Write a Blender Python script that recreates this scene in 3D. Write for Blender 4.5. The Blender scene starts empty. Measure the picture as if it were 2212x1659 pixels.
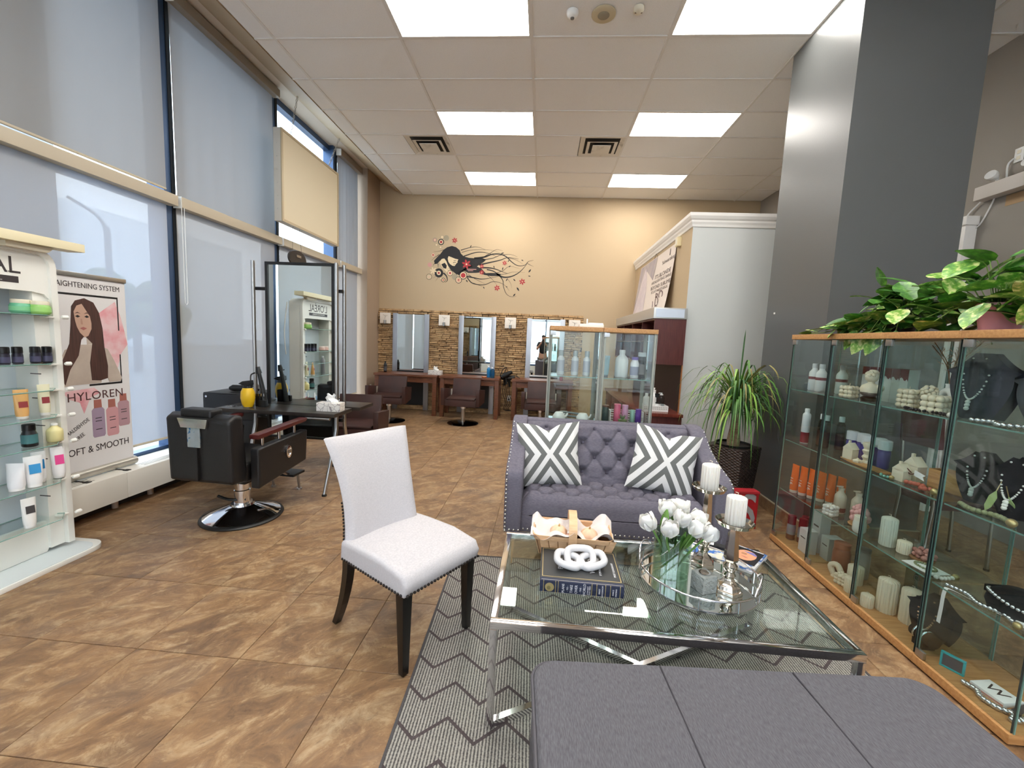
import bpy, bmesh, math, random
from mathutils import Vector, Matrix
# ---------------------------------------------------------------- camera, world, exposure
SC = bpy.context.scene
COL = SC.collection
cd = bpy.data.cameras.new('camera'); cam = bpy.data.objects.new('camera', cd); COL.objects.link(cam)
cd.sensor_width = 36.0; cd.lens = 898.0 / 2212.0 * 36.0; cd.clip_start = 0.02; cd.clip_end = 300
def cam_matrix(yaw, pitch, roll, loc):
    cy, sy, cp, sp, cr, sr = math.cos(yaw), math.sin(yaw), math.cos(pitch), math.sin(pitch), math.cos(roll), math.sin(roll)
    f = Vector((sy*cp, cy*cp, -sp)); r = Vector((cy, -sy, 0)); u = r.cross(f)
    r2 = cr*r + sr*u; u2 = -sr*r + cr*u
    m = Matrix.Identity(4)
    for i in range(3):
        m[i][0], m[i][1], m[i][2], m[i][3] = r2[i], u2[i], -f[i], loc[i]
    return m
cam.matrix_world = cam_matrix(-0.0689, 0.1055, 0.0429, (0, 0, 1.5))
SC.camera = cam
SC.view_settings.view_transform = 'Standard'; SC.view_settings.look = 'None'
SC.view_settings.gamma = 1.0; SC.view_settings.use_curve_mapping = False
SC.view_settings.exposure = 0.35
LIGHT_STRENGTH = 14.0        # ceiling panels
SKY_STRENGTH = 6.0
w = bpy.data.worlds.new('sky'); SC.world = w; w.use_nodes = True
nt = w.node_tree; bg = nt.nodes['Background']
bg.inputs[0].default_value = (0.76, 0.87, 1.0, 1.0); bg.inputs[1].default_value = SKY_STRENGTH      # even, hazy bright sky
cy = SC.cycles
cy.use_denoising = True; cy.use_adaptive_sampling = True; cy.adaptive_threshold = 0.1; cy.adaptive_min_samples = 16; cy.max_bounces = 8; cy.diffuse_bounces = 4; cy.glossy_bounces = 5; cy.transmission_bounces = 8
cy.transparent_max_bounces = 24; cy.caustics_reflective = False; cy.caustics_refractive = False; cy.sample_clamp_indirect = 6.0
R = math.radians
rnd = random.Random(7)
# ---------------------------------------------------------------- helpers
def lin(c):
    out = []
    for v in c[:3]:
        v = v / 255.0
        out.append(v / 12.92 if v <= 0.04045 else ((v + 0.055) / 1.055) ** 2.4)
    return (out[0], out[1], out[2], 1.0)
MATS = {}
def mat(name, col=(200, 200, 200), rough=0.5, metal=0.0, spec=0.5, col2=None, nscale=8.0, stretch=(1, 1, 1), bump=0.0, bscale=60.0, coat=0.0, mixlo=0.35, mixhi=0.65, coords='Object', emit=None, alpha=1.0, trans=0.0, detail=4.0, sheen=0.0, sub=0.0):
    if name in MATS: return MATS[name]
    m = bpy.data.materials.new(name); m.use_nodes = True; MATS[name] = m
    t = m.node_tree; b = t.nodes['Principled BSDF']
    b.inputs['Base Color'].default_value = lin(col); b.inputs['Roughness'].default_value = rough
    b.inputs['Metallic'].default_value = metal; b.inputs['Specular IOR Level'].default_value = spec
    b.inputs['Coat Weight'].default_value = coat; b.inputs['Alpha'].default_value = alpha
    b.inputs['Transmission Weight'].default_value = trans; b.inputs['Sheen Weight'].default_value = sheen
    if sub: b.inputs['Subsurface Weight'].default_value = sub; b.inputs['Subsurface Radius'].default_value = (.02, .015, .01)
    if emit: b.inputs['Emission Color'].default_value = lin(emit[0]); b.inputs['Emission Strength'].default_value = emit[1]
    if col2 or bump:
        tc = t.nodes.new('ShaderNodeTexCoord'); mp = t.nodes.new('ShaderNodeMapping'); mp.inputs['Scale'].default_value = stretch
        t.links.new(tc.outputs[coords], mp.inputs[0])
    if col2:
        n = t.nodes.new('ShaderNodeTexNoise'); n.inputs['Scale'].default_value = nscale; n.inputs['Detail'].default_value = detail
        rp = t.nodes.new('ShaderNodeValToRGB'); e = rp.color_ramp.elements
        e[0].position = mixlo; e[1].position = mixhi; e[0].color = lin(col); e[1].color = lin(col2)
        t.links.new(mp.outputs[0], n.inputs['Vector']); t.links.new(n.outputs['Fac'], rp.inputs[0]); t.links.new(rp.outputs[0], b.inputs['Base Color'])
    if bump:
        n2 = t.nodes.new('ShaderNodeTexNoise'); n2.inputs['Scale'].default_value = bscale; n2.inputs['Detail'].default_value = 3
        bp = t.nodes.new('ShaderNodeBump'); bp.inputs['Strength'].default_value = bump; bp.inputs['Distance'].default_value = 0.01
        t.links.new(mp.outputs[0], n2.inputs['Vector']); t.links.new(n2.outputs['Fac'], bp.inputs['Height']); t.links.new(bp.outputs[0], b.inputs['Normal'])
    return m
def node_mat(name):
    m = bpy.data.materials.new(name); m.use_nodes = True; MATS[name] = m
    return m, m.node_tree, m.node_tree.nodes['Principled BSDF']
def glass_mat(name, tint=(250, 252, 252), refl=0.05, rough=0.0):
    m = bpy.data.materials.new(name); m.use_nodes = True; MATS[name] = m
    t = m.node_tree; t.nodes.clear()
    o = t.nodes.new('ShaderNodeOutputMaterial'); mx = t.nodes.new('ShaderNodeMixShader')
    tr = t.nodes.new('ShaderNodeBsdfTransparent'); tr.inputs[0].default_value = lin(tint)
    gl = t.nodes.new('ShaderNodeBsdfGlossy'); gl.inputs['Roughness'].default_value = rough; gl.inputs[0].default_value = (1, 1, 1, 1)
    lw = t.nodes.new('ShaderNodeLayerWeight'); lw.inputs[0].default_value = 0.5
    pw = t.nodes.new('ShaderNodeMath'); pw.operation = 'POWER'; pw.inputs[1].default_value = 4.0
    mu = t.nodes.new('ShaderNodeMath'); mu.operation = 'MULTIPLY_ADD'; mu.inputs[1].default_value = 0.75; mu.inputs[2].default_value = refl*.5
    t.links.new(lw.outputs['Facing'], pw.inputs[0]); t.links.new(pw.outputs[0], mu.inputs[0]); t.links.new(mu.outputs[0], mx.inputs[0])
    t.links.new(tr.outputs[0], mx.inputs[1]); t.links.new(gl.outputs[0], mx.inputs[2]); t.links.new(mx.outputs[0], o.inputs[0])
    return m
class N:            # tiny node-graph helper
    def __init__(s, t): s.t = t
    def __call__(s, kind, **kw):
        n = s.t.nodes.new(kind)
        for k, v in kw.items(): setattr(n, k, v)
        return n
    def math(s, op, a, b=None, c=None):
        n = s.t.nodes.new('ShaderNodeMath'); n.operation = op
        for i, x in enumerate((a, b, c)):
            if x is None: continue
            if isinstance(x, (int, float)): n.inputs[i].default_value = x
            else: s.t.links.new(x, n.inputs[i])
        return n.outputs[0]
    def link(s, a, b): s.t.links.new(a, b)
    def mix(s, f, a, b):
        n = s.t.nodes.new('ShaderNodeMix'); n.data_type = 'RGBA'
        for sock, x in ((n.inputs[0], f), (n.inputs[6], a), (n.inputs[7], b)):
            if isinstance(x, (int, float)): sock.default_value = x
            elif isinstance(x, tuple): sock.default_value = x
            else: s.t.links.new(x, sock)
        return n.outputs[2]
    def noise(s, vec, scale, detail=4, rough=0.5, dist=0.0):
        n = s.t.nodes.new('ShaderNodeTexNoise'); n.inputs['Scale'].default_value = scale; n.inputs['Detail'].default_value = detail
        n.inputs['Roughness'].default_value = rough; n.inputs['Distortion'].default_value = dist
        if vec is not None: s.t.links.new(vec, n.inputs['Vector'])
        return n.outputs['Fac']
    def ramp(s, f, stops, interp='LINEAR'):
        n = s.t.nodes.new('ShaderNodeValToRGB'); cr = n.color_ramp; cr.interpolation = interp
        while len(cr.elements) < len(stops): cr.elements.new(0.5)
        for e, (p, c) in zip(cr.elements, stops): e.position = p; e.color = lin(c)
        s.t.links.new(f, n.inputs[0]); return n.outputs[0]

def set_props(o, label=None, cat=None, group=None, kind=None):
    if label: o['label'] = label
    if cat: o['category'] = cat
    if group: o['group'] = group
    if kind: o['kind'] = kind
    return o
WORLDC = set()
def thing(name, label, cat, loc=(0, 0, 0), rz=0.0, group=None, world=False):
    o = bpy.data.objects.new(name, None); COL.objects.link(o); o.empty_display_size = 0.1
    o.location = loc; o.rotation_euler = (0, 0, R(rz)); set_props(o, label, cat, group)
    if world: WORLDC.add(o.name)
    return o
def root_of(o):
    while o.parent is not None: o = o.parent
    return o
class MB:
    def __init__(s): s.v = []; s.f = []; s.mi = []
    def add(s, vs, fs, mi=0):
        b = len(s.v); s.v += [tuple(p) for p in vs]; s.f += [tuple(b + i for i in f) for f in fs]; s.mi += [mi] * len(fs); return s
    def box(s, x0, y0, z0, x1, y1, z1, mi=0):
        if x1 < x0: x0, x1 = x1, x0
        if y1 < y0: y0, y1 = y1, y0
        if z1 < z0: z0, z1 = z1, z0
        return s.add([(x0,y0,z0),(x1,y0,z0),(x1,y1,z0),(x0,y1,z0),(x0,y0,z1),(x1,y0,z1),(x1,y1,z1),(x0,y1,z1)],
                     [(0,3,2,1),(4,5,6,7),(0,1,5,4),(1,2,6,5),(2,3,7,6),(3,0,4,7)], mi)
    def cbox(s, c, d, mi=0): return s.box(c[0]-d[0]/2, c[1]-d[1]/2, c[2]-d[2]/2, c[0]+d[0]/2, c[1]+d[1]/2, c[2]+d[2]/2, mi)
    def lathe(s, prof, c=(0, 0, 0), n=20, sx=1.0, sy=1.0, flute=0.0, nf=0, mi=0, cap=True):
        vs = []; fs = []
        for (r, z) in prof:
            for k in range(n):
                a = 2*math.pi*k/n; rr = r * (1 + (flute*math.cos(nf*a) if nf else 0))
                vs.append((c[0]+rr*sx*math.cos(a), c[1]+rr*sy*math.sin(a), c[2]+z))
        m = len(prof)
        for i in range(m-1):
            for k in range(n):
                k2 = (k+1) % n; fs.append((i*n+k, i*n+k2, (i+1)*n+k2, (i+1)*n+k))
        if cap:
            if prof[0][0] > 1e-6: fs.append(tuple(range(n-1, -1, -1)))
            if prof[-1][0] > 1e-6: fs.append(tuple((m-1)*n+k for k in range(n)))
        return s.add(vs, fs, mi)
    def cyl(s, c, r, z0, z1, n=16, mi=0): return s.lathe([(r, z0), (r, z1)], c, n, mi=mi)
    def tube(s, pts, r, n=8, closed=False, mi=0, sq=1.0):
        P = [Vector(p) for p in pts]; m = len(P); vs = []; fs = []; prev = None
        rad = r if isinstance(r, (list, tuple)) else [r]*m
        for i in range(m):
            if closed: t = P[(i+1) % m] - P[i-1]
            else: t = P[min(i+1, m-1)] - P[max(i-1, 0)]
            t.normalize()
            if prev is None:
                a = Vector((0, 0, 1)) if abs(t.z) < 0.9 else Vector((1, 0, 0)); u = t.cross(a).normalized()
            else: u = (prev - t*prev.dot(t)).normalized()
            prev = u; v = t.cross(u)
            for k in range(n):
                a = 2*math.pi*k/n; vs.append(P[i] + (u*math.cos(a) + v*math.sin(a)*sq)*rad[i])
        seg = m if closed else m-1
        for i in range(seg):
            i2 = (i+1) % m
            for k in range(n):
                k2 = (k+1) % n; fs.append((i*n+k, i*n+k2, i2*n+k2, i2*n+k))
        if not closed: fs.append(tuple(range(n-1, -1, -1))); fs.append(tuple((m-1)*n+k for k in range(n)))
        return s.add(vs, fs, mi)
    def prism(s, poly, axis, d0, d1, mi=0):
        def P(a, b, d): return {'x': (d, a, b), 'y': (a, d, b), 'z': (a, b, d)}[axis]
        n = len(poly); vs = [P(a, b, d0) for a, b in poly] + [P(a, b, d1) for a, b in poly]
        fs = [tuple(range(n-1, -1, -1)), tuple(range(n, 2*n))] + [(i, (i+1) % n, n+(i+1) % n, n+i) for i in range(n)]
        return s.add(vs, fs, mi)
    def loft(s, polyA, polyB, mi=0):
        n = len(polyA); fs = [tuple(range(n-1, -1, -1)), tuple(range(n, 2*n))] + [(i, (i+1) % n, n+(i+1) % n, n+i) for i in range(n)]
        return s.add(list(polyA)+list(polyB), fs, mi)
    def grid(s, fn, nu, nv, mi=0, wrap=False):
        vs = [fn(i/nu, j/nv) for j in range(nv+1) for i in range(nu+1)]
        fs = [(j*(nu+1)+i, j*(nu+1)+i+1, (j+1)*(nu+1)+i+1, (j+1)*(nu+1)+i) for j in range(nv) for i in range(nu)]
        return s.add(vs, fs, mi)
    def ball(s, c, r, n=10, m=7, sx=1, sy=1, sz=1, mi=0):
        prof = [(max(1e-5, r*math.sin(math.pi*i/m)), -r*sz*math.cos(math.pi*i/m)) for i in range(m+1)]
        return s.lathe(prof, c, n, sx, sy, mi=mi, cap=False)
    def xf(s, loc=(0, 0, 0), rx=0, ry=0, rz=0, sc=1.0):
        M = Matrix.Translation(loc) @ Matrix.Rotation(R(rz), 4, 'Z') @ Matrix.Rotation(R(ry), 4, 'Y') @ Matrix.Rotation(R(rx), 4, 'X') @ Matrix.Scale(sc, 4)
        s.v = [tuple(M @ Vector(p)) for p in s.v]; return s
    def join(s, o):
        b = len(s.v); s.v += o.v; s.f += [tuple(b+i for i in f) for f in o.f]; s.mi += o.mi; return s
    def mesh(s, name, mats, bevel=0, seg=2, smooth=False, off=None, norm=True):
        vs = s.v if off is None else [(p[0]-off[0], p[1]-off[1], p[2]-off[2]) for p in s.v]
        me = bpy.data.meshes.new(name); me.from_pydata(vs, [], s.f)
        if not isinstance(mats, (list, tuple)): mats = [mats]
        for m in mats: me.materials.append(m)
        me.polygons.foreach_set('material_index', s.mi)
        bm = bmesh.new(); bm.from_mesh(me)
        if norm: bmesh.ops.recalc_face_normals(bm, faces=bm.faces)
        if bevel:
            bmesh.ops.bevel(bm, geom=[e for e in bm.edges if len(e.link_faces) == 2 and e.calc_face_angle(0) > 0.5], offset=bevel, segments=seg, affect='EDGES', profile=0.7, clamp_overlap=True)
        if smooth:
            for f in bm.faces: f.smooth = True
            for e in bm.edges:
                if len(e.link_faces) == 2 and e.calc_face_angle(0) > R(45 if smooth is True else smooth): e.smooth = False
        bm.to_mesh(me); bm.free(); me.update()
        return me
    def build(s, name, mats, parent=None, bevel=0, seg=2, smooth=False, **kw):
        off = None
        if parent is not None:
            r = root_of(parent)
            if r.name in WORLDC: off = r.location
        me = s.mesh(name, mats, bevel, seg, smooth or bool(bevel and seg > 1), off, **kw)
        o = bpy.data.objects.new(name, me); COL.objects.link(o)
        if parent is not None: o.parent = parent
        return o
def obj_of(name, me, parent=None, loc=(0, 0, 0), rot=(0, 0, 0), scale=None):
    o = bpy.data.objects.new(name, me); COL.objects.link(o); o.parent = parent; o.location = loc; o.rotation_euler = rot
    if scale: o.scale = scale
    return o
def copy_tree(o, parent=None):
    c = o.copy(); COL.objects.link(c); c.parent = parent
    for ch in list(o.children): copy_tree(ch, c)
    return c
def dup(o, loc, rz=None, label=None, group=None):
    c = copy_tree(o); c.location = loc
    if rz is not None: c.rotation_euler = (0, 0, R(rz))
    if label: c['label'] = label
    if group: c['group'] = group
    return c
def single(mb, name, mats, label, cat, group=None, bevel=0, seg=2, smooth=False, loc=None, rz=0):
    o = mb.build(name, mats, None, bevel, seg, smooth); set_props(o, label, cat, group)
    if loc: o.location = loc; o.rotation_euler = (0, 0, R(rz))
    return o
def text(name, body, size, m, parent, loc, rot, extrude=0.0004, align='CENTER', spacing=1.0, sx=1.0, shear=0.0, bold=0.0):
    c = bpy.data.curves.new(name, 'FONT'); c.body = body; c.size = size; c.align_x = align; c.align_y = 'CENTER'; c.extrude = extrude
    c.space_character = spacing; c.shear = shear; c.offset = bold; c.resolution_u = 3
    tmp = bpy.data.objects.new(name, c); me = bpy.data.meshes.new_from_object(tmp); bpy.data.objects.remove(tmp)
    me.name = name; me.materials.clear(); me.materials.append(m)
    o = bpy.data.objects.new(name, me); COL.objects.link(o); o.parent = parent
    L = Vector(loc)
    if parent is not None and root_of(parent).name in WORLDC: L = L - root_of(parent).location
    o.location = L; o.rotation_euler = [R(a) for a in rot]; o.scale = (sx, 1, 1)
    return o
def struct(mb, name, mats, parent=None, **kw):
    o = mb.build(name, mats, parent, **kw)
    if parent is None: o['kind'] = 'structure'
    return o
def arc(c, r, a0, a1, n, plane='xz', sy=1.0):
    out = []
    for i in range(n+1):
        a = R(a0 + (a1-a0)*i/n); p, q = r*math.cos(a), r*sy*math.sin(a)
        out.append({'xz': (c[0]+p, c[1], c[2]+q), 'yz': (c[0], c[1]+p, c[2]+q), 'xy': (c[0]+p, c[1]+q, c[2])}[plane])
    return out
def smoothpath(pts, n=6):
    P = [Vector(p) for p in pts]; out = []
    for i in range(len(P)-1):
        p0, p1, p2, p3 = P[max(i-1, 0)], P[i], P[i+1], P[min(i+2, len(P)-1)]
        for k in range(n):
            t = k/n; out.append(0.5*((2*p1)+(p2-p0)*t+(2*p0-5*p1+4*p2-p3)*t*t+(3*p1-p0-3*p2+p3)*t**3))
    out.append(P[-1]); return out
ORD = ['first', 'second', 'third', 'fourth', 'fifth', 'sixth', 'seventh', 'eighth']
# ---------------------------------------------------------------- common materials
CHROME = mat('chrome', (225, 225, 228), 0.08, 1.0)
STEEL = mat('brushed_steel', (185, 183, 180), 0.28, 1.0)
SILVER = mat('silver_frame', (176, 178, 184), 0.35, 0.85)
BLACK = mat('black_plastic', (14, 14, 15), 0.45)
BLACKM = mat('black_metal', (22, 22, 24), 0.4, 0.3)
LEATHER = mat('black_leather', (20, 20, 22), 0.42, bump=0.15, bscale=220)
BROWNL = mat('brown_leather', (50, 27, 23), 0.5, bump=0.1, bscale=200, col2=(64, 35, 29), nscale=5)
WHITE = mat('white_plastic', (238, 238, 235), 0.4)
CREAM = mat('cream_plastic', (230, 222, 200), 0.45)
PAPER = mat('white_paper', (240, 240, 238), 0.7)
MIRROR = mat('mirror_glass', (225, 232, 230), 0.0, 1.0)
GLASS = glass_mat('clear_glass')
GLASSG = glass_mat('green_glass', (247, 251, 250), 0.045)
GLASSD = mat('glass_edge_dark', (44, 54, 54), .2)
GLASSE = mat('glass_edge', (120, 160, 150), 0.15, alpha=1.0)
OAK = mat('oak_veneer', (180, 130, 80), 0.45, col2=(200, 152, 98), nscale=6, stretch=(12, 1.2, 12))
WALNUT = mat('walnut_wood', (88, 50, 32), 0.4, col2=(122, 74, 48), nscale=5, stretch=(1.5, 8, 14))
MAHOG = mat('mahogany_veneer', (78, 36, 34), 0.35, col2=(96, 48, 44), nscale=5, stretch=(14, 14, 1.2))
WAX = mat('cream_wax', (226, 216, 192), 0.55, sub=0.15)
WAXW = mat('white_wax', (222, 219, 211), 0.5, sub=0.15)
GOLD = mat('gold_line', (190, 170, 120), 0.35, 0.7)
SKIN = mat('skin', (196, 150, 126), 0.55)
# ================================================================ STRUCTURE
XW, XP, XR, YB, YF, ZC = -3.60, -3.34, 3.90, 8.32, -2.8, 4.241
# ---- slate floor
m, t, b = node_mat('slate_tile'); n = N(t)
geo = n('ShaderNodeNewGeometry'); oi = n('ShaderNodeObjectInfo')
vm = n('ShaderNodeVectorMath', operation='MULTIPLY_ADD'); vm.inputs[1].default_value = (1, 1, 1)
cmb = n('ShaderNodeCombineXYZ'); n.link(n.math('MULTIPLY', oi.outputs['Random'], 37.0), cmb.inputs[0]); n.link(n.math('MULTIPLY', oi.outputs['Random'], 91.0), cmb.inputs[1])
n.link(geo.outputs['Position'], vm.inputs[0]); n.link(cmb.outputs[0], vm.inputs[2])
mp = n('ShaderNodeMapping'); mp.vector_type = 'TEXTURE'; mp.inputs['Rotation'].default_value = (0, 0, R(38)); mp.inputs['Scale'].default_value = (1.35, .85, 1.0); n.link(vm.outputs[0], mp.inputs[0])
n1 = n.noise(mp.outputs[0], 2.8, 8, 0.62, 0.3); n2 = n.noise(mp.outputs[0], 7.0, 14, 0.74, 0.8); n3 = n.noise(mp.outputs[0], 24, 12, 0.74, .3); n4 = n.noise(geo.outputs['Position'], .55, 3, .5)
cc = n.ramp(n1, [(0.30, (92, 76, 64)), (0.42, (122, 96, 72)), (0.52, (150, 116, 82)), (0.60, (136, 112, 90)), (.70, (104, 88, 76))])
c2 = n.ramp(n2, [(0.30, (74, 58, 48)), (0.43, (118, 90, 66)), (0.50, (146, 114, 82)), (0.58, (178, 148, 110)), (0.68, (198, 174, 140))])
cc = n.mix(.52, cc, c2)
crust = n.ramp(n.math('ADD', n.math('MULTIPLY', n3, .62), n.math('MULTIPLY', n2, .38)), [(.53, (0, 0, 0)), (.575, (170, 170, 170)), (.66, (235, 235, 235))])
cc = n.mix(n.math('MULTIPLY', crust, .6), cc, lin((200, 176, 140)))
dark = n.ramp(n3, [(.36, (230, 230, 230)), (.43, (0, 0, 0))])
cc = n.mix(n.math('MULTIPLY', dark, .55), cc, lin((84, 64, 50)))
cc = n.mix(n.ramp(n4, [(.4, (0, 0, 0)), (.62, (70, 70, 70))]), cc, lin((150, 108, 64)))
n.link(cc, b.inputs['Base Color']); b.inputs['Roughness'].default_value = 0.42
bp = n('ShaderNodeBump'); bp.inputs['Strength'].default_value = 0.45; bp.inputs['Distance'].default_value = 0.006
n.link(n.math('ADD', n2, n.math('MULTIPLY', n3, .5)), bp.inputs['Height']); n.link(bp.outputs[0], b.inputs['Normal'])
SLATE = m
GROUT = mat('grout', (172, 144, 110), 0.8)
fl = MB().box(XW-.15, YF-.1, -.12, XR+.1, YB+.1, -.006); floor = struct(fl, 'floor', GROUT)
tm = MB().box(-.2485, -.2485, -.012, .2485, .2485, 0).mesh('tile', SLATE, bevel=.0015, seg=1)
for j in range(17):
    for i in range(16):
        x0, y0 = -3.81 + .5*i, .165 + .5*j
        if x0 + .5 < -3.5 or x0 > XR: continue
        cx, cyy = x0+.25, y0+.25; sx = sy = 1.0
        if y0 + .5 > YB: sy = (YB-y0)/.5; cyy = (y0+YB)/2
        if x0 + .5 > XR: sx = (XR-x0)/.5; cx = (x0+XR)/2
        obj_of('tile', tm, floor, (cx, cyy, 0), scale=(sx, sy, 1))
struct(MB().box(XW, YF, -.012, XR, .163, 0), 'floor_behind', SLATE)['kind'] = 'structure'
# ---- ceiling grid
CT = mat('ceiling_tile', (246, 245, 243), 0.85, col2=(220, 217, 212), nscale=160, mixlo=.58, mixhi=.78, bump=.25, bscale=240)
TEE = mat('ceiling_tee', (232, 229, 224), 0.6)
ceiling = struct(MB().box(-2.89, YF-.1, 4.30, XR+.1, YB+.1, 4.40), 'ceiling', CT)
ctm = MB().box(-.6025, -.2975, 0, .6025, .2975, .014).mesh('ceiling_tile', CT, bevel=.002, seg=1)
CX0, CY0, CW, CD = -2.6755, 4.0887, 1.2192, .6096
LIGHTS = {(1, j) for j in (-10, -7, -4, -1, 2, 5)} | {(3, j) for j in (-10, -7, -4, -1, 2, 5)}
VENTS = {(0, 3), (2, 3)}
rows = range(-11, 7)
for j in rows:
    ya, yb = CY0+CD*j, min(CY0+CD*(j+1), YB)
    for i in range(-1, 6):
        xa, xb = max(CX0+CW*i, -2.88), min(CX0+CW*(i+1), XR)
        if (i, j) in LIGHTS: continue
        if (i, j) in VENTS: xb = xa + CW/2
        obj_of('ceiling_tile', ctm, ceiling, ((xa+xb)/2, (ya+yb)/2, ZC+.006), scale=((xb-xa)/CW, (yb-ya)/CD, 1))
for i in range(0, 6):
    MB().box(CX0+CW*i-.012, YF, ZC-.002, CX0+CW*i+.012, YB, ZC+.008).build('grid_tee', TEE, ceiling)
tj = MB().box(-2.88, -.012, ZC-.001, XR, .012, ZC+.008).mesh('grid_tee', TEE)
for j in range(-11, 7): obj_of('grid_tee', tj, ceiling, (0, CY0+CD*j, 0))
# ---- ceiling light panels
LM = mat('light_diffuser', (255, 252, 246), 0.5, emit=((255, 250, 242), LIGHT_STRENGTH))
LF = mat('light_frame', (232, 230, 225), 0.5)
dm = MB().box(-.585, -.28, .004, .585, .28, .012).mesh('diffuser', LM)
fm = MB()
for (a, c, d, e) in ((-.6, -.298, .6, -.28), (-.6, .28, .6, .298), (-.6, -.28, -.585, .28), (.585, -.28, .6, .28)): fm.box(a, c, -.001, d, e, .02)
fm = fm.mesh('frame', LF)
nm = {1: 'over the styling stations', 3: 'beside the grey column', 5: 'behind the grey column'}
rw = {5: 'closest to the beige wall', 2: 'in the middle row', -1: 'cut by the top of the picture', -4: 'above the coffee table', -7: 'above the camera', -10: 'behind the camera'}
for (i, j) in sorted(LIGHTS):
    xa, xb = CX0+CW*i, min(CX0+CW*(i+1), XR)
    if i == 5: continue
    L = thing('ceiling_light', f'white glowing ceiling panel {nm[i]}, {rw[j]}', 'ceiling light', ((xa+xb)/2, CY0+CD*(j+.5), ZC), group='ceiling light panels')
    obj_of('frame', fm, L); obj_of('diffuser', dm, L)
# ---- ceiling air vents
VM = mat('vent_enamel', (226, 220, 208), 0.5, col2=(150, 140, 128), nscale=5, mixlo=.58, mixhi=.8)
VD = mat('vent_dark', (40, 38, 36), 0.8)
for k, (i, j) in enumerate(sorted(VENTS)):
    cx, cyv = CX0+CW*i+CW*.75, CY0+CD*(j+.5)
    V = thing('air_vent', ('square ceiling air vent on the window side of the light panels', 'square ceiling air vent between the two columns of light panels')[k], 'air vent', (cx, cyv, ZC), group='ceiling air vents')
    b_ = MB().box(-.30, -.295, .012, .30, .295, .02); b_.build('duct_opening', VD, V)
    f_ = MB()
    for (o, i2, z0, z1) in ((.30, .235, 0, .012), (.205, .165, -.02, -.012)):
        A = [(-o, -o, z0), (o, -o, z0), (o, o, z0), (-o, o, z0)]; B = [(-i2, -i2, z1), (i2, -i2, z1), (i2, i2, z1), (-i2, i2, z1)]
        mb = MB(); mb.add(A+B, [(0, 1, 5, 4), (1, 2, 6, 5), (2, 3, 7, 6), (3, 0, 4, 7)])
        mb.build('louver_ring', VM, V, norm=False)
    MB().box(-.125, -.125, -.034, .125, .125, -.026).build('centre_plate', VM, V)
# ---- detectors on the ceiling
D = thing('motion_sensor', 'small white round motion sensor on the ceiling tile, next to the left light panel', 'sensor', (.111, 3.792, ZC))
MB().lathe([(.05, 0), (.05, -.015), (.042, -.035), (.022, -.05)], n=24).build('body', WHITE, D, smooth=True)
MB().lathe([(.018, -.048), (.016, -.056), (.004, -.06)], n=16).build('lens', mat('grey_lens', (120, 118, 116), .3), D, smooth=True)
D = thing('ceiling_speaker', 'round yellowed ceiling speaker between two small detectors', 'speaker', (.371, 3.82, ZC))
MB().lathe([(.10, 0), (.10, -.006), (.09, -.012), (.05, -.014)], n=32).build('rim', mat('yellowed', (206, 192, 160), .6), D, smooth=True)
MB().lathe([(.05, -.013), (.046, -.017), (.004, -.018)], n=24).build('grille', mat('speaker_grille', (168, 158, 136), .7, bump=.4, bscale=300), D, smooth=True)
D = thing('smoke_detector', 'small cream smoke detector on the ceiling beside the round speaker', 'detector', (.647, 3.761, ZC))
MB().lathe([(.045, 0), (.043, -.02), (.034, -.034), (.012, -.042)], n=20).build('body', CREAM, D, smooth=True)
MB().box(-.03, -.004, -.04, .03, .004, -.036).build('vent_slot', mat('slot_brown', (120, 105, 90), .6), D)
# ---- back wall with stone cladding
PAINT = mat('beige_paint', (190, 167, 134), 0.6, bump=.04, bscale=300)
PIERP = mat('taupe_paint', (168, 148, 128), 0.6, bump=.04, bscale=300)
wb = struct(MB().box(XW-.1, YB, 0, XR+.1, YB+.12, 4.62), 'wall_back', PAINT)
m, t, b = node_mat('ledge_stone'); n = N(t); geo = n('ShaderNodeNewGeometry'); mp = n('ShaderNodeMapping'); mp.inputs['Scale'].default_value = (5, 5, 22); n.link(geo.outputs['Position'], mp.inputs[0])
na = n.noise(mp.outputs[0], 1.0, 2, .5); nb = n.noise(geo.outputs['Position'], 34, 6, .65, .8)
n.link(n.mix(.4, n.ramp(na, [(.30, (92, 70, 50)), (.40, (160, 126, 88)), (.52, (196, 160, 114)), (.60, (206, 174, 130)), (.72, (128, 98, 70))]), n.ramp(nb, [(.32, (100, 80, 62)), (.5, (190, 156, 114)), (.7, (226, 196, 152))])), b.inputs['Base Color'])
b.inputs['Roughness'].default_value = .85; bp = n('ShaderNodeBump'); bp.inputs['Strength'].default_value = .5; bp.inputs['Distance'].default_value = .01; n.link(nb, bp.inputs['Height']); n.link(bp.outputs[0], b.inputs['Normal'])
STONE = m
rs = random.Random(3); stones = []
z = 0.0
while z < 1.99:
    h = rs.choice((.032, .04, .048, .036)); x = XP + rs.uniform(-.1, 0)
    while x < .77:
        wd = rs.uniform(.10, .30); x1 = min(x+wd, .775); a = max(x, XP)
        if x1 - a > .03: stones.append((a, x1, z, min(z+h, 2.03 + rs.uniform(-.008, .008)) if z+h > 1.99 else z+h, rs.choice((rs.uniform(.012, .03), rs.uniform(.03, .06)))))
        x += wd
    z += h
def hidden(s):
    zc, xc = (s[2]+s[3])/2, (s[0]+s[1])/2
    return any(abs(xc-c) < .36 and zc < 1.9 for c in (-2.64, -1.30, .05)) or zc < .6
stones.sort(key=lambda s: (hidden(s), -(s[1]-s[0])*(s[3]-s[2])))
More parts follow.
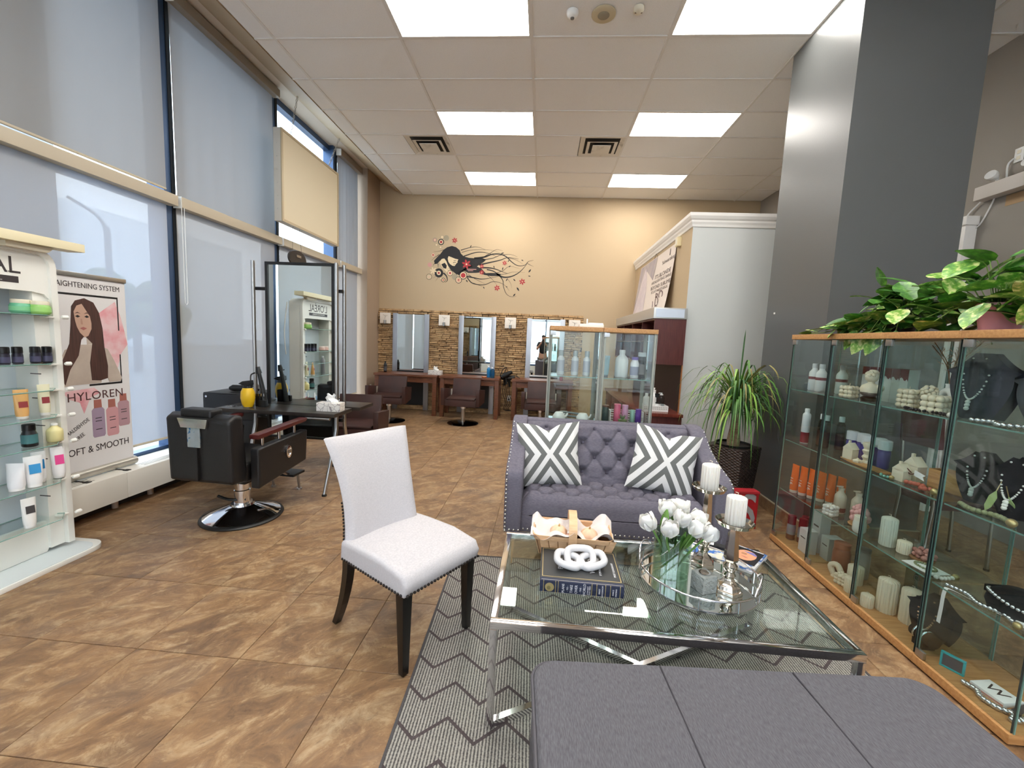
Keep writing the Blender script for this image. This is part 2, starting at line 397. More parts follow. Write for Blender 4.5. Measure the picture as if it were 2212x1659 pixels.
sm = MB().add([(-.5, .5, -.5), (.5, .5, -.5), (.5, .5, .5), (-.5, .5, .5), (-.47, -.5, -.42), (.48, -.42, -.44), (.46, -.5, .43), (-.48, -.44, .4)], [(0, 1, 2, 3), (4, 5, 6, 7), (0, 1, 5, 4), (1, 2, 6, 5), (2, 3, 7, 6), (3, 0, 4, 7)]).mesh('stone', STONE)
rest = MB()
for k, (a, c, z0, z1, d) in enumerate(stones):
    if k < 290: obj_of('stone', sm, wb, ((a+c)/2, YB-d/2, (z0+z1)/2), scale=(c-a-.004, d, z1-z0-.005))
    else: rest.box(a+.002, YB-d, z0+.0025, c-.002, YB, z1-.0025)
MB().box(XP, YB-.006, 0, .775, YB-.0005, 2.0).build('gap_shade_panel', mat('gap_shade', (60, 46, 36), .9), wb)  # dark sheet painting in the shadows in the gaps between the stones
ro = rest.build('stone_cladding', STONE, wb); ro['kind'] = 'stuff'
# ---- left pier, soffit, sloped bulkhead, wall under the windows
struct(MB().box(XW-.15, 7.74, 0, XP, YB, 4.5), 'wall_pier', PIERP)
struct(MB().box(XW-.15, YF-.1, 4.5, XP, YB, 4.62), 'trim_soffit', mat('soffit_paint', (214, 202, 186), .6))
struct(MB().prism([(-2.89, ZC), (XP, 4.5), (XP, 4.62), (-2.89, 4.40)], 'y', YF-.1, YB), 'trim_bulkhead', PAINT)
struct(MB().box(XW-.15, YF-.1, -.05, -3.598, 7.74, .29).box(-3.598, YF-.1, -.05, -3.44, 7.74, .098), 'wall_left', mat('dark_kickwall', (52, 48, 46), .7))
# ---- windows: frames and panes
FR = mat('window_frame', (62, 86, 120), .35, .4)
FRB = mat('window_gasket', (10, 12, 16), .6)
MULL = [-2.45, -.9, .65, 2.2, 3.77, 5.32, 6.88, 7.80]
for k in range(len(MULL)-1):
    y0, y1 = MULL[k], MULL[k+1]
    wn = MB().box(-3.70, y0-.04, .31, -3.53, y0+.035, 4.5).build(f'window_{k+1}', FR); wn['kind'] = 'structure'
    MB().box(-3.70, y0+.035, .31, -3.522, y0+.075, 4.5).build('gasket', FRB, wn)
    MB().box(-3.70, y0+.052, .29, -3.60, y1-.035, .34).build('sill_rail', FR, wn)
    MB().box(-3.70, y0+.052, 4.42, -3.60, y1-.035, 4.5).build('head_rail', FR, wn)
    MB().box(-3.70, y0+.052, 2.60, -3.62, y1-.035, 2.67).build('transom', FR, wn)
    MB().box(-3.666, y0+.052, .34, -3.66, y1-.035, 2.60).build('pane', GLASS, wn)
    MB().box(-3.666, y0+.052, 2.67, -3.66, y1-.035, 4.42).build('pane', GLASS, wn)
# ---- roller blinds
def blind_mat(name, col, tr, open_):
    m = bpy.data.materials.new(name); m.use_nodes = True; t = m.node_tree; t.nodes.clear(); MATS[name] = m
    o = t.nodes.new('ShaderNodeOutputMaterial'); d = t.nodes.new('ShaderNodeBsdfDiffuse'); d.inputs[0].default_value = lin(col)
    l = t.nodes.new('ShaderNodeBsdfTranslucent'); l.inputs[0].default_value = lin(tr); a = t.nodes.new('ShaderNodeMixShader'); a.inputs[0].default_value = .5
    p = t.nodes.new('ShaderNodeBsdfTransparent'); c = t.nodes.new('ShaderNodeMixShader'); c.inputs[0].default_value = open_
    t.links.new(d.outputs[0], a.inputs[1]); t.links.new(l.outputs[0], a.inputs[2]); t.links.new(a.outputs[0], c.inputs[1]); t.links.new(p.outputs[0], c.inputs[2]); t.links.new(c.outputs[0], o.inputs[0])
    return m
BU = blind_mat('blind_upper', (200, 198, 194), (80, 85, 91), .008)
BL = blind_mat('blind_lower', (208, 204, 198), (82, 87, 93), .03)
BS = blind_mat('blind_sheer', (212, 212, 210), (112, 120, 134), .06)
CASS = mat('blind_cassette', (196, 184, 162), .5)
CASSU = mat('blind_cassette_top', (150, 142, 130), .5)
def blind(y0, y1, ztop, zbot, fab, cass, label, folds=.004, gap=.03, seed=0):
    B = thing('roller_blind', label, 'blind', (-3.53, (y0+y1)/2, zbot), group='roller blinds on the window wall', world=True)
    MB().box(-3.52, y0+.012, ztop, -3.43, y1-.01, ztop+.095).build('cassette', cass, B, bevel=.006)
    MB().box(-3.518, y0+.006, ztop-.005, -3.435, y0+.012, ztop+.1).build('end_cap', WHITE, B)
    r_ = random.Random(seed); ph = [r_.uniform(0, 6) for _ in range(4)]
    def fn(u, v):
        y = y0+.020+(y1-y0-.080)*u; z = zbot+(ztop-zbot+.02)*v
        a = folds*(1-v)**.6*(math.sin(26*u+ph[0])*.6+math.sin(41*u+ph[1])*.5+math.sin(11*u+ph[2]))
        return (-3.505+a, y, z)
    MB().grid(fn, 60, 14).build('fabric', fab, B, smooth=True, norm=False)
    MB().tube([(-3.505, y0+.04, zbot), (-3.505, y1-.06, zbot)], .011, 8).build('bottom_bar', CASS, B, smooth=True)
    return B
bay = ['behind the camera', 'far behind the white product stand', 'behind the white product stand', 'nearest the roll-up banner', 'behind the black barber chair', 'below the hanging light box', 'next to the beige pier']
for k in range(len(MULL)-1):
    y0, y1 = MULL[k]+.03, min(MULL[k+1]+.01, 7.735)
    if MULL[k] != 5.32:
        blind(y0, y1, 4.385, 2.74 if k == 3 else 2.712, BU, CASSU, f'grey translucent upper roller blind {bay[k]}', .011 if k != 3 else .006, seed=k)
    blind(y0, y1, 2.60, .44 if k == 3 else .37, BS if k == 3 else BL, CASS, f'pale translucent lower roller blind {bay[k]}', .0015, seed=k+20)
BC = thing('bead_chain', 'thin looped blind chain hanging beside the mullion near the banner', 'chain', (-3.42, 3.80, 1.6), world=True)
MB().tube([(-3.425, 3.795, 2.6), (-3.425, 3.795, 1.72), (-3.425, 3.81, 1.70), (-3.425, 3.825, 1.72), (-3.425, 3.825, 2.6)], .003, 5).build('chain_loop', WHITE, BC)
# ---- radiator cover along the windows
RADM = mat('radiator_enamel', (236, 232, 222), .4)
RC = thing('radiator_cover', 'long low cream radiator cover running under the window blinds', 'radiator', (-3.44, 2.5, 0), world=True)
ys = [-2.7, -1.2, .3, 1.8, 3.02, 4.55, 6.1, 7.73]
for a, c in zip(ys, ys[1:]):
    MB().box(-3.595, a+.001, .10, -3.28, c-.001, .308).build('panel', RADM, RC, bevel=.006)
    for q in range(3): MB().box(-3.40+q*.03, a+.2, .3085, -3.388+q*.03, c-.2, .3095).build('grille_slot', mat('slot_grey', (170, 166, 158), .6), RC)
for yf in (-1.9, -.4, 1.2, 3.03, 3.34, 5.2, 6.6): MB().cyl((-3.415, yf, 0), .022, 0, .10, 14).build('foot', mat('foot_beige', (206, 186, 168), .6), RC, smooth=True)
# ---- right side: partition, column, wall, wall behind the camera
PGREY = mat('pale_grey_paint', (203, 205, 202), .55, bump=.03, bscale=250)
pm = MB().box(1.72, 5.27, 0, 3.3, 5.37, 3.0); pm.mi = [0, 0, 0, 0, 0, 1]
wp = struct(pm, 'wall_partition', [PGREY, PAINT])
struct(MB().box(1.72, 5.37, 0, 1.82, YB, 3.0), 'wall_partition_side', PAINT)
TRIM = mat('white_trim', (240, 236, 230), .4)
prof = [(0, 2.93), (.012, 2.935), (.018, 2.96), (.03, 2.985), (.032, 3.005), (.045, 3.02), (.06, 3.05), (.062, 3.085), (0, 3.085)]
mo = MB()
path = [((3.3, 5.27), (0, -1)), ((1.72, 5.27), (-1, -1)), ((1.72, YB), (-1, 0))]
rings = [[(p[0]+d*nrm[0], p[1]+d*nrm[1], zz) for d, zz in prof] for p, nrm in path]
for A, B in zip(rings, rings[1:]): mo.loft(A, B)
struct(mo, 'trim_crown', TRIM)
struct(MB().box(1.72, 5.27, 3.0, 3.3, 5.37, 3.07).box(1.72, 5.37, 3.0, 1.82, YB, 3.07), 'trim_cap', TRIM)
CGREY = mat('charcoal_paint', (88, 90, 90), .33, bump=.05, bscale=120)
struct(MB().box(2.2, 3.45, 0, 3.08, 4.35, ZC), 'wall_column', CGREY)
for pz in ((2.197, 4.2, 1.86), (2.50, 3.447, 1.80)): MB().cbox(pz, (.012, .012, .016)).build('wall_plug', TRIM, bpy.data.objects['wall_column'])
struct(MB().box(2.185, 3.435, 0, 3.095, 4.365, .105), 'baseboard_column', SLATE)
struct(MB().box(2.183, 3.433, .105, 3.097, 4.367, .112), 'trim_caulk', mat('caulk', (190, 176, 150), .6))
RW = mat('taupe_wall_paint', (150, 143, 134), .6, bump=.04, bscale=250)
struct(MB().box(XR, YF-.1, 0, XR+.12, YB+.1, 4.62), 'wall_right', RW)
FWP = mat('front_wall_paint', (222, 224, 222), .6)
struct(MB().box(XW-.1, YF-.12, 0, XR+.1, YF, .35).box(XW-.1, YF-.12, 4.2, XR+.1, YF, 4.62).box(XW-.1, YF-.12, .35, -3.3, YF, 4.2).box(3.5, YF-.12, .35, XR+.1, YF, 4.2), 'wall_front', FWP)
BF = blind_mat('blind_front', (230, 232, 232), (240, 242, 244), .10)
for k in range(4):      # shop-front windows behind the camera, daylight through pale blinds
    x0, x1 = -3.3+1.7*k, -1.6+1.7*k
    wn = MB().box(x0, YF-.11, .35, x0+.07, YF-.02, 4.2).build(f'window_{8+k}', FR); wn['kind'] = 'structure'
    MB().box(x0+.07, YF-.11, .35, x1, YF-.03, .42).build('sill_rail', FR, wn); MB().box(x0+.07, YF-.11, 4.13, x1, YF-.03, 4.2).build('head_rail', FR, wn)
    MB().box(x0+.07, YF-.11, 2.4, x1, YF-.03, 2.47).build('transom', FR, wn)
    MB().box(x0+.07, YF-.075, .42, x1, YF-.07, 2.4).build('pane', GLASS, wn); MB().box(x0+.07, YF-.075, 2.47, x1, YF-.07, 4.13).build('pane', GLASS, wn)
    B = thing('roller_blind', f'white roller blind on the shop-front window behind the camera, {ORD[k]} from the window wall', 'blind', (x0+.85, YF+.02, .45), group='roller blinds behind the camera', world=True)
    MB().box(x0+.02, YF, 4.10, x1-.02, YF+.08, 4.19).build('cassette', CASS, B, bevel=.006)
    MB().grid(lambda u, v: (x0+.03+(x1-x0-.06)*u, YF+.03, .5+3.6*v), 4, 4).build('fabric', BF, B, norm=False)
    MB().tube([(x0+.03, YF+.03, .5), (x1-.03, YF+.03, .5)], .011, 8).build('bottom_bar', CASS, B, smooth=True)
struct(MB().box(3.80, 4.22, 0, 3.90, 4.37, 2.72).box(3.785, 4.205, 2.72, 3.90, 4.385, 2.80), 'trim_post', TRIM, bevel=.006)
# ---- outside the windows
struct(MB().box(-60, -40, -.25, -3.75, 60, -.15).box(-3.75, -40, -.25, 40, -2.95, -.15), 'ground_outside', mat('asphalt', (150, 150, 148), .9))
struct(MB().box(-3.585, 2.29, .35, -3.565, 2.89, 4.42), 'trim_added_shade', blind_mat('window_board', (210, 214, 220), (246, 248, 250), 0.0))  # unseen translucent sheet, added behind the blind to darken its near part
struct(MB().box(-40, 12, -.2, -30, 40, 9).box(-40, -20, -.2, -30, 4, 6), 'wall_outside_building', mat('exterior_building', (232, 240, 246), .8))
LP = thing('street_lamp', 'tall street lamp seen as a faint silhouette through the blind', 'street lamp', (-8.1, 7.34, -.15), world=True)
MB().tube([(-8.1, 7.34, -.15), (-8.1, 7.34, 3.25)], .05, 10).build('pole', mat('lamp_grey', (90, 94, 100), .5), LP, smooth=True)
MB().tube(smoothpath([(-8.1, 7.34, 3.2), (-8.1, 7.15, 3.42), (-8.1, 6.72, 3.58)]), .028, 8).build('arm', MATS['lamp_grey'], LP, smooth=True)
TR = thing('street_tree', 'round tree seen as a faint silhouette through the blind', 'tree', (-14, 13.5, -.15), world=True)
MB().tube([(-14, 13.5, -.15), (-14, 13.5, 1.6)], .12, 8).build('trunk', mat('bark', (90, 75, 62), .9), TR)
tb = MB(); rq = random.Random(5)
for q in range(26): tb.ball((-14+rq.uniform(-.8, .8), 13.5+rq.uniform(-1.1, 1.1), 2.1+rq.uniform(-.7, .7)), rq.uniform(.3, .55), 8, 6)
tb.build('crown', mat('leaf_dull', (80, 110, 70), .9), TR)
# ================================================================ SALON FURNITURE
# ---- hair-washed leather salon chair (faces -Y)
def salon_chair(label, loc, rz):
    t = thing('salon_chair', label, 'chair', loc, rz, 'brown leather styling chairs')
    MB().lathe([(.0, 0), (.275, 0), (.275, .008), (.26, .016), (.06, .03), (0.0, .03)], n=40).build('base_plate', mat('dark_chrome', (70, 66, 64), .12, 1.0), t, smooth=True)
    MB().cyl((0, 0, 0), .036, .028, .30, 18).build('gas_column', STEEL, t, smooth=True)
    MB().cyl((0, 0, 0), .05, .27, .335, 18).build('collar', CHROME, t, smooth=True)
    MB().tube([(.03, .02, .30), (.16, .06, .285)], .008, 6).build('pump_lever', CHROME, t)
    MB().prism([(-.24, .33), (.26, .36), (.26, .46), (-.24, .44)], 'x', -.275, .275).build('seat_base', BROWNL, t, bevel=.012)
    MB().prism([(-.23, .445), (.17, .465), (.17, .485), (-.23, .47)], 'x', -.245, .245).build('seat_cushion', BROWNL, t, bevel=.01)
    for s in (-1, 1):
        x0, x1 = s*.275, s*.335
        MB().prism([(-.24, .34), (.22, .36), (.26, .58), (-.27, .645), (-.28, .56)], 'x', x0, x1).build('armrest', BROWNL, t, bevel=.01)
    bk = MB().prism([(.15, .47), (.23, .47), (.30, .76), (.23, .77)], 'x', -.25, .25).build('backrest', BROWNL, t, bevel=.014)
    for s in (-1, 1): MB().cbox((s*.262, .18, .52), (.022, .05, .12)).build('bracket', mat('brushed_alu', (210, 200, 186), .35, .6), bk, bevel=.004)
    return t
ch = salon_chair('brown leather salon chair with square arms nearest the beige pier', (-2.62, 7.02, 0), 6)
dup(ch, (-1.335, 7.15, 0), -3, 'brown leather salon chair in front of the middle stone-wall mirror')
dup(ch, (.02, 7.2, 0), 0, 'brown leather salon chair partly hidden behind the small glass cabinets')
dup(ch, (-2.13, 4.62, 0), 8, 'brown leather salon chair behind the free-standing mirror station')
# ---- wall mirrors
def wall_mirror(c, label):
    t = thing('wall_mirror', label, 'mirror', (c, 8.22, 0), group='mirrors on the stone wall')
    MB().box(-.275, .015, .10, .275, .04, .74).build('back_panel', BLACK, t)
    MB().box(-.275, 0, .80, .275, .03, 1.92).build('mirror_plate', MIRROR, t)
    for s in (-1, 1): MB().box(s*.275, -.01, 0, s*.37, .04, 1.935).build('side_bar', SILVER, t, bevel=.003)
    for s in (-1, 1): MB().box(s*.305, -.012, .775, s*.312, -.009, .785).build('screw', CHROME, t)
    MB().box(-.275, -.015, .765, .275, .03, .80).build('bottom_rail', BLACK, t)
    MB().box(-.275, -.02, .738, .275, .03, .764).build('ledge', SILVER, t)
    return t
wall_mirror(-2.64, 'tall silver-edged mirror on the stone wall nearest the windows')
wall_mirror(-1.30, 'middle one of the tall silver-edged mirrors on the stone wall')
wall_mirror(.05, 'tall silver-edged mirror on the stone wall that shows the photographer')
# ---- wooden styling tables
def styling_table(x0, x1, label):
    cx = (x0+x1)/2; h = (x1-x0)/2
    t = thing('styling_table', label, 'table', (cx, 7.9, 0), group='wooden styling tables')
    MB().box(-h, -.27, .735, h, .27, .775).build('table_top', WALNUT, t, bevel=.004)
    for sx in (-1, 1):
        for sy in (-1, 1): MB().box(sx*(h-.015), sy*.25, 0, sx*(h-.09), sy*.175, .735).build('leg', WALNUT, t, bevel=.003)
    for sx in (-1, 1): MB().box(sx*(h-.025), -.175, .62, sx*(h-.05), .175, .735).build('side_apron', WALNUT, t)
    MB().box(-h+.09, .20, .62, h-.09, .225, .735).build('back_apron', WALNUT, t)
    for sx in (-1, 1):
        a, c = (sx*.006, sx*(h-.092)) if sx > 0 else (sx*(h-.092), sx*.006)
        MB().prism([(a, .625), (c, .625), (c, .733), ((a+c)/2+.05, .733), ((a+c)/2+.04, .715), ((a+c)/2-.04, .715), ((a+c)/2-.05, .733), (a, .733)], 'y', -.235, -.215).build('drawer_front', WALNUT, t)
    return t
styling_table(-3.16, -1.94, 'walnut styling table with tissue box nearest the beige pier')
styling_table(-1.90, -.76, 'walnut styling table under the middle mirror, blue bottles on it')
styling_table(-.54, .60, 'walnut styling table under the mirror that shows the photographer')
# ---- sconces (square alabaster plates)
ALAB = mat('alabaster', (236, 228, 216), .4, col2=(200, 186, 170), nscale=7, mixlo=.62, mixhi=.7)
for k, x in enumerate((-3.17, -1.97, -.65, .60)):
    t = thing('wall_sconce', 'square white marble wall light ' + ('by the corner beside the windows', 'between the window-side and middle mirrors', 'between the middle and photographer mirrors', 'at the cabinet end of the stone wall')[k], 'wall light', (x, 8.23, 1.83), group='square wall lights')
    MB().box(-.11, -.012, -.105, .11, .002, .105).build('plate', ALAB, t, bevel=.004)
    MB().cyl((0, -.03, -.075), .024, -.035, .035, 14).build('lamp_holder', STEEL, t, smooth=True)
    MB().box(-.02, -.01, -.12, .02, .02, -.105).build('bracket', BLACK, t)
    for vn in ([(-.01, -.0135, -.02), (.0, -.0135, .02), (-.01, -.0135, .05), (-.045, -.0135, .065)], [(.0, -.0135, .02), (.03, -.0135, .05), (.05, -.0135, .05)], [(-.005, -.0135, .035), (.012, -.0135, .062)]):
        MB().tube(smoothpath(vn, 4), .0022, 4).build('vein', mat('vein_grey', (150, 136, 122), .6), t)
# ---- small things on the styling tables
def tissue_box(label, loc, rz, dims=(.25, .125, .085)):
    m, tt, b = node_mat('tissue_carton') if 'tissue_carton' not in MATS else (MATS['tissue_carton'], None, None)
    if tt:
        n = N(tt); tc = n('ShaderNodeTexCoord'); v = n('ShaderNodeTexVoronoi', feature='DISTANCE_TO_EDGE'); v.inputs['Scale'].default_value = 22; n.link(tc.outputs['Object'], v.inputs['Vector'])
        n.link(n.ramp(v.outputs['Distance'], [(.0, (120, 108, 112)), (.05, (224, 220, 214))]), b.inputs['Base Color']); b.inputs['Roughness'].default_value = .6
    t = thing('tissue_box', label, 'tissue box', loc, rz, 'tissue boxes')
    dx, dy, dz = dims
    MB().box(-dx/2, -dy/2, 0, dx/2, dy/2, dz).build('carton', m, t, bevel=.003)
    def fn(u, v):
        a = (u-.5)*2; return (a*.055*(1-.35*v)+.012*math.sin(9*v), .02*math.sin(7*u+4*v)*(1-v*.3), dz-.002+.075*v+.012*math.sin(u*9)*v)
    MB().grid(fn, 10, 6).build('tissue', PAPER, t, smooth=True, norm=False)
    return t
tissue_box('patterned tissue box on the walnut table nearest the windows', (-2.02, 7.82, .775), -6)
def bottle(label, loc, r, h, col, capcol=(20, 20, 22), neck=.45, sh=.78, cap=.12, group=None, name='bottle', cat='bottle', lab=None, parent=None, sx=1.0, rough=.3, nm=None, pump=False, clear=False, labh=(.15, .55), rz=0):
    t = thing(name, label, cat, loc, rz, group)
    bm_ = glass_mat('clr%d_%d_%d' % col, col, .06) if clear and ('clr%d_%d_%d' % col) not in MATS else (MATS['clr%d_%d_%d' % col] if clear else mat('pl%d_%d_%d' % col, col, rough))
    cm = mat('pl%d_%d_%d' % capcol, capcol, .35)
    s = h*sh; c0 = h*(1-cap)
    MB().lathe([(r*.86, 0), (r, r*.15), (r, s-r*.5), (r*.92, s-r*.15), (r*max(neck, .3)*1.05, s+(c0-s)*.6), (r*neck, c0)], n=18, sx=sx).build('body', bm_, t, smooth=True)
    if pump:
        MB().cyl((0, 0, 0), r*neck*1.15, c0, c0+h*cap*.5, 12).build('cap', cm, t, smooth=True)
        MB().cyl((0, 0, 0), r*.14, c0+h*cap*.4, h, 8).cbox((-r*.35, 0, h), (r*1.1, r*.4, h*.035)).build('pump', cm, t)
    else: MB().lathe([(r*neck*1.1, c0), (r*neck*1.1, h-.003), (r*neck*.95, h)], n=16).build('cap', cm, t, smooth=True)
    if lab: MB().lathe([(r*1.012, h*labh[0]), (r*1.012, h*labh[1])], n=18, sx=sx, cap=False).build('label', mat('pl%d_%d_%d' % lab, lab, .5), t, smooth=True)
    return t
def squeeze_tube(label, loc, wd, h, col, capcol=(240, 240, 240), lab=None, group=None, rz=0, txt=None, txtm=None, lz=(.45, .75)):
    t = thing('squeeze_tube', label, 'tube', loc, rz, group); n_ = 16; tall = lab is not None and not txt; h = h*1.2 if tall else h; wd = wd*.92 if tall else wd
    prof = [(0.10, .40, .40), (.2, .44, .40), (.5, .47, .30), (.8, .49, .15), (1.0, .5, .02)]
    vs = []; fs = []
    for (zz, a, c) in prof:
        for k in range(n_):
            an = 2*math.pi*k/n_; vs.append((a*wd*math.cos(an), c*wd*math.sin(an), zz*h))
    for i in range(len(prof)-1):
        for k in range(n_): fs.append((i*n_+k, i*n_+(k+1) % n_, (i+1)*n_+(k+1) % n_, (i+1)*n_+k))
    fs += [tuple(range(n_)), tuple((len(prof)-1)*n_+k for k in range(n_))]
    MB().add(vs, fs).build('body', mat('pl%d_%d_%d' % col, col, .35), t, smooth=True)
    MB().lathe([(.36*wd, 0), (.385*wd, h*.01), (.385*wd, h*.11)], n=16).build('cap', mat('pl%d_%d_%d' % capcol, capcol, .35), t, smooth=True)
    if lab:
        a, c = lz; q = lambda zz: .42-.30*max(0, zz-.2)
        MB().add([(-.30*wd, -q(a)*wd*.95, a*h), (.30*wd, -q(a)*wd*.95, a*h), (.30*wd, -q(c)*wd*.95, c*h), (-.30*wd, -q(c)*wd*.95, c*h)], [(0, 1, 2, 3)]).build('label', mat('pl%d_%d_%d' % lab, lab, .5), t, norm=False)
    if txt: text('lettering', txt, wd*.62, txtm or WHITE, t, (0, -.36*wd, h*.42), (84, -90, 0))
    return t
bottle('black spray bottle on the walnut table near the window pier', (-3.02, 7.86, .775), .03, .21, (24, 24, 26), (20, 20, 22), lab=(70, 70, 74))
bottle('taller blue spray bottle on the middle walnut table', (-.99, 7.80, .775), .036, .22, (40, 130, 190), (235, 240, 245), pump=True)
bottle('light blue pump bottle at the edge of the middle walnut table', (-.91, 7.74, .775), .042, .20, (120, 190, 220), (235, 240, 245), pump=True, clear=True)
bx = thing('amber_dish', 'small amber dish on the middle walnut table', 'dish', (-1.06, 7.70, .775)); MB().lathe([(.04, 0), (.05, .012), (.05, .02), (.042, .014)], n=16).build('bowl', mat('amber', (190, 100, 30), .25), bx, smooth=True); MB().lathe([(.042, .015), (.03, .018), (0.0, .019)], n=16, cap=False).build('contents', mat('amber2', (220, 150, 60), .3), bx)
bottle('red pump bottle on the shelf table before the photographer mirror', (.38, 7.86, .775), .032, .19, (150, 40, 40), (20, 20, 22), pump=True)
# ---- hanging dryers and cords between tables
hd = thing('hair_dryer_holder', 'tangle of black hair dryers hanging in a holder between two walnut tables', 'hair dryer', (-.64, 7.9, .45), world=True)
MB().lathe([(.05, 0), (.055, .015), (.05, .03)], (-.66, 7.9, .70), 16).build('ring', BLACKM, hd)
for (a, b_) in (((-.72, 7.86, .80), (-.55, 7.84, .90)), ((-.66, 7.92, .76), (-.50, 7.9, .79)), ((-.75, 7.88, .77), (-.60, 7.95, .86))):
    d = Vector(b_)-Vector(a); MB().tube([a, Vector(a)+d*.4, Vector(a)+d*.8, b_], [.045, .05, .038, .03], 12).build('barrel', BLACK, hd, smooth=True)
    MB().tube([Vector(a)+d*.3, Vector(a)+d*.3+Vector((.02, -.01, -.17))], .02, 8).build('handle', BLACK, hd)
for q in range(4):
    x = -.70+.04*q; MB().tube(smoothpath([(x, 7.9, .72), (x-.02, 7.92, .5), (x+.04, 7.9, .3), (x-.01*q, 7.95, .16), (x+.08, 7.98, .12)], 5), .006, 5).build('cord', BLACK, hd)
MB().tube(smoothpath([(-.78, 7.9, .80), (-.73, 7.88, .93), (-.66, 7.88, .97), (-.70, 7.9, .82), (-.5, 7.9, .82), (-.40, 7.88, .78)], 5), .008, 5).build('cord', BLACK, hd)
def outlet(label, loc, rz=0):
    t = thing('wall_outlet', label, 'outlet', loc, rz)
    MB().box(-.035, -.006, -.057, .035, 0, .057).build('cover_plate', WHITE, t, bevel=.002)
    for s in (-1, 1): MB().box(-.014, -.009, s*.024-.014, .014, -.006, s*.024+.014).build('socket', CREAM, t)
    return t
o_ = outlet('white power outlet low on the stone wall between two walnut tables', (-.62, 8.262, .33)); MB().cbox((0, -.03, -.02), (.03, .05, .03)).build('plug', BLACK, o_)
outlet('white power outlet low on the pier beside the windows', (-3.333, 7.9, .46), 90)
# ---- wall decal: woman with flowing hair
DK = mat('decal_black', (24, 20, 20), .5); DR = mat('decal_red', (168, 44, 48), .5); DP = mat('decal_pink', (206, 150, 140), .5); DG = mat('decal_grey', (160, 148, 124), .5); DC = mat('decal_cream', (226, 204, 166), .5)
dec = thing('wall_decal', 'black and red wall decal of a woman with flowing floral hair', 'wall decal', (-1.2, YB, 2.9), world=True)
def dpt(px, py): return (-2.47 + px*.001042, 3.66 - py*.001042)     # decal drawing units -> wall x, z
def dpoly(pts, m, name, lay=0, parent=dec):
    P = [dpt(*p) for p in pts]; y = YB - .0008 - .0007*lay
    return MB().prism(P, 'y', y, YB - .0002).build(name, m, parent)
def dstroke(pts, w0, m=DK, name='hair_strand', lay=0, w1=None):
    P = [Vector((p[0], p[1], 0)) for p in smoothpath([(a, b_, 0) for a, b_ in pts], 8)]; L = []; Rr = []
    for i, p in enumerate(P):
        tg = (P[min(i+1, len(P)-1)]-P[max(i-1, 0)]).normalized(); nn = Vector((-tg.y, tg.x, 0)); f = i/(len(P)-1)
        ww = w0*(1-f)+(w1 if w1 is not None else w0*.15)*f; L.append(p+nn*ww/2); Rr.append(p-nn*ww/2)
    mb = MB(); y = YB - .0008 - .0007*lay
    pts3 = [(*dpt(q.x, q.y),) for q in L+Rr]; k = len(L)
    mb.add([(a, y, c) for a, c in pts3], [(i, i+1, k+i+1, k+i) for i in range(k-1)])
    return mb.build(name, m, dec, norm=False)
def ddisc(cx, cy_, rads, name='circle'):
    for q, (r_, m_) in enumerate(rads): dpoly([(cx+r_*math.cos(2*math.pi*k/22), cy_+r_*math.sin(2*math.pi*k/22)) for k in range(22)], m_, name, 3+q)
def dflower(cx, cy_, r_, m_=DR, lay=5, rot=0):
    pts = []
    for k in range(24):
        a = 2*math.pi*k/24+rot; rr = r_*(.38+.62*abs(math.cos(3*a-3*rot))**1.3); pts.append((cx+rr*math.cos(a), cy_+rr*math.sin(a)))
    dpoly(pts, m_, 'flower', lay); dpoly([(cx+r_*.18*math.cos(k*.9), cy_+r_*.18*math.sin(k*.9)) for k in range(7)], DC, 'flower_centre', lay+1)
def dleaf(cx, cy_, L, a):
    ca, sa = math.cos(R(a)), math.sin(R(a)); dpoly([(cx+ca*u-sa*v, cy_+sa*u+ca*v) for u, v in ((-L, 0), (-L*.3, L*.35), (L*.4, L*.28), (L, 0), (L*.4, -L*.28), (-L*.3, -L*.35))], DK, 'leaf', 1)
dpoly([(250, 700), (230, 640), (290, 570), (350, 510), (410, 430), (480, 380), (570, 355), (650, 375), (720, 430), (745, 490), (800, 540), (900, 565), (1020, 570), (1150, 560), (1230, 590), (1180, 640), (1110, 680), (1060, 720), (1150, 760), (1230, 840), (1330, 830), (1440, 830), (1530, 850), (1480, 885), (1330, 890), (1200, 870), (1120, 830), (1040, 840), (900, 845), (800, 800), (720, 850), (680, 885), (620, 840), (560, 800), (520, 740), (440, 640), (400, 600), (340, 640), (300, 690)], DK, 'hair', 0)
dpoly([(495, 590), (510, 545), (560, 560), (640, 590), (700, 600), (680, 640), (690, 650), (655, 690), (630, 725), (590, 720), (540, 690), (510, 650)], DC, 'face', 2)
dstroke([(610, 628), (650, 622), (665, 632)], 10, lay=4, name='eye', w1=6); dstroke([(600, 665), (640, 655), (665, 665)], 12, lay=4, name='mouth', w1=5); dstroke([(610, 700), (640, 695)], 8, lay=4, name='chin', w1=3)
dpoly([(380, 600), (430, 590), (470, 640), (520, 760), (560, 830), (500, 860), (440, 800), (380, 740), (340, 660)], DC, 'neck', 2)
dpoly([(375, 700), (440, 670), (480, 720), (470, 780), (420, 770)], DK, 'hand_shadow', 4)
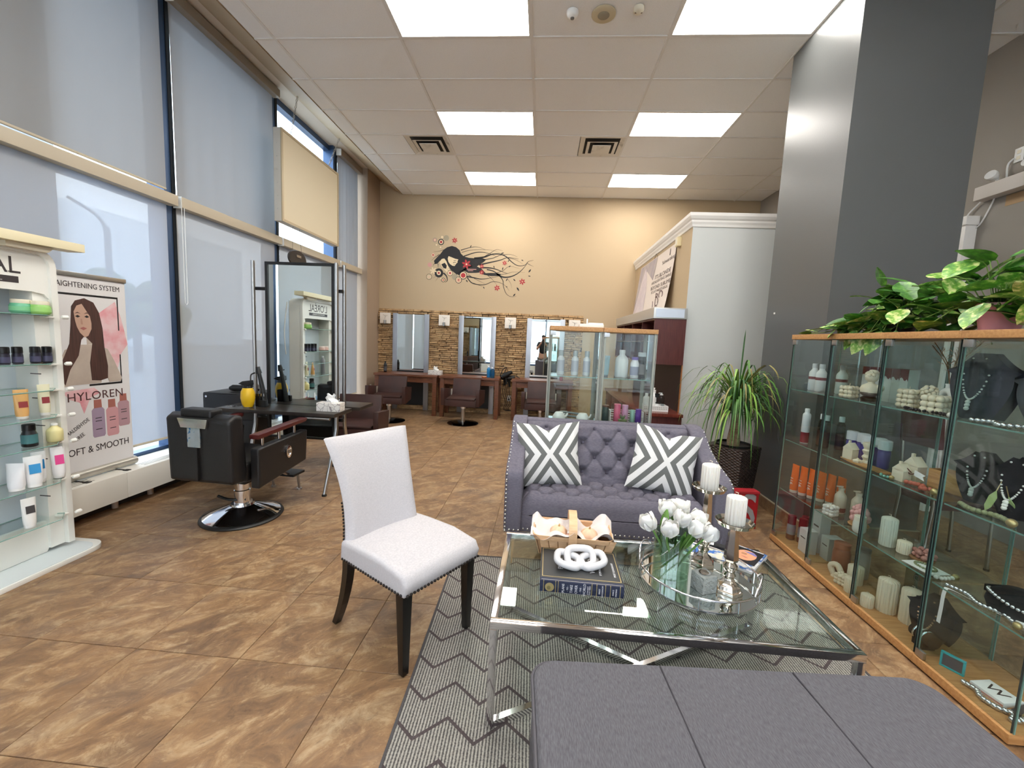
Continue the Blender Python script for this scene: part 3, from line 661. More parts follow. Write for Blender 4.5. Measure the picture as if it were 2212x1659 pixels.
for pts, w0 in [
    ([(740, 430), (900, 380), (1050, 360), (1220, 410)], 16), ([(760, 470), (950, 420), (1300, 410), (1500, 460)], 10), ([(800, 540), (1000, 470), (1150, 455), (1300, 480), (1420, 530)], 22),
    ([(1000, 570), (1200, 540), (1330, 490), (1480, 480), (1600, 520), (1720, 620), (1830, 680), (1960, 670), (2030, 600), (2120, 578)], 30), ([(1150, 560), (1300, 470), (1420, 400), (1540, 420)], 14),
    ([(1100, 690), (1300, 640), (1500, 590), (1640, 540), (1840, 560)], 30), ([(1140, 600), (1350, 560), (1500, 500), (1680, 480), (1820, 520)], 16), ([(1640, 545), (1800, 580), (1940, 660)], 9), ([(2020, 640), (2080, 670), (2135, 690)], 10),
    ([(1120, 740), (1300, 740), (1420, 760), (1540, 800), (1640, 830)], 30), ([(1250, 770), (1380, 800), (1480, 870), (1560, 960), (1580, 1080), (1640, 1210), (1740, 1262), (1830, 1245)], 22),
    ([(1440, 850), (1560, 900), (1700, 890), (1830, 830), (1930, 740), (2020, 620)], 34), ([(1430, 830), (1560, 780), (1680, 700), (1880, 740)], 12), ([(1500, 860), (1650, 830), (1760, 800), (1970, 805)], 10),
    ([(870, 910), (1000, 930), (1150, 950), (1300, 930), (1480, 890)], 26), ([(880, 930), (960, 1020), (1080, 1055), (1230, 1050), (1360, 995), (1480, 1000), (1600, 1050), (1690, 1150)], 20),
    ([(900, 880), (1050, 960), (1230, 1040)], 12), ([(1260, 870), (1360, 950), (1450, 1050)], 10), ([(1640, 920), (1710, 1010), (1740, 1105)], 7), ([(1000, 1030), (1120, 1070), (1210, 1110)], 8),
    ([(700, 880), (860, 760), (1000, 700)], 40), ([(410, 430), (320, 460), (220, 470)], 10), ([(330, 520), (240, 580), (180, 640)], 12), ([(300, 640), (240, 690), (215, 740)], 16), ([(420, 860), (480, 920), (495, 1000), (450, 1035)], 30), ([(270, 930), (210, 970)], 5), ([(320, 950), (260, 1025)], 5), ([(310, 690), (315, 770)], 14)]:
    dstroke(pts, w0)
for a in ((360, 288, [(57, DK), (40, DC), (24, DR)]), (240, 255, [(42, DG), (30, DP), (16, DC)]), (378, 198, [(33, DG), (26, DC)]), (458, 212, [(52, DG)]), (272, 343, [(26, DG), (20, DC)]), (352, 385, [(24, DG), (18, DC)]), (212, 532, [(34, DP), (28, DC), (16, DR)]), (152, 715, [(42, DP)]),
          (142, 940, [(54, DK), (46, DC), (32, DG), (26, DC), (12, DP)]), (330, 862, [(85, DK), (42, DC), (20, DR)]), (420, 992, [(40, DK), (30, DC), (14, DR)]), (548, 858, [(54, DK), (46, DC), (26, DP), (16, DR)]), (640, 925, [(56, DG)]), (716, 982, [(62, DK), (52, DC), (36, DR), (28, DC), (16, DR)]), (802, 893, [(74, DK), (62, DC), (45, DR)]), (372, 965, [(20, DG), (15, DC)]), (510, 790, [(22, DG), (17, DC)])):
    ddisc(*a)
for f_ in ((620, 252, 55), (858, 685, 92), (1152, 715, 46), (1155, 825, 50), (1582, 640, 46), (1930, 975, 62), (1458, 1105, 58)): dflower(*f_, rot=.3)
dflower(222, 825, 72, DC, 5, .2)
for l_ in ((930, 352, 26, -60), (1535, 462, 32, -20), (1655, 600, 24, -50), (1915, 582, 24, 20), (2062, 770, 40, -55), (2060, 868, 26, 10), (1780, 948, 30, 40), (1635, 950, 28, -60), (1855, 1115, 44, 55), (1790, 1225, 36, -50), (875, 995, 30, 50), (1205, 1110, 24, 60), (1385, 720, 26, 70), (1550, 745, 30, -75), (1680, 700, 26, -40), (1640, 1078, 20, 30)): dleaf(*l_)
dpoly([(870, 770), (1050, 768), (1050, 780), (870, 784)], DP, 'highlight_bar', 6); dpoly([(890, 798), (990, 796), (990, 806), (890, 808)], DP, 'highlight_bar', 6)
# ---- hanging light box seen from behind
SB = thing('light_box_sign', 'cream light box sign hanging on chains in front of the open window', 'sign', (-3.25, 5.66, 2.80), world=True)
MB().box(-3.30, 4.97, 2.81, -3.21, 6.36, 3.88).build('case', mat('sign_case', (205, 200, 190), .5), SB, bevel=.004)
MB().box(-3.21, 4.995, 2.835, -3.204, 6.335, 3.855).build('face_panel', mat('sign_face', (226, 214, 186), .5), SB)
for (a, c, d, e) in ((4.97, 2.81, 6.36, 2.84), (4.97, 3.85, 6.36, 3.88), (4.97, 2.84, 5.0, 3.85), (6.33, 2.84, 6.36, 3.85)): MB().box(-3.212, a, c, -3.196, d, e).build('frame_bar', mat('sign_frame', (196, 180, 150), .4, .3), SB)
for q in range(6): MB().cyl((-3.255, 4.968, 0), .004, 2.95+q*.15, 2.957+q*.15, 6).build('rivet', STEEL, SB)
for (ya, yb, xa) in ((5.25, 5.41, -3.26), (6.15, 6.5, -3.255)):
    n_ = 13
    for q in range(n_):
        f = q/(n_-1); p = Vector((xa, ya+(yb-ya)*f, 3.88+.57*f)); e = .5/ n_
        a = [(p.x+(.011*math.cos(g) if q % 2 else 0), p.y+(0 if q % 2 else .011*math.cos(g))+.01*math.sin(g), p.z+.026*math.sin(g)) for g in [k*math.pi/4 for k in range(8)]]
        MB().tube(a, .0035, 5, True).build('chain_link', STEEL, SB)
pl = thing('hanging_plaque', 'dark oval plaque hanging on two wires above the mirror station', 'plaque', (-3.25, 4.99, 2.32), world=True)
MB().lathe([(.19, -.012), (.2, 0), (.19, .012)], n=30, sx=.55).xf((-3.22, 5.3, 2.42), ry=90, rx=0).build('disc', mat('dark_wood_disc', (44, 38, 34), .5), pl, smooth=True)
for d in (-.1, .1): MB().tube([(-3.22, 5.3+d, 2.5), (-3.23, 5.3+d*.7, 2.81)], .002, 4).build('wire', BLACK, pl)
MB().box(-3.205, 5.26, 2.44, -3.20, 5.36, 2.47).build('clip', STEEL, pl); MB().tube([(-3.2, 5.1, 2.44), (-3.18, 5.07, 2.44), (-3.18, 5.07, 2.38), (-3.2, 5.12, 2.38)], .004, 5).build('handle', BLACK, pl)
# ---- free-standing double mirror station
ST = thing('styling_station', 'free-standing double mirror station with steel tubes and black shelves', 'mirror station', (-2.25, 3.76, 0), world=True)
MB().box(-2.555, 3.742, .50, -1.945, 3.778, 2.095).build('mirror_plate', MIRROR, ST)
fr = [(-2.58, .48, -2.555, 2.12), (-1.945, .48, -1.905, 2.12), (-2.555, 2.095, -1.945, 2.12), (-2.555, .48, -1.945, .50)]
for a, c, d, e in fr: MB().box(a, 3.73, c, d, 3.79, e).build('mirror_frame', BLACK, ST, bevel=.002)
for (x, ys_, foot) in ((-2.675, -1, (-2.64, 3.47)), (-2.60, 1, (-2.62, 4.08)), (-1.885, -1, (-1.93, 3.56)), (-1.865, 1, (-1.88, 4.02))):
    y = 3.76+ys_*.055
    MB().tube(smoothpath([(x, y, 2.12), (x, y, 1.4), (x, y, .72), (x*.9+foot[0]*.1, y*.8+foot[1]*.2, .5), (foot[0], foot[1], .012)], 5), .017, 12).build('steel_tube', STEEL, ST, smooth=True)
    MB().lathe([(.022, 0), (.022, .012), (.018, .02)], (foot[0], foot[1], 0), 12).build('foot_cap', BLACK, ST)
for z in (1.86, .66):
    for (xa, xb) in ((-2.69, -2.58), (-1.905, -1.85)): MB().box(xa, 3.745, z, xb, 3.775, z+.03).build('clamp', BLACKM, ST, bevel=.003)
MB().box(-2.83, 3.40, .768, -1.75, 3.735, .80).build('shelf', mat('black_laminate', (40, 36, 34), .28, col2=(52, 46, 42), nscale=6, stretch=(1, 18, 1)), ST, bevel=.003)
MB().box(-2.70, 3.79, .768, -1.70, 4.10, .80).build('shelf', MATS['black_laminate'], ST, bevel=.003)
for (x, y) in ((-2.75, 3.48), (-2.68, 3.53), (-2.60, 3.50), (-2.64, 3.6)): MB().lathe([(.03, .801), (.036, .803), (.036, .806), (.03, .806), (.03, .801)], (x, y, 0), 18, cap=False).build('tool_ring', CHROME, ST, smooth=True)
MB().tube([(-2.02, 3.42, .75), (-1.80, 3.42, .75)], .012, 8).build('towel_rail', STEEL, ST)
tissue_box('patterned tissue box on the black shelf of the mirror station', (-1.865, 3.56, .80), 4, (.21, .11, .075))
# hair dryers standing in the tool rings
hd = thing('hair_dryer', 'yellow hair dryer with black nozzle on the mirror station shelf', 'hair dryer', (-2.60, 3.50, .80))
MB().lathe([(.038, .004), (.05, .03), (.062, .085), (.058, .14), (.042, .175)], n=20, sy=.8).build('body', mat('dryer_yellow', (232, 186, 30), .4), hd, smooth=True)
MB().lathe([(.042, .17), (.036, .20), (.028, .22)], n=16, sy=.8).build('vent_grille', BLACK, hd)
MB().prism([(-.07, .212), (-.03, .235), (.035, .245), (.04, .205), (.02, .19), (-.03, .2)], 'y', -.028, .028).build('nozzle', BLACK, hd, bevel=.005)
MB().tube(smoothpath([(.03, 0, .24), (.02, .02, .29), (.05, .03, .31)], 4), .006, 6).build('cord', BLACK, hd)
hd = thing('hair_straightener', 'black hair iron and clippers standing behind the yellow dryer', 'hair iron', (-2.50, 3.585, .80))
MB().tube([(.0, .0, 0), (-.02, 0, .16), (-.055, 0, .33)], [.03, .022, .016], 10).build('iron_body', BLACK, hd, smooth=True)
MB().tube([(-.05, 0, .30), (-.062, 0, .36)], [.026, .018], 10).build('iron_tip', BLACK, hd, smooth=True)
MB().cbox((-.045, .0, .06), (.05, .07, .12)).build('clipper_body', BLACKM, hd, bevel=.01); MB().cbox((.0, -.03, .03), (.07, .03, .06)).build('charger', BLACK, hd, bevel=.006)
for q in range(4): MB().cbox((-.06+.025*q, -.036, .11), (.004, .004, .025)).build('comb_tooth', CHROME, hd)
# ---- black tool cabinet with a bag on top
BC_ = thing('tool_cabinet', 'plain black storage cabinet behind the barber chair by the window', 'cabinet', (-3.02, 3.98, 0))
MB().box(-.26, -.18, 0, .26, .2, .865).build('body', BLACK, BC_, bevel=.004)
MB().box(-.255, -.19, .62, .255, -.18, .855).build('drawer', mat('black_front', (18, 18, 20), .4), BC_, bevel=.002); MB().box(-.255, -.19, .05, .255, -.18, .61).build('door', MATS['black_front'], BC_, bevel=.002)
MB().cyl((0, 0, 0), .011, 0, .012, 12).xf((-.215, -.19, .83), rx=90).build('lock', CHROME, BC_, smooth=True)
bg_ = thing('tool_bag', 'black rolled tool bag lying on the black cabinet', 'bag', (-2.98, 3.95, .865))
MB().tube([(-.14, 0, .03), (-.11, 0, .035), (.05, .01, .034), (.12, .01, .042)], [.018, .032, .034, .03], 12).build('roll', mat('black_cloth', (16, 16, 17), .8), bg_, smooth=True)
MB().tube([(.10, .01, .05), (.14, 0, .06), (.17, -.02, .03)], [.03, .028, .016], 8).build('buckle_end', BLACK, bg_, smooth=True)
for q in range(3): MB().ball((.12+.02*q, -.03+.01*q, .05-.012*q), .008, 8, 5).build('metal_stud', CHROME, bg_)
# ---- black hydraulic barber chair (faces +Y)
BCH = thing('barber_chair', 'black leather barber chair with round chrome base and wood armrests', 'barber chair', (-2.34, 3.06, 0), -4)
MB().lathe([(.285, 0), (.292, .01), (.285, .022), (.27, .026)], n=48).build('base_rim', BLACK, BCH, smooth=True)
MB().lathe([(.272, .024), (.22, .05), (.12, .085), (.085, .10), (.08, .115), (0.0, .116)], n=48, cap=False).build('base_dome', CHROME, BCH, smooth=True)
MB().lathe([(.058, .11), (.058, .22), (.05, .225), (.05, .36)], n=28).build('hydraulic_column', CHROME, BCH, smooth=True)
MB().tube(smoothpath([(-.16, -.06, .17), (-.05, -.07, .155), (.05, -.02, .15)], 4), .011, 8).build('pump_lever', BLACK, BCH)
MB().box(-.2, -.2, .345, .2, .2, .375).build('seat_plate', BLACKM, BCH)
MB().box(-.25, -.24, .375, .25, .28, .52).build('seat', LEATHER, BCH, bevel=.03, seg=3)
bk = MB().prism([(-.25, .385), (-.37, .40), (-.385, .86), (-.33, .895), (-.26, .88), (-.225, .45)], 'x', -.255, .255).build('backrest', LEATHER, BCH, bevel=.035, seg=3)
MB().box(-.003, -.392, .42, .003, -.375, .80).build('seam', mat('seam_black', (8, 8, 9), .6), bk)
hr = MB().box(-.145, -.375, .865, .105, -.27, .925).build('headrest', LEATHER, BCH, bevel=.022, seg=3)
MB().prism([(-.135, .865), (.10, .865), (.085, .80), (-.11, .80)], 'y', -.405, -.388).build('chrome_plate', mat('hammered_steel', (200, 198, 192), .25, 1.0, bump=.3, bscale=12), hr, bevel=.003)
MB().box(-.07, -.394, .66, .03, -.384, .80).build('chrome_plate', mat('sticker_steel', (190, 200, 205), .25, .8, col2=(70, 130, 180), nscale=24, mixlo=.6, mixhi=.62), hr, bevel=.002)
for s in (-1, 1):
    a = MB().prism([(-.22, .33), (.33, .40), (.35, .66), (-.22, .63)], 'x', s*.265, s*.335).build('arm_panel', LEATHER, BCH, bevel=.016, seg=3)
    MB().prism([(-.22, .70), (.33, .735), (.345, .765), (-.22, .735)], 'x', s*.26, s*.34).build('armrest', mat('armrest_wood', (78, 30, 28), .3), BCH, bevel=.012, seg=2)
    for y in (-.14, .04, .22): MB().cyl((s*.30, y, 0), .012, .64+.05*(y+.14), .715+.06*(y+.14), 10).build('arm_post', CHROME, BCH, smooth=True)
    if s > 0:
        MB().lathe([(.05, 0), (.05, .008), (.036, .01), (.036, .004)], n=20, sx=1.0, sy=.62, cap=True).xf((.337, .10, .53), ry=90, rx=0).build('recline_plate', CHROME, a, smooth=True)
        MB().cbox((.348, .10, .53), (.01, .03, .02)).build('recline_latch', STEEL, a)
MB().box(-.16, .40, .20, .16, .56, .222).build('footrest_plate', BLACK, BCH, bevel=.006)
for s in (-1, 1): MB().tube(smoothpath([(s*.1, .2, .36), (s*.1, .34, .26), (s*.1, .44, .205)], 4), .012, 8).build('footrest_tube', CHROME, BCH, smooth=True)
for s in (-1, 1): MB().tube([(s*.13, .50, .2), (s*.13, .52, .06)], .011, 8).lathe([(.022, .045), (.022, .06)], (s*.13, .52, 0), 10).build('footrest_leg', STEEL, BCH)
# ================================================================ WAITING AREA
# ---- rug
m, t, b = node_mat('zigzag_rug'); n = N(t); tc = n('ShaderNodeTexCoord'); sp = n('ShaderNodeSeparateXYZ'); n.link(tc.outputs['Object'], sp.inputs[0])
X, Y = sp.outputs[0], sp.outputs[1]
zz = n.math('PINGPONG', n.math('ADD', X, 5.0), .115)
tt_ = n.math('FRACT', n.math('DIVIDE', n.math('ADD', n.math('ADD', Y, 5.0), n.math('MULTIPLY', zz, .85)), .17))
line = n.math('LESS_THAN', tt_, .10)
rib = n.math('FRACT', n.math('DIVIDE', n.math('ADD', X, 5.0), .0125)); rb = n.math('PINGPONG', rib, .5)
nz = n.noise(tc.outputs['Object'], 150, 3, .6)
f = n.math('ADD', n.math('MULTIPLY', rb, 1.3), n.math('MULTIPLY', n.math('SUBTRACT', nz, .5), .9))
base = n.ramp(f, [(.08, (70, 68, 68)), (.34, (138, 135, 129)), (.62, (172, 168, 160))])
n.link(n.mix(line, base, n.mix(nz, lin((54, 46, 48)), lin((92, 82, 84)))), b.inputs['Base Color']); b.inputs['Roughness'].default_value = .95
bp = n('ShaderNodeBump'); bp.inputs['Strength'].default_value = .6; bp.inputs['Distance'].default_value = .004; n.link(f, bp.inputs['Height']); n.link(bp.outputs[0], b.inputs['Normal'])
RUG = m
rg = thing('area_rug', 'grey woven area rug with dark zigzag lines under the coffee table', 'rug', (.55, 1.9, 0), 1.6)
MB().box(-1.05, -1.35, 0.0005, 1.05, .83, .008).build('weave', RUG, rg)
for a in ((-1.06, -1.355, -1.05, .835), (1.05, -1.355, 1.06, .835)): MB().box(a[0], a[1], .0005, a[2], a[3], .010).build('edge_binding', mat('rug_binding', (78, 76, 78), .9), rg)
for y in (-1.362, .83): MB().box(-1.05, y, .0005, 1.05, y+.012, .010).build('edge_binding', MATS['rug_binding'], rg)
# ---- tufted loveseat
FAB = mat('slate_linen', (94, 91, 104), .9, col2=(116, 112, 124), nscale=55, stretch=(1, 1, 5), bump=.25, bscale=420, mixlo=.3, mixhi=.7)
SF = thing('loveseat', 'grey button-tufted loveseat with nailhead trim behind the coffee table', 'sofa', (.525, 3.0, 0), world=True)
NAIL = mat('nailhead', (215, 212, 206), .2, 1.0)
def tuft(u, v, su, sv, A, cd=.28, cw=.05):          # u,v in metres, diamond lattice
    a, c = u/su, v/sv
    best = 9
    for i in range(math.floor(a)-1, math.floor(a)+3):
        for j in range(math.floor(c)-1, math.floor(c)+3):
            if (i+j) % 2: continue
            d = math.hypot((a-i), (c-j)*1.0); best = min(best, d)
    p, q = (a+c)/2, (a-c)/2
    cr = min(abs(p-round(p)), abs(q-round(q)))
    return A*min(1, best/.55)**.8 - A*cd*math.exp(-(cr/cw)**2)*min(1, best/.15)
X0, X1 = -.09, 1.14
BR = MB()
def bfn(u, v):
    x = X0+(X1-X0)*u; h = .47+.42*v; y = 3.05+.17*v**1.2
    e = min(1, min(u, 1-u)/.06)*min(1, (1-v)/.10+.15)
    d = tuft(x-.525, h-.545, .0925, .10, .05) if v > .12 else .045
    if v > .93: y += (v-.93)*.9
    return (x, y-(d*e), h + (0 if v < .97 else -.004))
BR.grid(bfn, 140, 56)
bo = BR.build('backrest', FAB, SF, smooth=80, norm=False)
MB().prism([(3.10, .24), (3.34, .24), (3.345, .87), (3.30, .895), (3.235, .885), (3.13, .55)], 'x', X0-.01, X1+.01).build('back_frame', FAB, SF, bevel=.015)
def sfn(u, v):
    x = X0+(X1-X0)*u; y = 2.655+.44*v; rise = min(1, v/.16)
    z = .30+.125*math.sqrt(max(0, 1-(1-rise)**2)); yy = y
    if v < .3: yy = 2.655+.03*(1-math.sqrt(max(0, 1-(1-rise)**2)))*0 + .44*v
    d = tuft(x-.525, y-2.80, .09, .085, .062, .5, .07) if v > .16 else .058
    e = min(1, min(u, 1-u)/.05)
    return (x, yy-.0, z + d*e*(1 if v > .16 else .9))
so = MB().grid(sfn, 150, 60).build('seat_cushion', FAB, SF, smooth=80, norm=False)
MB().box(X0, 2.65, .235, X1, 3.10, .345).build('front_rail', FAB, SF, bevel=.01)
for u in range(-6, 7):
    for j in range(0, 5):
        if (u+j) % 2: continue
        x, h = .525+u*.0925, .545+j*.10-.0
        if not (X0+.05 < x < X1-.05) or h > .87: continue
        v = (h-.47)/.42; MB().ball((x, 3.05+.17*v**1.2-.008, h), .014, 10, 6, sy=.6).build('button', mat('button_linen', (88, 84, 98), .8), bo, smooth=True)
for u in range(-6, 7):
    for j in range(0, 4):
        if (u+j) % 2: continue
        MB().ball((.525+u*.09, 2.80+j*.085, .428), .011, 8, 5, sz=.6).build('button', MATS['button_linen'], so, smooth=True)
armp = [(2.62, .235), (2.615, .60), (2.635, .645), (2.70, .675), (2.86, .715), (3.0, .77), (3.10, .835), (3.17, .885), (3.24, .90), (3.34, .90), (3.345, .235)]
nm_ = MB().ball((0, 0, 0), .0075, 8, 5, sy=.6).mesh('nailhead', NAIL, smooth=True)
for s, xa, xb in ((-1, -.20, -.085), (1, 1.135, 1.25)):
    ao = MB().prism(armp, 'x', xa, xb).build('arm', FAB, SF, bevel=.022, seg=3)
    pts = [(2.612, .25+.028*k) for k in range(13)]
    sl = smoothpath([(p[0], p[1], 0) for p in armp[1:8]], 4)
    xe = xa+.012 if s < 0 else xb-.012
    for (yy, zz_) in pts: obj_of('nailhead', nm_, ao, (xe-SF.location.x, yy-SF.location.y, zz_))
    last = None
    for p in sl:
        if last is None or (Vector((p.x, p.y))-last).length > .027:
            last = Vector((p.x, p.y)); obj_of('nailhead', nm_, ao, (xe-SF.location.x, p.x-.004-SF.location.y, p.y-.004))
for k in range(48): obj_of('nailhead', nm_, SF, (-.19+k*.0303-SF.location.x, 2.644 - SF.location.y if -.085 < -.19+k*.0303 < 1.135 else 2.615-SF.location.y, .258))
for x in (-.15, 1.20):
    for y in (2.67, 3.29): MB().loft([(x-.03, y-.03, .24), (x+.03, y-.03, .24), (x+.03, y+.03, .24), (x-.03, y+.03, .24)], [(x-.018, y-.018, 0), (x+.018, y-.018, 0), (x+.018, y+.018, 0), (x-.018, y+.018, 0)]).build('leg', mat('sofa_leg_wood', (150, 116, 84), .5), SF)
# ---- cushions
m, t, b = node_mat('chevron_cushion'); n = N(t); tc = n('ShaderNodeTexCoord'); sp = n('ShaderNodeSeparateXYZ'); n.link(tc.outputs['Object'], sp.inputs[0])
d_ = n.math('SUBTRACT', n.math('ABSOLUTE', n.math('ADD', sp.outputs[0], .0)), n.math('MULTIPLY', n.math('ABSOLUTE', n.math('ADD', sp.outputs[2], .0)), .72))
st_ = n.math('GREATER_THAN', n.math('FRACT', n.math('ADD', n.math('DIVIDE', n.math('ABSOLUTE', d_), .088), .30)), .52)
n.link(n.mix(st_, lin((236, 235, 233)), lin((112, 114, 112))), b.inputs['Base Color']); b.inputs['Roughness'].default_value = .85
CUSH = m
def cushion(label, loc, rx, ry, rz, S=.235):
    def side(sg):
        def fn(u, v):
            a, c = u*2-1, v*2-1
            k = 1-.10*(1-a*a*0)*(abs(a)*(1-abs(c)) if False else 0)
            px = a*S*(1-.09*(1-c*c)*abs(a)); pz = c*S*(1-.09*(1-a*a)*abs(c))
            th = .085*max(0, (1-a**2))**.55*max(0, (1-c**2))**.55
            pz -= .045*math.exp(-(a/.25)**2)*max(0, c)**3       # karate-chop dent on top
            return (px, sg*th, pz)
        return fn
    o = MB().grid(side(-1), 22, 22).grid(side(1), 22, 22)
    me = o.mesh('cushion', CUSH, smooth=80, norm=False); ob = obj_of('cushion', me, None, loc, (R(rx), R(ry), R(rz))); set_props(ob, label, 'cushion', 'chevron cushions on the loveseat')
    return ob
cushion('grey and white chevron cushion at the window end of the loveseat', (.085, 2.975, .685), -16, -3, 6)
cushion('grey and white chevron cushion at the potted-plant end of the loveseat', (.90, 2.955, .685), -16, 10, -4)
# ---- chrome and glass coffee table
CT_ = thing('coffee_table', 'square-legged chrome coffee table with clear glass top on the rug', 'table', (.525, 1.82, 0), world=True)
tx0, tx1, ty0, ty1, tz = -.145, 1.195, 1.445, 2.195, .45
e_ = .028
for (a, c, d, f_) in ((tx0, ty0, tx1, ty0+e_), (tx0, ty1-e_, tx1, ty1), (tx0, ty0+e_, tx0+e_, ty1-e_), (tx1-e_, ty0+e_, tx1, ty1-e_)):
    MB().box(a, c, tz-.03, d, f_, tz).build('top_rail', CHROME, CT_, bevel=.003)
MB().box(tx0+e_, ty0+e_, tz-.012, tx1-e_, ty1-e_, tz-.002).build('glass_top', glass_mat('table_glass', (240, 249, 246), .09), CT_)
for (x, y) in ((tx0, ty0), (tx1-e_, ty0), (tx0, ty1-e_), (tx1-e_, ty1-e_)): MB().box(x, y, 0.0085, x+e_, y+e_, tz-.03).build('leg', CHROME, CT_, bevel=.003)
for k_, (pa, pb) in enumerate((((tx0+.014, ty0+.014), (tx1-.014, ty1-.014)), ((tx0+.014, ty1-.014), (tx1-.014, ty0+.014)))):
    pa, pb = Vector(pa), Vector(pb); dd = (pb-pa).normalized(); nn = Vector((-dd.y, dd.x))*.012; z0_, z1_ = .0088, .036-.001*k_
    MB().loft([(*(pa-nn), z0_), (*(pa+nn), z0_), (*(pa+nn), z1_), (*(pa-nn), z1_)], [(*(pb-nn), z0_), (*(pb+nn), z0_), (*(pb+nn), z1_), (*(pb-nn), z1_)]).build('cross_stretcher', CHROME, CT_)
# ---- white dining chair (faces -Y locally)
LIN = mat('ivory_linen', (204, 201, 204), .9, col2=(190, 188, 192), nscale=110, stretch=(1, 1, 5), bump=.2, bscale=420)
DC_ = thing('dining_chair', 'ivory upholstered dining chair with nailhead trim and black legs', 'chair', (-.625, 1.955, 0), 57)
EBON = mat('ebony_wood', (14, 12, 12), .3)
def seatfn(u, v, top=True): return None
sw, sd = .235, .26
MB().prism([(-sd-.005, .385), (-sd-.02, .44), (-sd+.005, .485), (-.10, .505), (.10, .50), (.22, .49), (.23, .385)], 'x', -sw, sw).build('seat', LIN, DC_, bevel=.03, seg=3)
def back(sg):
    def fn(u, v):
        a = u*2-1; h = .40+.575*v
        wd = .228+.022*v**1.6-.022*math.sin(math.pi*v); cv = .035*(1-a*a)*1.0
        yc = .215+.02*v+.13*v**2
        th = (.052-.014*v)*(1-abs(a)**8)**.5*(1 if v < .985 else .6)
        return (a*wd, yc+cv-.02+sg*th, h+.02*(a*a)*0-.012*(1-a*a)*v)
    return fn
bb = MB().grid(back(-1), 24, 26).grid(back(1), 24, 26)
g1, g2 = back(-1), back(1)
bb.add([g1(i/24, 1) for i in range(25)]+[g2(i/24, 1) for i in range(25)], [(i, i+1, 26+i, 25+i) for i in range(24)])
bbo = bb.build('backrest', LIN, DC_, smooth=80)
ndk = MB().ball((0, 0, 0), .0068, 8, 5).mesh('nailhead', mat('dark_nailhead', (60, 56, 56), .3, .9), smooth=True)
for k in range(24): obj_of('nailhead', ndk, DC_, (-sw+.015+k*.0193, -sd-.013, .402))
for s in (-1, 1):
    for k in range(24): obj_of('nailhead', ndk, DC_, (s*(sw+.001), -sd+.012+k*.0195, .402))
    for k in range(16):
        v = .03+k*.028; q = back(1)(.975 if s > 0 else .025, v); obj_of('nailhead', ndk, bbo, (q[0], q[1], q[2]))
for s in (-1, 1):
    x = s*.20
    MB().loft([(x-.026, -.25, .39), (x+.026, -.25, .39), (x+.026, -.20, .39), (x-.026, -.20, .39)], [(x-.016, -.245, .009), (x+.016, -.245, .009), (x+.016, -.213, .009), (x-.016, -.213, .009)]).build('leg', EBON, DC_, bevel=.003)
    mb = MB(); prev = None
    for k in range(7):
        f_ = k/6; z = .40*(1-f_)+.0012*f_; y = .20+.115*f_**1.8+.0*f_; hw = .022-.006*f_
        ring = [(x-hw, y-hw, z), (x+hw, y-hw, z), (x+hw, y+hw, z), (x-hw, y+hw, z)]
        if prev: mb.loft(prev, ring)
        prev = ring
    mb.build('leg', EBON, DC_)
# ---- grey bench
BNF = mat('grey_linen', (80, 79, 85), .92, col2=(104, 103, 109), nscale=60, stretch=(6, 1, 1), bump=.25, bscale=420, mixlo=.3, mixhi=.7)
BN = thing('upholstered_bench', 'grey fabric bench with seamed top in front of the coffee table', 'bench', (.68, .95, 0), 3.5)
bl, bw, cr_ = .64, .36, .07
def rr(l, w_, r_, n_=6):
    out = []
    for cx, cy2, a0 in ((l-r_, w_-r_, 0), (-l+r_, w_-r_, 90), (-l+r_, -w_+r_, 180), (l-r_, -w_+r_, 270)):
        for k in range(n_+1): a = R(a0+90*k/n_); out.append((cx+r_*math.cos(a), cy2+r_*math.sin(a)))
    return out
MB().prism(rr(bl, bw, cr_), 'z', .10, .445).build('upholstered_body', BNF, BN, bevel=.012, seg=2)
tp = MB(); pr = [(1.0, .442), (.997, .455), (.985, .462), (.5, .467), (0.01, .469)]
for A, B in zip(pr, pr[1:]):
    a = [(x*A[0], y*A[0], A[1]) for x, y in rr(bl, bw, cr_)]; c = [(x*B[0], y*B[0], B[1]) for x, y in rr(bl, bw, cr_)]; k = len(a)
    tp.add(a+c, [(i, (i+1) % k, k+(i+1) % k, k+i) for i in range(k)])
tp.build('top_cushion', BNF, BN, smooth=60)
MB().tube([(x, y, .447) for x, y in rr(bl+.003, bw+.003, cr_, 8)], .006, 6, True).build('piping', mat('piping_grey', (86, 84, 90), .9), BN)
for x in (-.225, .205): MB().tube([(x, -bw+.02, .4655), (x, 0, .4685), (x, bw-.012, .4655)], .0026, 5).build('seam', mat('seam_grey', (60, 58, 64), .9), BN)
for sx in (-1, 1):
    for sy in (-1, 1): MB().lathe([(.018, .0085), (.026, .10)], (sx*.55, sy*.28, 0), 12).build('leg', EBON, BN)
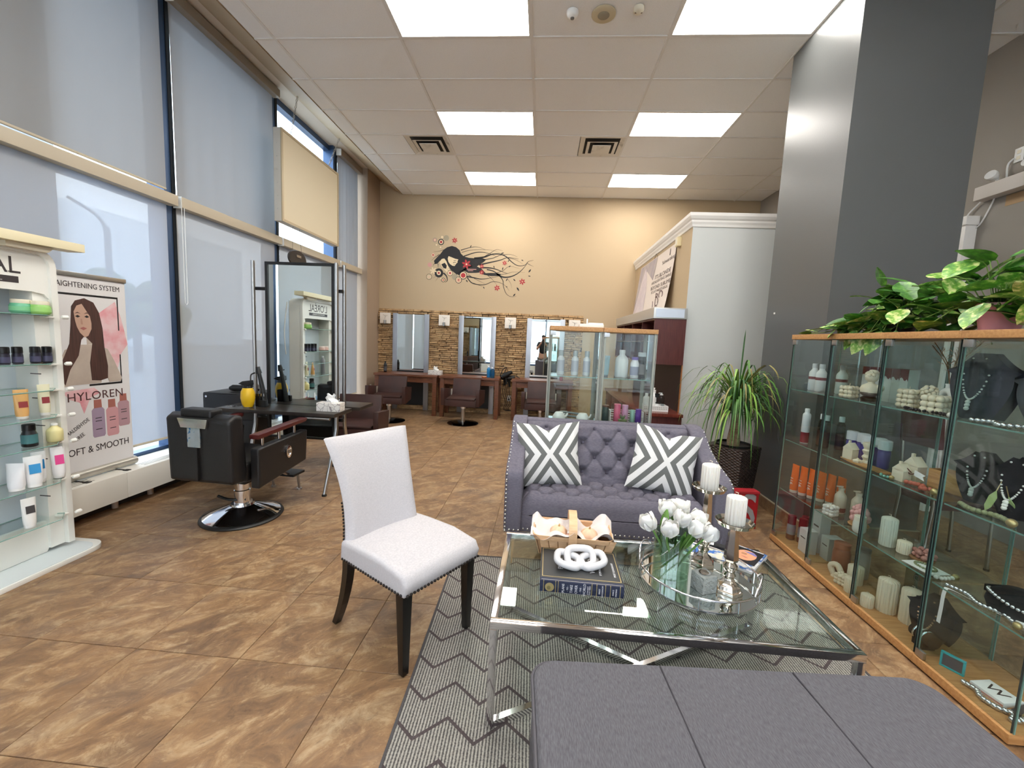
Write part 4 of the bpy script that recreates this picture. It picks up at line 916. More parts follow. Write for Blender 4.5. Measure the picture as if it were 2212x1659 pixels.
# ---- things on the coffee table
TT = .4482
BK = thing('hardcover_book', 'thick navy hardcover book with gold border on the coffee table', 'book', (.215, 1.785, TT), -1)
NAVY = mat('navy_cloth', (30, 38, 66), .55); COVER = mat('dark_cover', (44, 46, 48), .5)
MB().box(-.168, -.128, .004, .168, .128, .060).build('pages', mat('page_edges', (214, 206, 188), .8), BK)
for z in (0, .060): MB().box(-.174, -.122, z, .174, .134, z+.004).build('cover_board', COVER, BK, bevel=.001)
MB().prism([(-.122, 0), (-.132, .008), (-.135, .032), (-.132, .056), (-.122, .064)], 'x', -.174, .174).build('spine', NAVY, BK)
for (a, c, d, e) in ((-.166, -.112, .166, -.109), (-.166, .124, .166, .127), (-.166, -.109, -.163, .124), (.163, -.109, .166, .124)): MB().box(a, c, .064, d, e, .0645).build('gold_border', GOLD, BK)
for x in (-.158, -.108, -.097, .042, .062, .098, .118, .158): MB().box(x-.0012, -.1362, .006, x+.0012, -.132, .058).build('spine_band', GOLD, BK)
PALE = mat('foil_lettering', (222, 222, 226), .4)
for k, (w_, x, s_) in enumerate((('PLANS', -.076, .0145), ('- TO -', -.058, .010), ('TAKE', -.042, .0155), ('OVER', -.022, .0155), ('- THE -', -.004, .010), ('WORLD', .012, .0155), ("IF I'M NOT", .026, .008), ('TOO TIRED', .034, .008))):
    text('spine_lettering', w_, s_, PALE, BK, (x, -.1358, .031), (90, -90, 0), sx=.95)
for k, (w_, x) in enumerate((('FIRSET', .074), ('GOODSHOFF', .086), ('FORCE', .130), ('FINDING', .142))): text('spine_lettering', w_, .0085, PALE, BK, (x, -.1358, .031), (90, -90, 0))
for k, (w_, x, s_) in enumerate((('PLANS', -.085, .032), ('TO', -.055, .016), ('TAKE', -.028, .032), ('OVER', .003, .026), ('THE', .026, .016), ('WORLD', .052, .032), ("IF I'M NOT TOO TIRED", .085, .014), ('FIRSET GOODSHOFF', .145, .0125))):
    text('cover_lettering', w_, s_, PALE, BK, (x, .0 if k < 7 else -.02, .0643), (0, 0, 90))
MB().lathe([(.019, 0), (.0165, .0006), (.019, .0004)], n=24).xf((-.133, -.1358, .031), rx=90).build('globe_emblem', GOLD, BK)
MB().ball((-.136, -.1352, .028), .012, 12, 8, sy=.12).build('globe_emblem', mat('dull_gold', (120, 110, 70), .5), BK)
# knotted marble links
MARB = mat('white_marble', (212, 211, 213), .35, col2=(184, 183, 188), nscale=14, mixlo=.55, mixhi=.8)
LK = thing('marble_chain_link', 'white marble chain-link sculpture of three rings on the navy book', 'sculpture', (.215, 1.775, TT+.0645), 6)
def link(c, a, b_, tilt, rz, ry=0):
    pts = []
    for k in range(28):
        g = 2*math.pi*k/28; e = .62
        x = a*(abs(math.cos(g))**e)*(1 if math.cos(g) >= 0 else -1); y = b_*(abs(math.sin(g))**e)*(1 if math.sin(g) >= 0 else -1); pts.append((x, y, 0))
    return MB().tube(pts, .0155, 12, True).xf(c, rx=tilt, ry=ry, rz=rz)
link((-.055, .0, .030), .050, .036, 16, -8, 14).build('ring', MARB, LK, smooth=True)
link((.055, .0, .030), .050, .036, 16, 8, -14).build('ring', MARB, LK, smooth=True)
link((.0, .008, .040), .058, .040, 38, 0).build('ring', MARB, LK, smooth=True)
# splint basket
SPL = mat('splint_wood', (214, 172, 130), .6, col2=(228, 190, 150), nscale=6, stretch=(3, 3, 20))
BS = thing('splint_basket', 'small wooden splint basket with handle on the coffee table', 'basket', (.195, 2.03, TT), -2)
def ring2(l, w_, z, r_=.03): return [(x, y, z) for x, y in rr(l, w_, r_, 4)]
mb = MB(); A, B = ring2(.155, .075, .004), ring2(.185, .10, .115)
k_ = len(A); mb.add(A, [tuple(range(k_))]); mb.build('bottom', SPL, BS)
mb = MB(); mb.add(A+B, [(i, (i+1) % k_, k_+(i+1) % k_, k_+i) for i in range(k_)]); mb.build('inner_wall', mat('splint_dark', (176, 134, 96), .7), BS, norm=False)
for s in (-1, 1):
    for q in range(8):
        xa = -.145+q*.0415; MB().loft([(xa*.95, s*.076, .002), ((xa+.037)*.95, s*.076, .002), ((xa+.037)*.95, s*.079, .002), (xa*.95, s*.079, .002)], [(xa*1.13, s*.101, .115), ((xa+.037)*1.13, s*.101, .115), ((xa+.037)*1.13, s*.104, .115), (xa*1.13, s*.104, .115)]).build('splint', SPL, BS)
    for q in range(3): 
        ya = -.062+q*.043; MB().loft([(s*.156, ya*.95, .002), (s*.159, ya*.95, .002), (s*.159, (ya+.037)*.95, .002), (s*.156, (ya+.037)*.95, .002)], [(s*.186, ya*1.2, .115), (s*.189, ya*1.2, .115), (s*.189, (ya+.037)*1.2, .115), (s*.186, (ya+.037)*1.2, .115)]).build('splint', SPL, BS)
rim = MB(); A, B = ring2(.190, .105, .095, .035), ring2(.195, .110, .120, .035); rim.add(A+B, [(i, (i+1) % k_, k_+(i+1) % k_, k_+i) for i in range(k_)])
A2, B2 = ring2(.187, .102, .095, .035), ring2(.191, .106, .120, .035); rim.add(A2+B2, [(i, (i+1) % k_, k_+(i+1) % k_, k_+i) for i in range(k_)]); rim.add(B+B2, [(i, (i+1) % k_, k_+(i+1) % k_, k_+i) for i in range(k_)])
rim.build('rim_band', SPL, BS)
hp = [(0, -.106, .02), (0, -.112, .12), (0, -.10, .165), (0, -.05, .195), (0, 0, .203), (0, .05, .195), (0, .10, .165), (0, .112, .12), (0, .106, .02)]
hb = MB(); P = smoothpath(hp, 4)
for a, c in zip(P, P[1:]): hb.add([(-.02, a.y, a.z), (.02, a.y, a.z), (.02, c.y, c.z), (-.02, c.y, c.z)], [(0, 1, 2, 3)])
ho = hb.build('handle', SPL, BS, norm=False); sm_ = ho.modifiers.new('thick', 'SOLIDIFY'); sm_.thickness = .004
CL = mat('pale_linen', (222, 212, 208), .9, bump=.15, bscale=200)
nk = thing('linen_napkin', 'crumpled pale linen napkin lining the splint basket', 'napkin', (.195, 2.03, TT+.05), -2)
for (ca, cb, sgn, sd_) in ((-.10, -.01, -1, 1), (.10, .0, 1, 2)):
    r_ = random.Random(sd_); ph = [r_.uniform(0, 6) for _ in range(5)]
    def nf(u, v, ca=ca, cb=cb, sgn=sgn, ph=ph):
        a, c = u*2-1, v*2-1; rad = math.hypot(a, c)
        x = ca+a*.105; y = cb+c*.105
        z = .022+.05*max(0, rad-.35)+.016*math.sin(5*a+ph[0])+.014*math.sin(6*c+ph[1]+2*a)+.028*max(0, sgn*a)*max(0, .4+c*.8)
        z = min(z, .095)
        if abs(x) > .175: z -= (abs(x)-.175)*1.1
        return (x, y, max(z, .0)+.02)
    MB().grid(nf, 26, 26).build('fold', CL, nk, smooth=80, norm=False)
PK = mat('pale_pumpkin', (226, 190, 158), .6); PK2 = mat('pink_pumpkin', (224, 182, 170), .6)
def pumpkin(label, loc, r_, m_, bow=False):
    t = thing('mini_pumpkin', label, 'pumpkin', loc, 0, 'mini pumpkins in the basket')
    pr_ = [(max(.002, r_*math.sin(math.pi*(.08+.84*i/10))*(1.0)), r_*.75*(1-math.cos(math.pi*(.05+.9*i/10)))) for i in range(11)]
    MB().lathe(pr_, n=48, flute=.07, nf=9).build('ribbed_body', m_, t, smooth=80)
    MB().tube([(0, 0, r_*1.3), (.003, 0, r_*1.75)], [.006, .004], 6).build('stem', mat('stem_tan', (196, 160, 110), .7), t)
    if bow: MB().box(-.02, -.004, r_*1.55, .02, .004, r_*1.8).build('bow', PAPER, t, bevel=.003)
pumpkin('pale orange mini pumpkin at the book end of the basket, beside the handle', (.125, 1.985, TT+.085), .042, PK)
pumpkin('small pink mini pumpkin with white bow beside the basket handle', (.185, 1.955, TT+.085), .028, PK2, True)
pumpkin('pale orange mini pumpkin on the flower-vase side of the basket handle', (.275, 1.985, TT+.085), .04, PK)
pumpkin('tiny pink pumpkin tucked under the pumpkin near the flower-vase side', (.30, 1.955, TT+.075), .024, PK2)
# round mirrored tray
TY = thing('mirror_tray', 'round mirrored tray with double silver rail on the coffee table', 'tray', (.745, 1.835, TT))
for k in range(4): a = R(45+90*k); MB().lathe([(.012, 0), (.014, .008)], (.21*math.cos(a), .21*math.sin(a), 0), 10).build('foot', CHROME, TY)
MB().lathe([(0, .0085), (.248, .0085), (.25, .012), (.25, .022), (.243, .022), (.243, .014)], n=64, cap=False).build('base_band', CHROME, TY, smooth=True)
MB().lathe([(.243, .0145), (0, .0145)], n=64, cap=False).build('mirror_plate', MIRROR, TY)
MB().tube([(.25*math.cos(2*math.pi*k/64), .25*math.sin(2*math.pi*k/64), .068) for k in range(64)], .0042, 8, True).build('top_rail', CHROME, TY, smooth=True)
for k in range(10): a = 2*math.pi*k/10; MB().tube([(.25*math.cos(a), .25*math.sin(a), .018), (.25*math.cos(a), .25*math.sin(a), .068)], .0035, 6).build('rail_post', CHROME, TY)
for a0 in (150, 330):
    P = []
    for k in range(13):
        f_ = k/12; a = R(a0-22+44*f_); P.append((.25*math.cos(a), .25*math.sin(a), .068+.045*math.sin(math.pi*f_)**.6))
    MB().tube(P, .0045, 8).build('handle', CHROME, TY, smooth=True)
TZ = TT+.0148
# tulip vase
VS = thing('glass_vase', 'clear oval glass vase holding white tulips on the mirrored tray', 'vase', (.635, 1.855, TZ))
for (r0, nmv) in ((1.0, 'outer_wall'), (.94, 'inner_wall')):
    MB().lathe([(.062*r0, .004 if r0 == 1 else .022), (.064*r0, .1), (.067*r0, .212)], n=36, sx=1.28, sy=.8, cap=False).build(nmv, MATS.get('vase_glass') or glass_mat('vase_glass', (228, 241, 232), .32), VS, smooth=True)
MB().lathe([(.0, .0), (.062, .0), (.062, .02), (0, .021)], n=36, sx=1.26, sy=.79, cap=False).build('thick_base', glass_mat('vase_base', (232, 244, 236), .2), VS, smooth=True)
MB().tube([(.067*1.28*math.cos(k*.2618), .067*.8*math.sin(k*.2618), .212) for k in range(24)], .0022, 6, True).build('rim', glass_mat('rim_glass', (225, 240, 232), .3), VS)
STEM = mat('tulip_stem', (108, 152, 78), .5); TLEAF = mat('tulip_leaf', (116, 160, 74), .5, col2=(86, 132, 62), nscale=9); PET = mat('tulip_petal', (244, 243, 238), .5, sub=.1)
def petal(parent, ang, L, W, open_, name='petal'):
    def fn(u, v):
        a = (u-.5)*2; w_ = W*math.sin(math.pi*min(.97, .12+.85*v))**.7; cupx = .35*a*a*W
        r_ = .006+L*.42*math.sin(v*1.9)*open_-cupx; return (r_, a*w_, L*v)
    return MB().grid(fn, 6, 8).xf(rz=ang).build(name, PET, parent, smooth=80, norm=False)
tl = [(-.105, -.04, .255, -40, 10), (-.05, -.075, .245, 10, -20), (-.035, .01, .30, 0, 0), (.005, -.045, .285, 20, -25), (.035, .03, .30, 10, 20), (.06, -.06, .25, 35, -15), (.085, -.015, .275, 30, 5), (.11, -.055, .235, 50, -10), (.0, .05, .29, 0, 30)]
nmtl = ['leaning out furthest on the book side', 'drooping lowest on the book side', 'tallest at the back on the book side', 'facing the camera in the middle', 'tall at the back on the candle side', 'drooping low beside the large leaf', 'high among the flowers on the candle side', 'leaning out furthest on the candle side', 'hidden behind the middle flowers']
for k, (x, y, z, lx, ly) in enumerate(tl):
    T = thing('tulip', f'white tulip {nmtl[k]}', 'flower', (.635+x, 1.855+y, TZ+z-.03), 0, 'white tulips in the glass vase')
    T.rotation_euler = (R(-ly*.5-8), R(lx*.8), 0)
    for q in range(3): petal(T, q*120+20*k, .074, .038, 1.0)
    for q in range(3): petal(T, q*120+60+20*k, .070, .036, .72)
    base = Vector((x*.12-.02+.005*(k % 5), y*.1, -z+.03+.012))-Vector((0, 0, 0))
    Mi = T.rotation_euler.to_matrix().inverted()
    p0 = Mi @ Vector((x*.15-x+.01*(k % 3-1), y*.15-y, -z+.055)); p1 = Mi @ Vector((x*.45-x, y*.5-y, -.10)); 
    MB().tube(smoothpath([p0, p1, Vector((0, 0, -.02)), Vector((0, 0, .004))], 5), .0045, 7).build('stem', STEM, T, smooth=True)
lfs = [(-.07, -.03, .20, -25, 30, .15), (.02, -.055, .15, 15, -20, .14), (.06, -.05, .18, 30, 10, .13), (-.02, -.03, .2, -10, -10, .12), (.0, .03, .22, 5, 35, .12), (-.04, .02, .05, -10, 60, .2), (.03, .0, .04, 12, 140, .2), (.05, -.02, .05, 20, 200, .19), (-.05, -.02, .05, -15, 250, .19), (.0, -.03, .04, 5, 300, .2)]
for k, (x, y, z, lx, az, L) in enumerate(lfs):
    def fn(u, v, L=L):
        a = (u-.5)*2; w_ = .030*math.sin(math.pi*min(.985, .08+.9*v))**.8; return (.04*v*v+.006*a*a, a*w_, L*v)
    MB().grid(fn, 4, 8).xf((x*.6, y*.6, z*.75+.01), ry=lx*.7, rz=az).build('tulip_leaf', TLEAF, VS, smooth=80, norm=False)
# textured glass tea-light cube, candlesticks, candles
GC = thing('glass_candle_block', 'square crackled glass candle holder on the mirrored tray', 'candle holder', (.745, 1.755, TZ), 22)
CRK = mat('crackle_glass', (214, 222, 220), .12, trans=.55, bump=1.0, bscale=70)
MB().box(-.037, -.037, 0, .037, .037, .075).build('block', CRK, GC, bevel=.004)
MB().lathe([(.022, .0755), (.024, .078), (.018, .078), (.0, .077)], n=16, cap=False).build('cup', CHROME, GC)
NICK = mat('polished_nickel', (214, 206, 194), .09, 1.0)
def candlestick(label, loc, H, rz=10):
    t = thing('candlestick', label, 'candlestick', loc, rz)
    MB().lathe([(.058, 0), (.058, .016), (.05, .020), (.047, .034), (.028, .048), (.020, .066)], n=6).build('base', NICK, t, bevel=.002)
    MB().lathe([(.019, .062), (.026, .078), (.018, .090), (.028, .108), (.029, .122), (.016, .136), (.02, .146)], n=20).build('baluster', NICK, t, smooth=True)
    MB().lathe([(.026, .140), (.030, .150), (.018, H-.012), (.022, H-.006)], n=6).build('shaft', NICK, t)
    MB().lathe([(.02, H-.01), (.068, H-.004), (.076, H+.012), (.073, H+.013), (.064, H), (.0, H)], n=36, cap=False).build('drip_plate', NICK, t, smooth=True)
    return t
def pillar(label, loc, r_, h, m_=WAXW, group=None, wick=True):
    t = thing('pillar_candle', label, 'candle', loc, 0, group)
    MB().lathe([(r_*.97, 0), (r_, .004), (r_, h*.9), (r_*.92, h*.93), (.004, h)], n=126, flute=.05, nf=18).build('fluted_wax', m_, t, smooth=True)
    if wick: MB().tube([(0, 0, h-.002), (.004, 0, h+.008), (-.008, .002, h+.011)], .0014, 5).build('wick', CREAM, t)
    return t
candlestick('taller polished candlestick at the back of the mirrored tray', (.822, 1.975, TZ), .375)
pillar('white fluted candle on the taller candlestick', (.822, 1.975, TZ+.376), .038, .125)
candlestick('shorter polished candlestick at the front of the mirrored tray', (.848, 1.755, TZ), .305, 25)
pillar('white fluted candle on the shorter candlestick', (.848, 1.755, TZ+.306), .038, .125)
# magazines and pouch on the far corner of the table
MG = thing('magazine', 'glossy magazine with a close-up face on the cover, far corner of the table', 'magazine', (1.06, 2.09, TT), -42)
MB().box(-.085, -.13, 0, .085, .12, .010).build('pages', PAPER, MG)
MB().box(-.085, -.13, .010, .085, .12, .0106).build('cover', mat('cover_blue', (60, 96, 150), .25, col2=(206, 206, 206), nscale=30, mixlo=.45, mixhi=.55), MG)
def flat(pts, z, m_, name, par): return MB().prism(pts, 'z', z, z+.0003).build(name, m_, par)
flat([(-.075, -.06), (.075, -.06), (.075, .11), (-.075, .11)], .0106, mat('cover_dark', (36, 34, 40), .25), 'cover_picture', MG)
flat([(.01+.048*math.cos(k*.35)*1.0, .03+.062*math.sin(k*.35)) for k in range(18)], .0109, mat('cover_skin', (222, 160, 124), .3), 'face_print', MG)
flat([(-.01, .07), (.03, .085), (.055, .06), (.05, .05), (.02, .06)], .0112, mat('cover_violet', (120, 120, 180), .3), 'hair_print', MG)
flat([(-.005, .005), (.02, -.002), (.03, .004), (.01, .012)], .0112, mat('cover_lips', (196, 110, 100), .3), 'lips_print', MG)
for y in (.035, .045): flat([(-.012, y), (.012, y), (.012, y+.003), (-.012, y+.003)], .0112, MATS['cover_dark'], 'eye_print', MG)
MG2 = thing('magazine', 'blue and white covered magazine lying under the candlesticks at the table edge', 'magazine', (.90, 2.11, TT), -20)
MB().box(-.10, -.06, 0, .085, .06, .012).build('pages', PAPER, MG2); MB().box(-.10, -.06, .012, .085, .06, .0126).build('cover', mat('cover_sea', (70, 120, 200), .25, col2=(226, 226, 210), nscale=26, mixlo=.5, mixhi=.6), MG2)
BP = thing('black_pouch', 'small black textured pouch with a white tag at the far table edge', 'pouch', (.965, 2.165, TT), -25)
MB().box(-.06, -.022, 0, .06, .022, .028).build('pouch', mat('black_tweed', (40, 40, 42), .9, bump=.5, bscale=160), BP, bevel=.008); MB().box(-.05, -.02, .0285, -.012, .012, .0295).build('tag', PAPER, BP)
# ================================================================ WINDOW SIDE: PRODUCT STAND AND BANNER
INK = mat('dark_ink', (58, 52, 54), .5)
SW = mat('stand_white', (236, 236, 230), .35)
DS = thing('display_stand', 'tall white product display stand with glass shelves by the windows', 'display stand', (-3.12, 2.05, 0), world=True)
xb, xf_, ya, yb = -3.20, -3.03, 1.60, 2.415
def rring(y0, y1, z0, z1, r_, n_=6):
    out = []
    for cy2, cz, a0 in ((y1-r_, z1-r_, 0), (y0+r_, z1-r_, 90)):
        for k in range(n_+1): a = R(a0+90*k/n_); out.append((cy2+r_*math.cos(a), cz+r_*math.sin(a)))
    return [(y1, z0)]+out+[(y0, z0)]
def hoop(y0, y1, z1, r_, th, x0, x1, m_, name, z0=.06):
    A = rring(y0, y1, z0, z1, r_); B = rring(y0+th, y1-th, z0, z1-th, max(.01, r_-th)); k = len(A); mb = MB()
    vs = [(x0, y, z) for y, z in A]+[(x0, y, z) for y, z in B]+[(x1, y, z) for y, z in A]+[(x1, y, z) for y, z in B]
    fs = []
    for i in range(k-1): fs += [(i, i+1, k+i+1, k+i), (2*k+i, 3*k+i, 3*k+i+1, 2*k+i+1), (i, 2*k+i, 2*k+i+1, i+1), (k+i, k+i+1, 3*k+i+1, 3*k+i)]
    fs += [(0, k, 3*k, 2*k), (k-1, 3*k-1, 4*k-1, 2*k-1)]
    mb.add(vs, fs); return mb.build(name, m_, DS, bevel=.003)
hoop(ya, yb, 1.92, .10, .035, xf_-.02, xf_+.012, SW, 'front_frame')
hoop(ya+.01, yb-.01, 1.91, .09, .10, xb, xf_-.02, SW, 'side_frame')
MB().box(xb-.012, ya+.02, .08, xb, yb-.02, 1.88).build('back_panel', mat('stand_back', (206, 216, 226), .5), DS)
hp_ = MB().prism([(ya+.03, 1.62), (ya+.03, 1.885), (yb-.03, 1.885), (yb-.03, 1.62), (yb-.06, 1.655), (yb-.12, 1.665), (ya+.12, 1.665), (ya+.06, 1.655)], 'x', xf_-.03, xf_-.006).build('header_panel', SW, DS)
lx = xf_-.0055
text('lettering', "L'ORÉAL", .135, INK, hp_, (lx, 2.015, 1.800), (90, 0, 90), sx=.92)
MB().box(lx-.001, 1.78, 1.705, lx+.0006, 2.235, 1.742).build('lettering_bar', INK, hp_)
text('lettering', 'PROFESSIONNEL', .032, SW, hp_, (lx+.001, 2.008, 1.7235), (90, 0, 90), spacing=1.35)
text('lettering', 'PARIS', .014, INK, hp_, (lx+.001, 2.20, 1.765), (90, 0, 90), spacing=1.2)
MB().prism([(1.70, 1.925), (1.70, 1.985), (2.52, 1.985), (2.52, 1.935)], 'x', -3.06, -2.94).build('lamp_canopy', mat('canopy_cream', (236, 226, 190), .45), DS, bevel=.004)
MB().prism([(2.15, 1.90), (2.35, 1.90), (2.38, 1.93), (2.15, 1.93)], 'x', -3.03, -2.98).build('lamp_bracket', CREAM, DS)
# base: a big white foot with rounded corner
bp_ = []
for cx, cyy, a0, r_ in ((-2.97, 2.40, 0, .10), (-3.22, 2.45, 90, .05), (-3.22, 1.62, 180, .05), (-2.97, 1.67, 270, .10)):
    for k in range(6): a = R(a0+18*k); bp_.append((cx+r_*math.cos(a), cyy+r_*math.sin(a)))
MB().prism(bp_, 'z', 0, .03).build('base_plate', SW, DS, bevel=.006)
MB().prism([(p[0]*.96-.125, p[1]*.9+.204) for p in bp_], 'z', .03, .034).build('base_inlay', mat('stand_pale', (214, 222, 224), .35), DS)
MB().prism([(1.70, .035), (2.30, .035), (2.36, .16), (2.36, .24), (1.70, .24)], 'x', -3.10, -3.07).build('plinth_front', SW, DS, bevel=.01)
MB().box(-3.16, 1.72, .0345, -3.10, 2.26, .09).build('plinth_recess', BLACK, DS)
SHZ = [.34, .56, .76, .95, 1.14, 1.37][::1]
SHZ = [.265, .50, .74, .91, 1.075, 1.235, 1.525]
for z in SHZ:
    P = [(-3.19, ya+.13), (-3.19, yb-.13), (-3.02, yb-.05), (-2.935, yb-.13), (-2.935, ya+.13), (-3.02, ya+.05)]
    g = MB().prism(P, 'z', z, z+.006).build('glass_shelf', GLASSG, DS)
    MB().tube([(*p, z+.003) for p in P], .0032, 4, True).build('glass_edge', GLASSE, g)
    for y, s in ((ya+.03, -1), (yb-.03, 1)):
        br = MB().box(-3.18, y-.05*max(0, s), z-.012, -3.01, y+.05*max(0, -s), z-.001).build('bracket', SW, DS, bevel=.003)
        MB().lathe([(.008, 0), (.013, .012), (.013, .03), (.006, .036)], n=10).xf((-2.985, y+s*.015, z-.004), rx=-90*s).build('bracket_knob', SW, br, smooth=True)
for z in (.40, .64, .85, 1.02, 1.17): MB().box(-3.10, yb-.112, z, -3.03, yb-.109, z+.005).build('slot', INK, DS)
MB().tube(smoothpath([(-3.19, 2.46, 1.85), (-3.21, 2.49, 1.5), (-3.2, 2.48, 1.2)], 5), .006, 6).build('power_cord', WHITE, DS)
st_ = MB().box(-3.10, yb-.1125, .60, -3.05, yb-.111, .64).build('red_sticker', mat('sticker_red', (206, 50, 60), .5), DS); MB().prism([(-3.085, .62), (-3.065, .62), (-3.075, .608)], 'y', yb-.1132, yb-.1125).build('arrow_print', PAPER, st_)
def jar(label, loc, r_, h, col, lid, group=None, lab=None):
    t = thing('cream_jar', label, 'jar', loc, 0, group)
    MB().lathe([(r_*.8, 0), (r_, h*.12), (r_, h*.55), (r_*.86, h*.72)], n=24).build('body', mat('pl%d_%d_%d' % col, col, .25), t, smooth=True)
    MB().lathe([(r_*.88, h*.72), (r_*.88, h*.97), (r_*.84, h)], n=24).build('lid', mat('pl%d_%d_%d' % lid, lid, .4), t, smooth=True)
    if lab: MB().lathe([(r_*1.01, h*.2), (r_*1.01, h*.5)], n=24, cap=False).build('label', mat('pl%d_%d_%d' % lab, lab, .4), t, smooth=True)
    return t
s = SHZ; sx_ = -3.03
jar('green cream jar with beige lid, back one of the two on the top glass shelf', (-3.06, 2.255, s[6]+.0065), .048, .082, (110, 190, 150), (222, 214, 190), 'green jars', (130, 205, 150))
jar('lime green cream jar with beige lid, nearest the roll-up banner on the top shelf', (-3.01, 2.31, s[6]+.0065), .046, .078, (150, 205, 110), (222, 214, 190), 'green jars', (160, 215, 120))
jar('pink cream jar on the second glass shelf, mirror side', (-3.05, 1.80, s[5]+.0065), .04, .06, (230, 190, 180), (240, 225, 218), 'pink jars')
jar('pink cream jar on the second glass shelf, nearer the black bottles', (-3.05, 1.90, s[5]+.0065), .04, .06, (230, 190, 180), (240, 225, 218), 'pink jars')
for k, y in enumerate((2.13, 2.19, 2.275, 2.335)):
    bottle(f'small black labelled bottle, {ORD[k]} of four counting towards the banner', (-3.02, y, s[5]+.0065), .023, .098, (34, 32, 48), (12, 12, 14), neck=.9, sh=.62, cap=.36, lab=(70, 70, 96), group='small black bottles', labh=(.08, .42))
squeeze_tube('clear amber tube on the middle glass shelf of the stand', (-3.02, 2.19, s[3]+.0065), .07, .145, (226, 176, 110), (236, 236, 232), (150, 60, 60), rz=75, lz=(.4, .6))
squeeze_tube('cream yellow tube on the middle glass shelf of the stand', (-3.03, 2.31, s[3]+.0065), .062, .16, (232, 228, 196), (240, 240, 235), (150, 60, 66), rz=75, lz=(.4, .6))
bottle('black shampoo bottle with teal label on the stand', (-3.02, 2.215, s[2]+.0065), .035, .135, (22, 22, 26), (14, 14, 16), neck=.75, sh=.62, cap=.28, lab=(70, 120, 124))
bottle('pale yellow squat oil bottle on the stand', (-3.02, 2.345, s[2]+.0065), .038, .115, (232, 222, 160), (238, 238, 232), neck=.38, sh=.72, cap=.12)
squeeze_tube('white tube with blue wave label, nearest of the tubes on the lower shelf', (-2.99, 2.20, s[1]+.0065), .088, .155, (240, 242, 244), (246, 246, 246), (60, 150, 210), rz=70)
squeeze_tube('white tube with square blue label behind the blue wave tube', (-3.04, 2.265, s[1]+.0065), .07, .16, (240, 242, 244), (246, 246, 246), (40, 130, 190), rz=70)
squeeze_tube('white tube with pink label on the lower shelf', (-3.03, 2.36, s[1]+.0065), .075, .165, (242, 242, 244), (246, 246, 246), (232, 80, 150), rz=70)
bottle('slim silver spray bottle with maroon cap between the white tubes', (-3.08, 2.325, s[1]+.0065), .018, .17, (190, 180, 176), (84, 40, 60), neck=.7, cap=.2)
squeeze_tube('plain white tube seen edge-on at the picture edge', (-3.01, 2.13, s[1]+.0065), .085, .16, (236, 238, 242), (246, 246, 246), rz=20)
squeeze_tube('white tube with dark square label on the lowest glass shelf', (-2.98, 2.155, s[0]+.0065), .07, .15, (240, 240, 238), (246, 246, 246), (70, 68, 70), rz=75, lz=(.5, .75))
bottle('tall grey hairspray can on the stand shelf', (-3.05, 1.88, s[3]+.0065), .03, .25, (150, 152, 160), (190, 192, 198), neck=.5, sh=.82, cap=.1)
bottle('brown glass pump bottle low on the stand', (-3.05, 1.98, s[1]+.0065), .03, .14, (170, 140, 130), (140, 90, 80), pump=True)
bottle('lavender pump bottle low on the stand', (-3.05, 1.88, s[1]+.0065), .036, .14, (180, 170, 200), (180, 170, 200), pump=True)
# ---- roll-up banner on the radiator cover
BX = -3.43
BN_ = thing('rollup_banner', 'white roll-up banner with long-haired woman and three bottles', 'banner', (BX, 2.91, .31), world=True)
by0, by1, bz0, bz1 = 2.60, 3.22, .365, 1.835
MB().box(BX-.001, by0, bz0, BX+.001, by1, bz1).build('print_sheet', mat('banner_white', (232, 230, 230), .5), BN_)
MB().box(BX-.012, by0-.005, bz1-.012, BX+.012, by1+.005, bz1+.02).build('top_bar', STEEL, BN_, bevel=.003)
MB().tube([(BX-.005, by0-.01, .345), (BX-.005, by1+.015, .345)], .034, 16).build('roller_base', mat('banner_alu', (196, 192, 182), .35, .6), BN_, smooth=True)
for y in (2.76, 3.06): MB().box(BX-.02, y, .3098, BX+.10, y+.012, .314).box(BX+.08, y-.012, .3098, BX+.12, y+.024, .3135).build('foot', BLACKM, BN_)
def bpoly(pts, m_, name, lay):
    return MB().prism([(by0+u*(by1-by0), bz0+v*(bz1-bz0)) for u, v in pts], 'x', BX+.001, BX+.0014+.0004*lay).build(name, m_, BN_)
def btext(s_, u, v, size, m_=INK, rot=0, **kw): return text('lettering', s_, size, m_, BN_, (BX+.0022, by0+u*(by1-by0), bz0+v*(bz1-bz0)), (90, -rot, 90), **kw)
PINKW = mat('watercolour_pink', (240, 206, 208), .6, col2=(232, 150, 160), nscale=9, mixlo=.4, mixhi=.7); BROWN = mat('print_hair', (62, 42, 38), .5, col2=(92, 60, 52), nscale=5, stretch=(1, 30, 1))
PSK = mat('print_skin', (206, 170, 150), .5); PSW = mat('print_sweater', (206, 192, 178), .5, col2=(186, 170, 158), nscale=5); PBK = mat('print_black', (20, 18, 20), .5)
btext('STRAIGHTENING SYSTEM', .51, .952, .056, sx=.82)
bpoly([(.60, .80), (.86, .885), (.93, .80), (.97, .72), (1.0, .655), (.90, .60), (.86, .53), (.74, .50), (.66, .60)], PINKW, 'paint_splash', 0)
bpoly([(.30, .425), (.55, .43), (.62, .40), (.50, .38), (.46, .34), (.42, .30), (.38, .36), (.28, .38), (.20, .42)], PINKW, 'paint_splash', 0)
for (a, c, d, e) in ((.03, .90, .90, .91), (.885, .73, .90, .90), (.885, .44, .90, .60), (.50, .44, .90, .45), (.03, .44, .08, .45)): bpoly([(a, c), (d, c), (d, e), (a, e)], PBK, 'print_frame', 1)
bpoly([(.14, .44), (.18, .56), (.26, .63), (.42, .655), (.62, .655), (.74, .63), (.82, .56), (.90, .47), (.88, .452), (.74, .452), (.70, .50), (.66, .54), (.64, .452), (.30, .452)], PSW, 'sweater_print', 2)
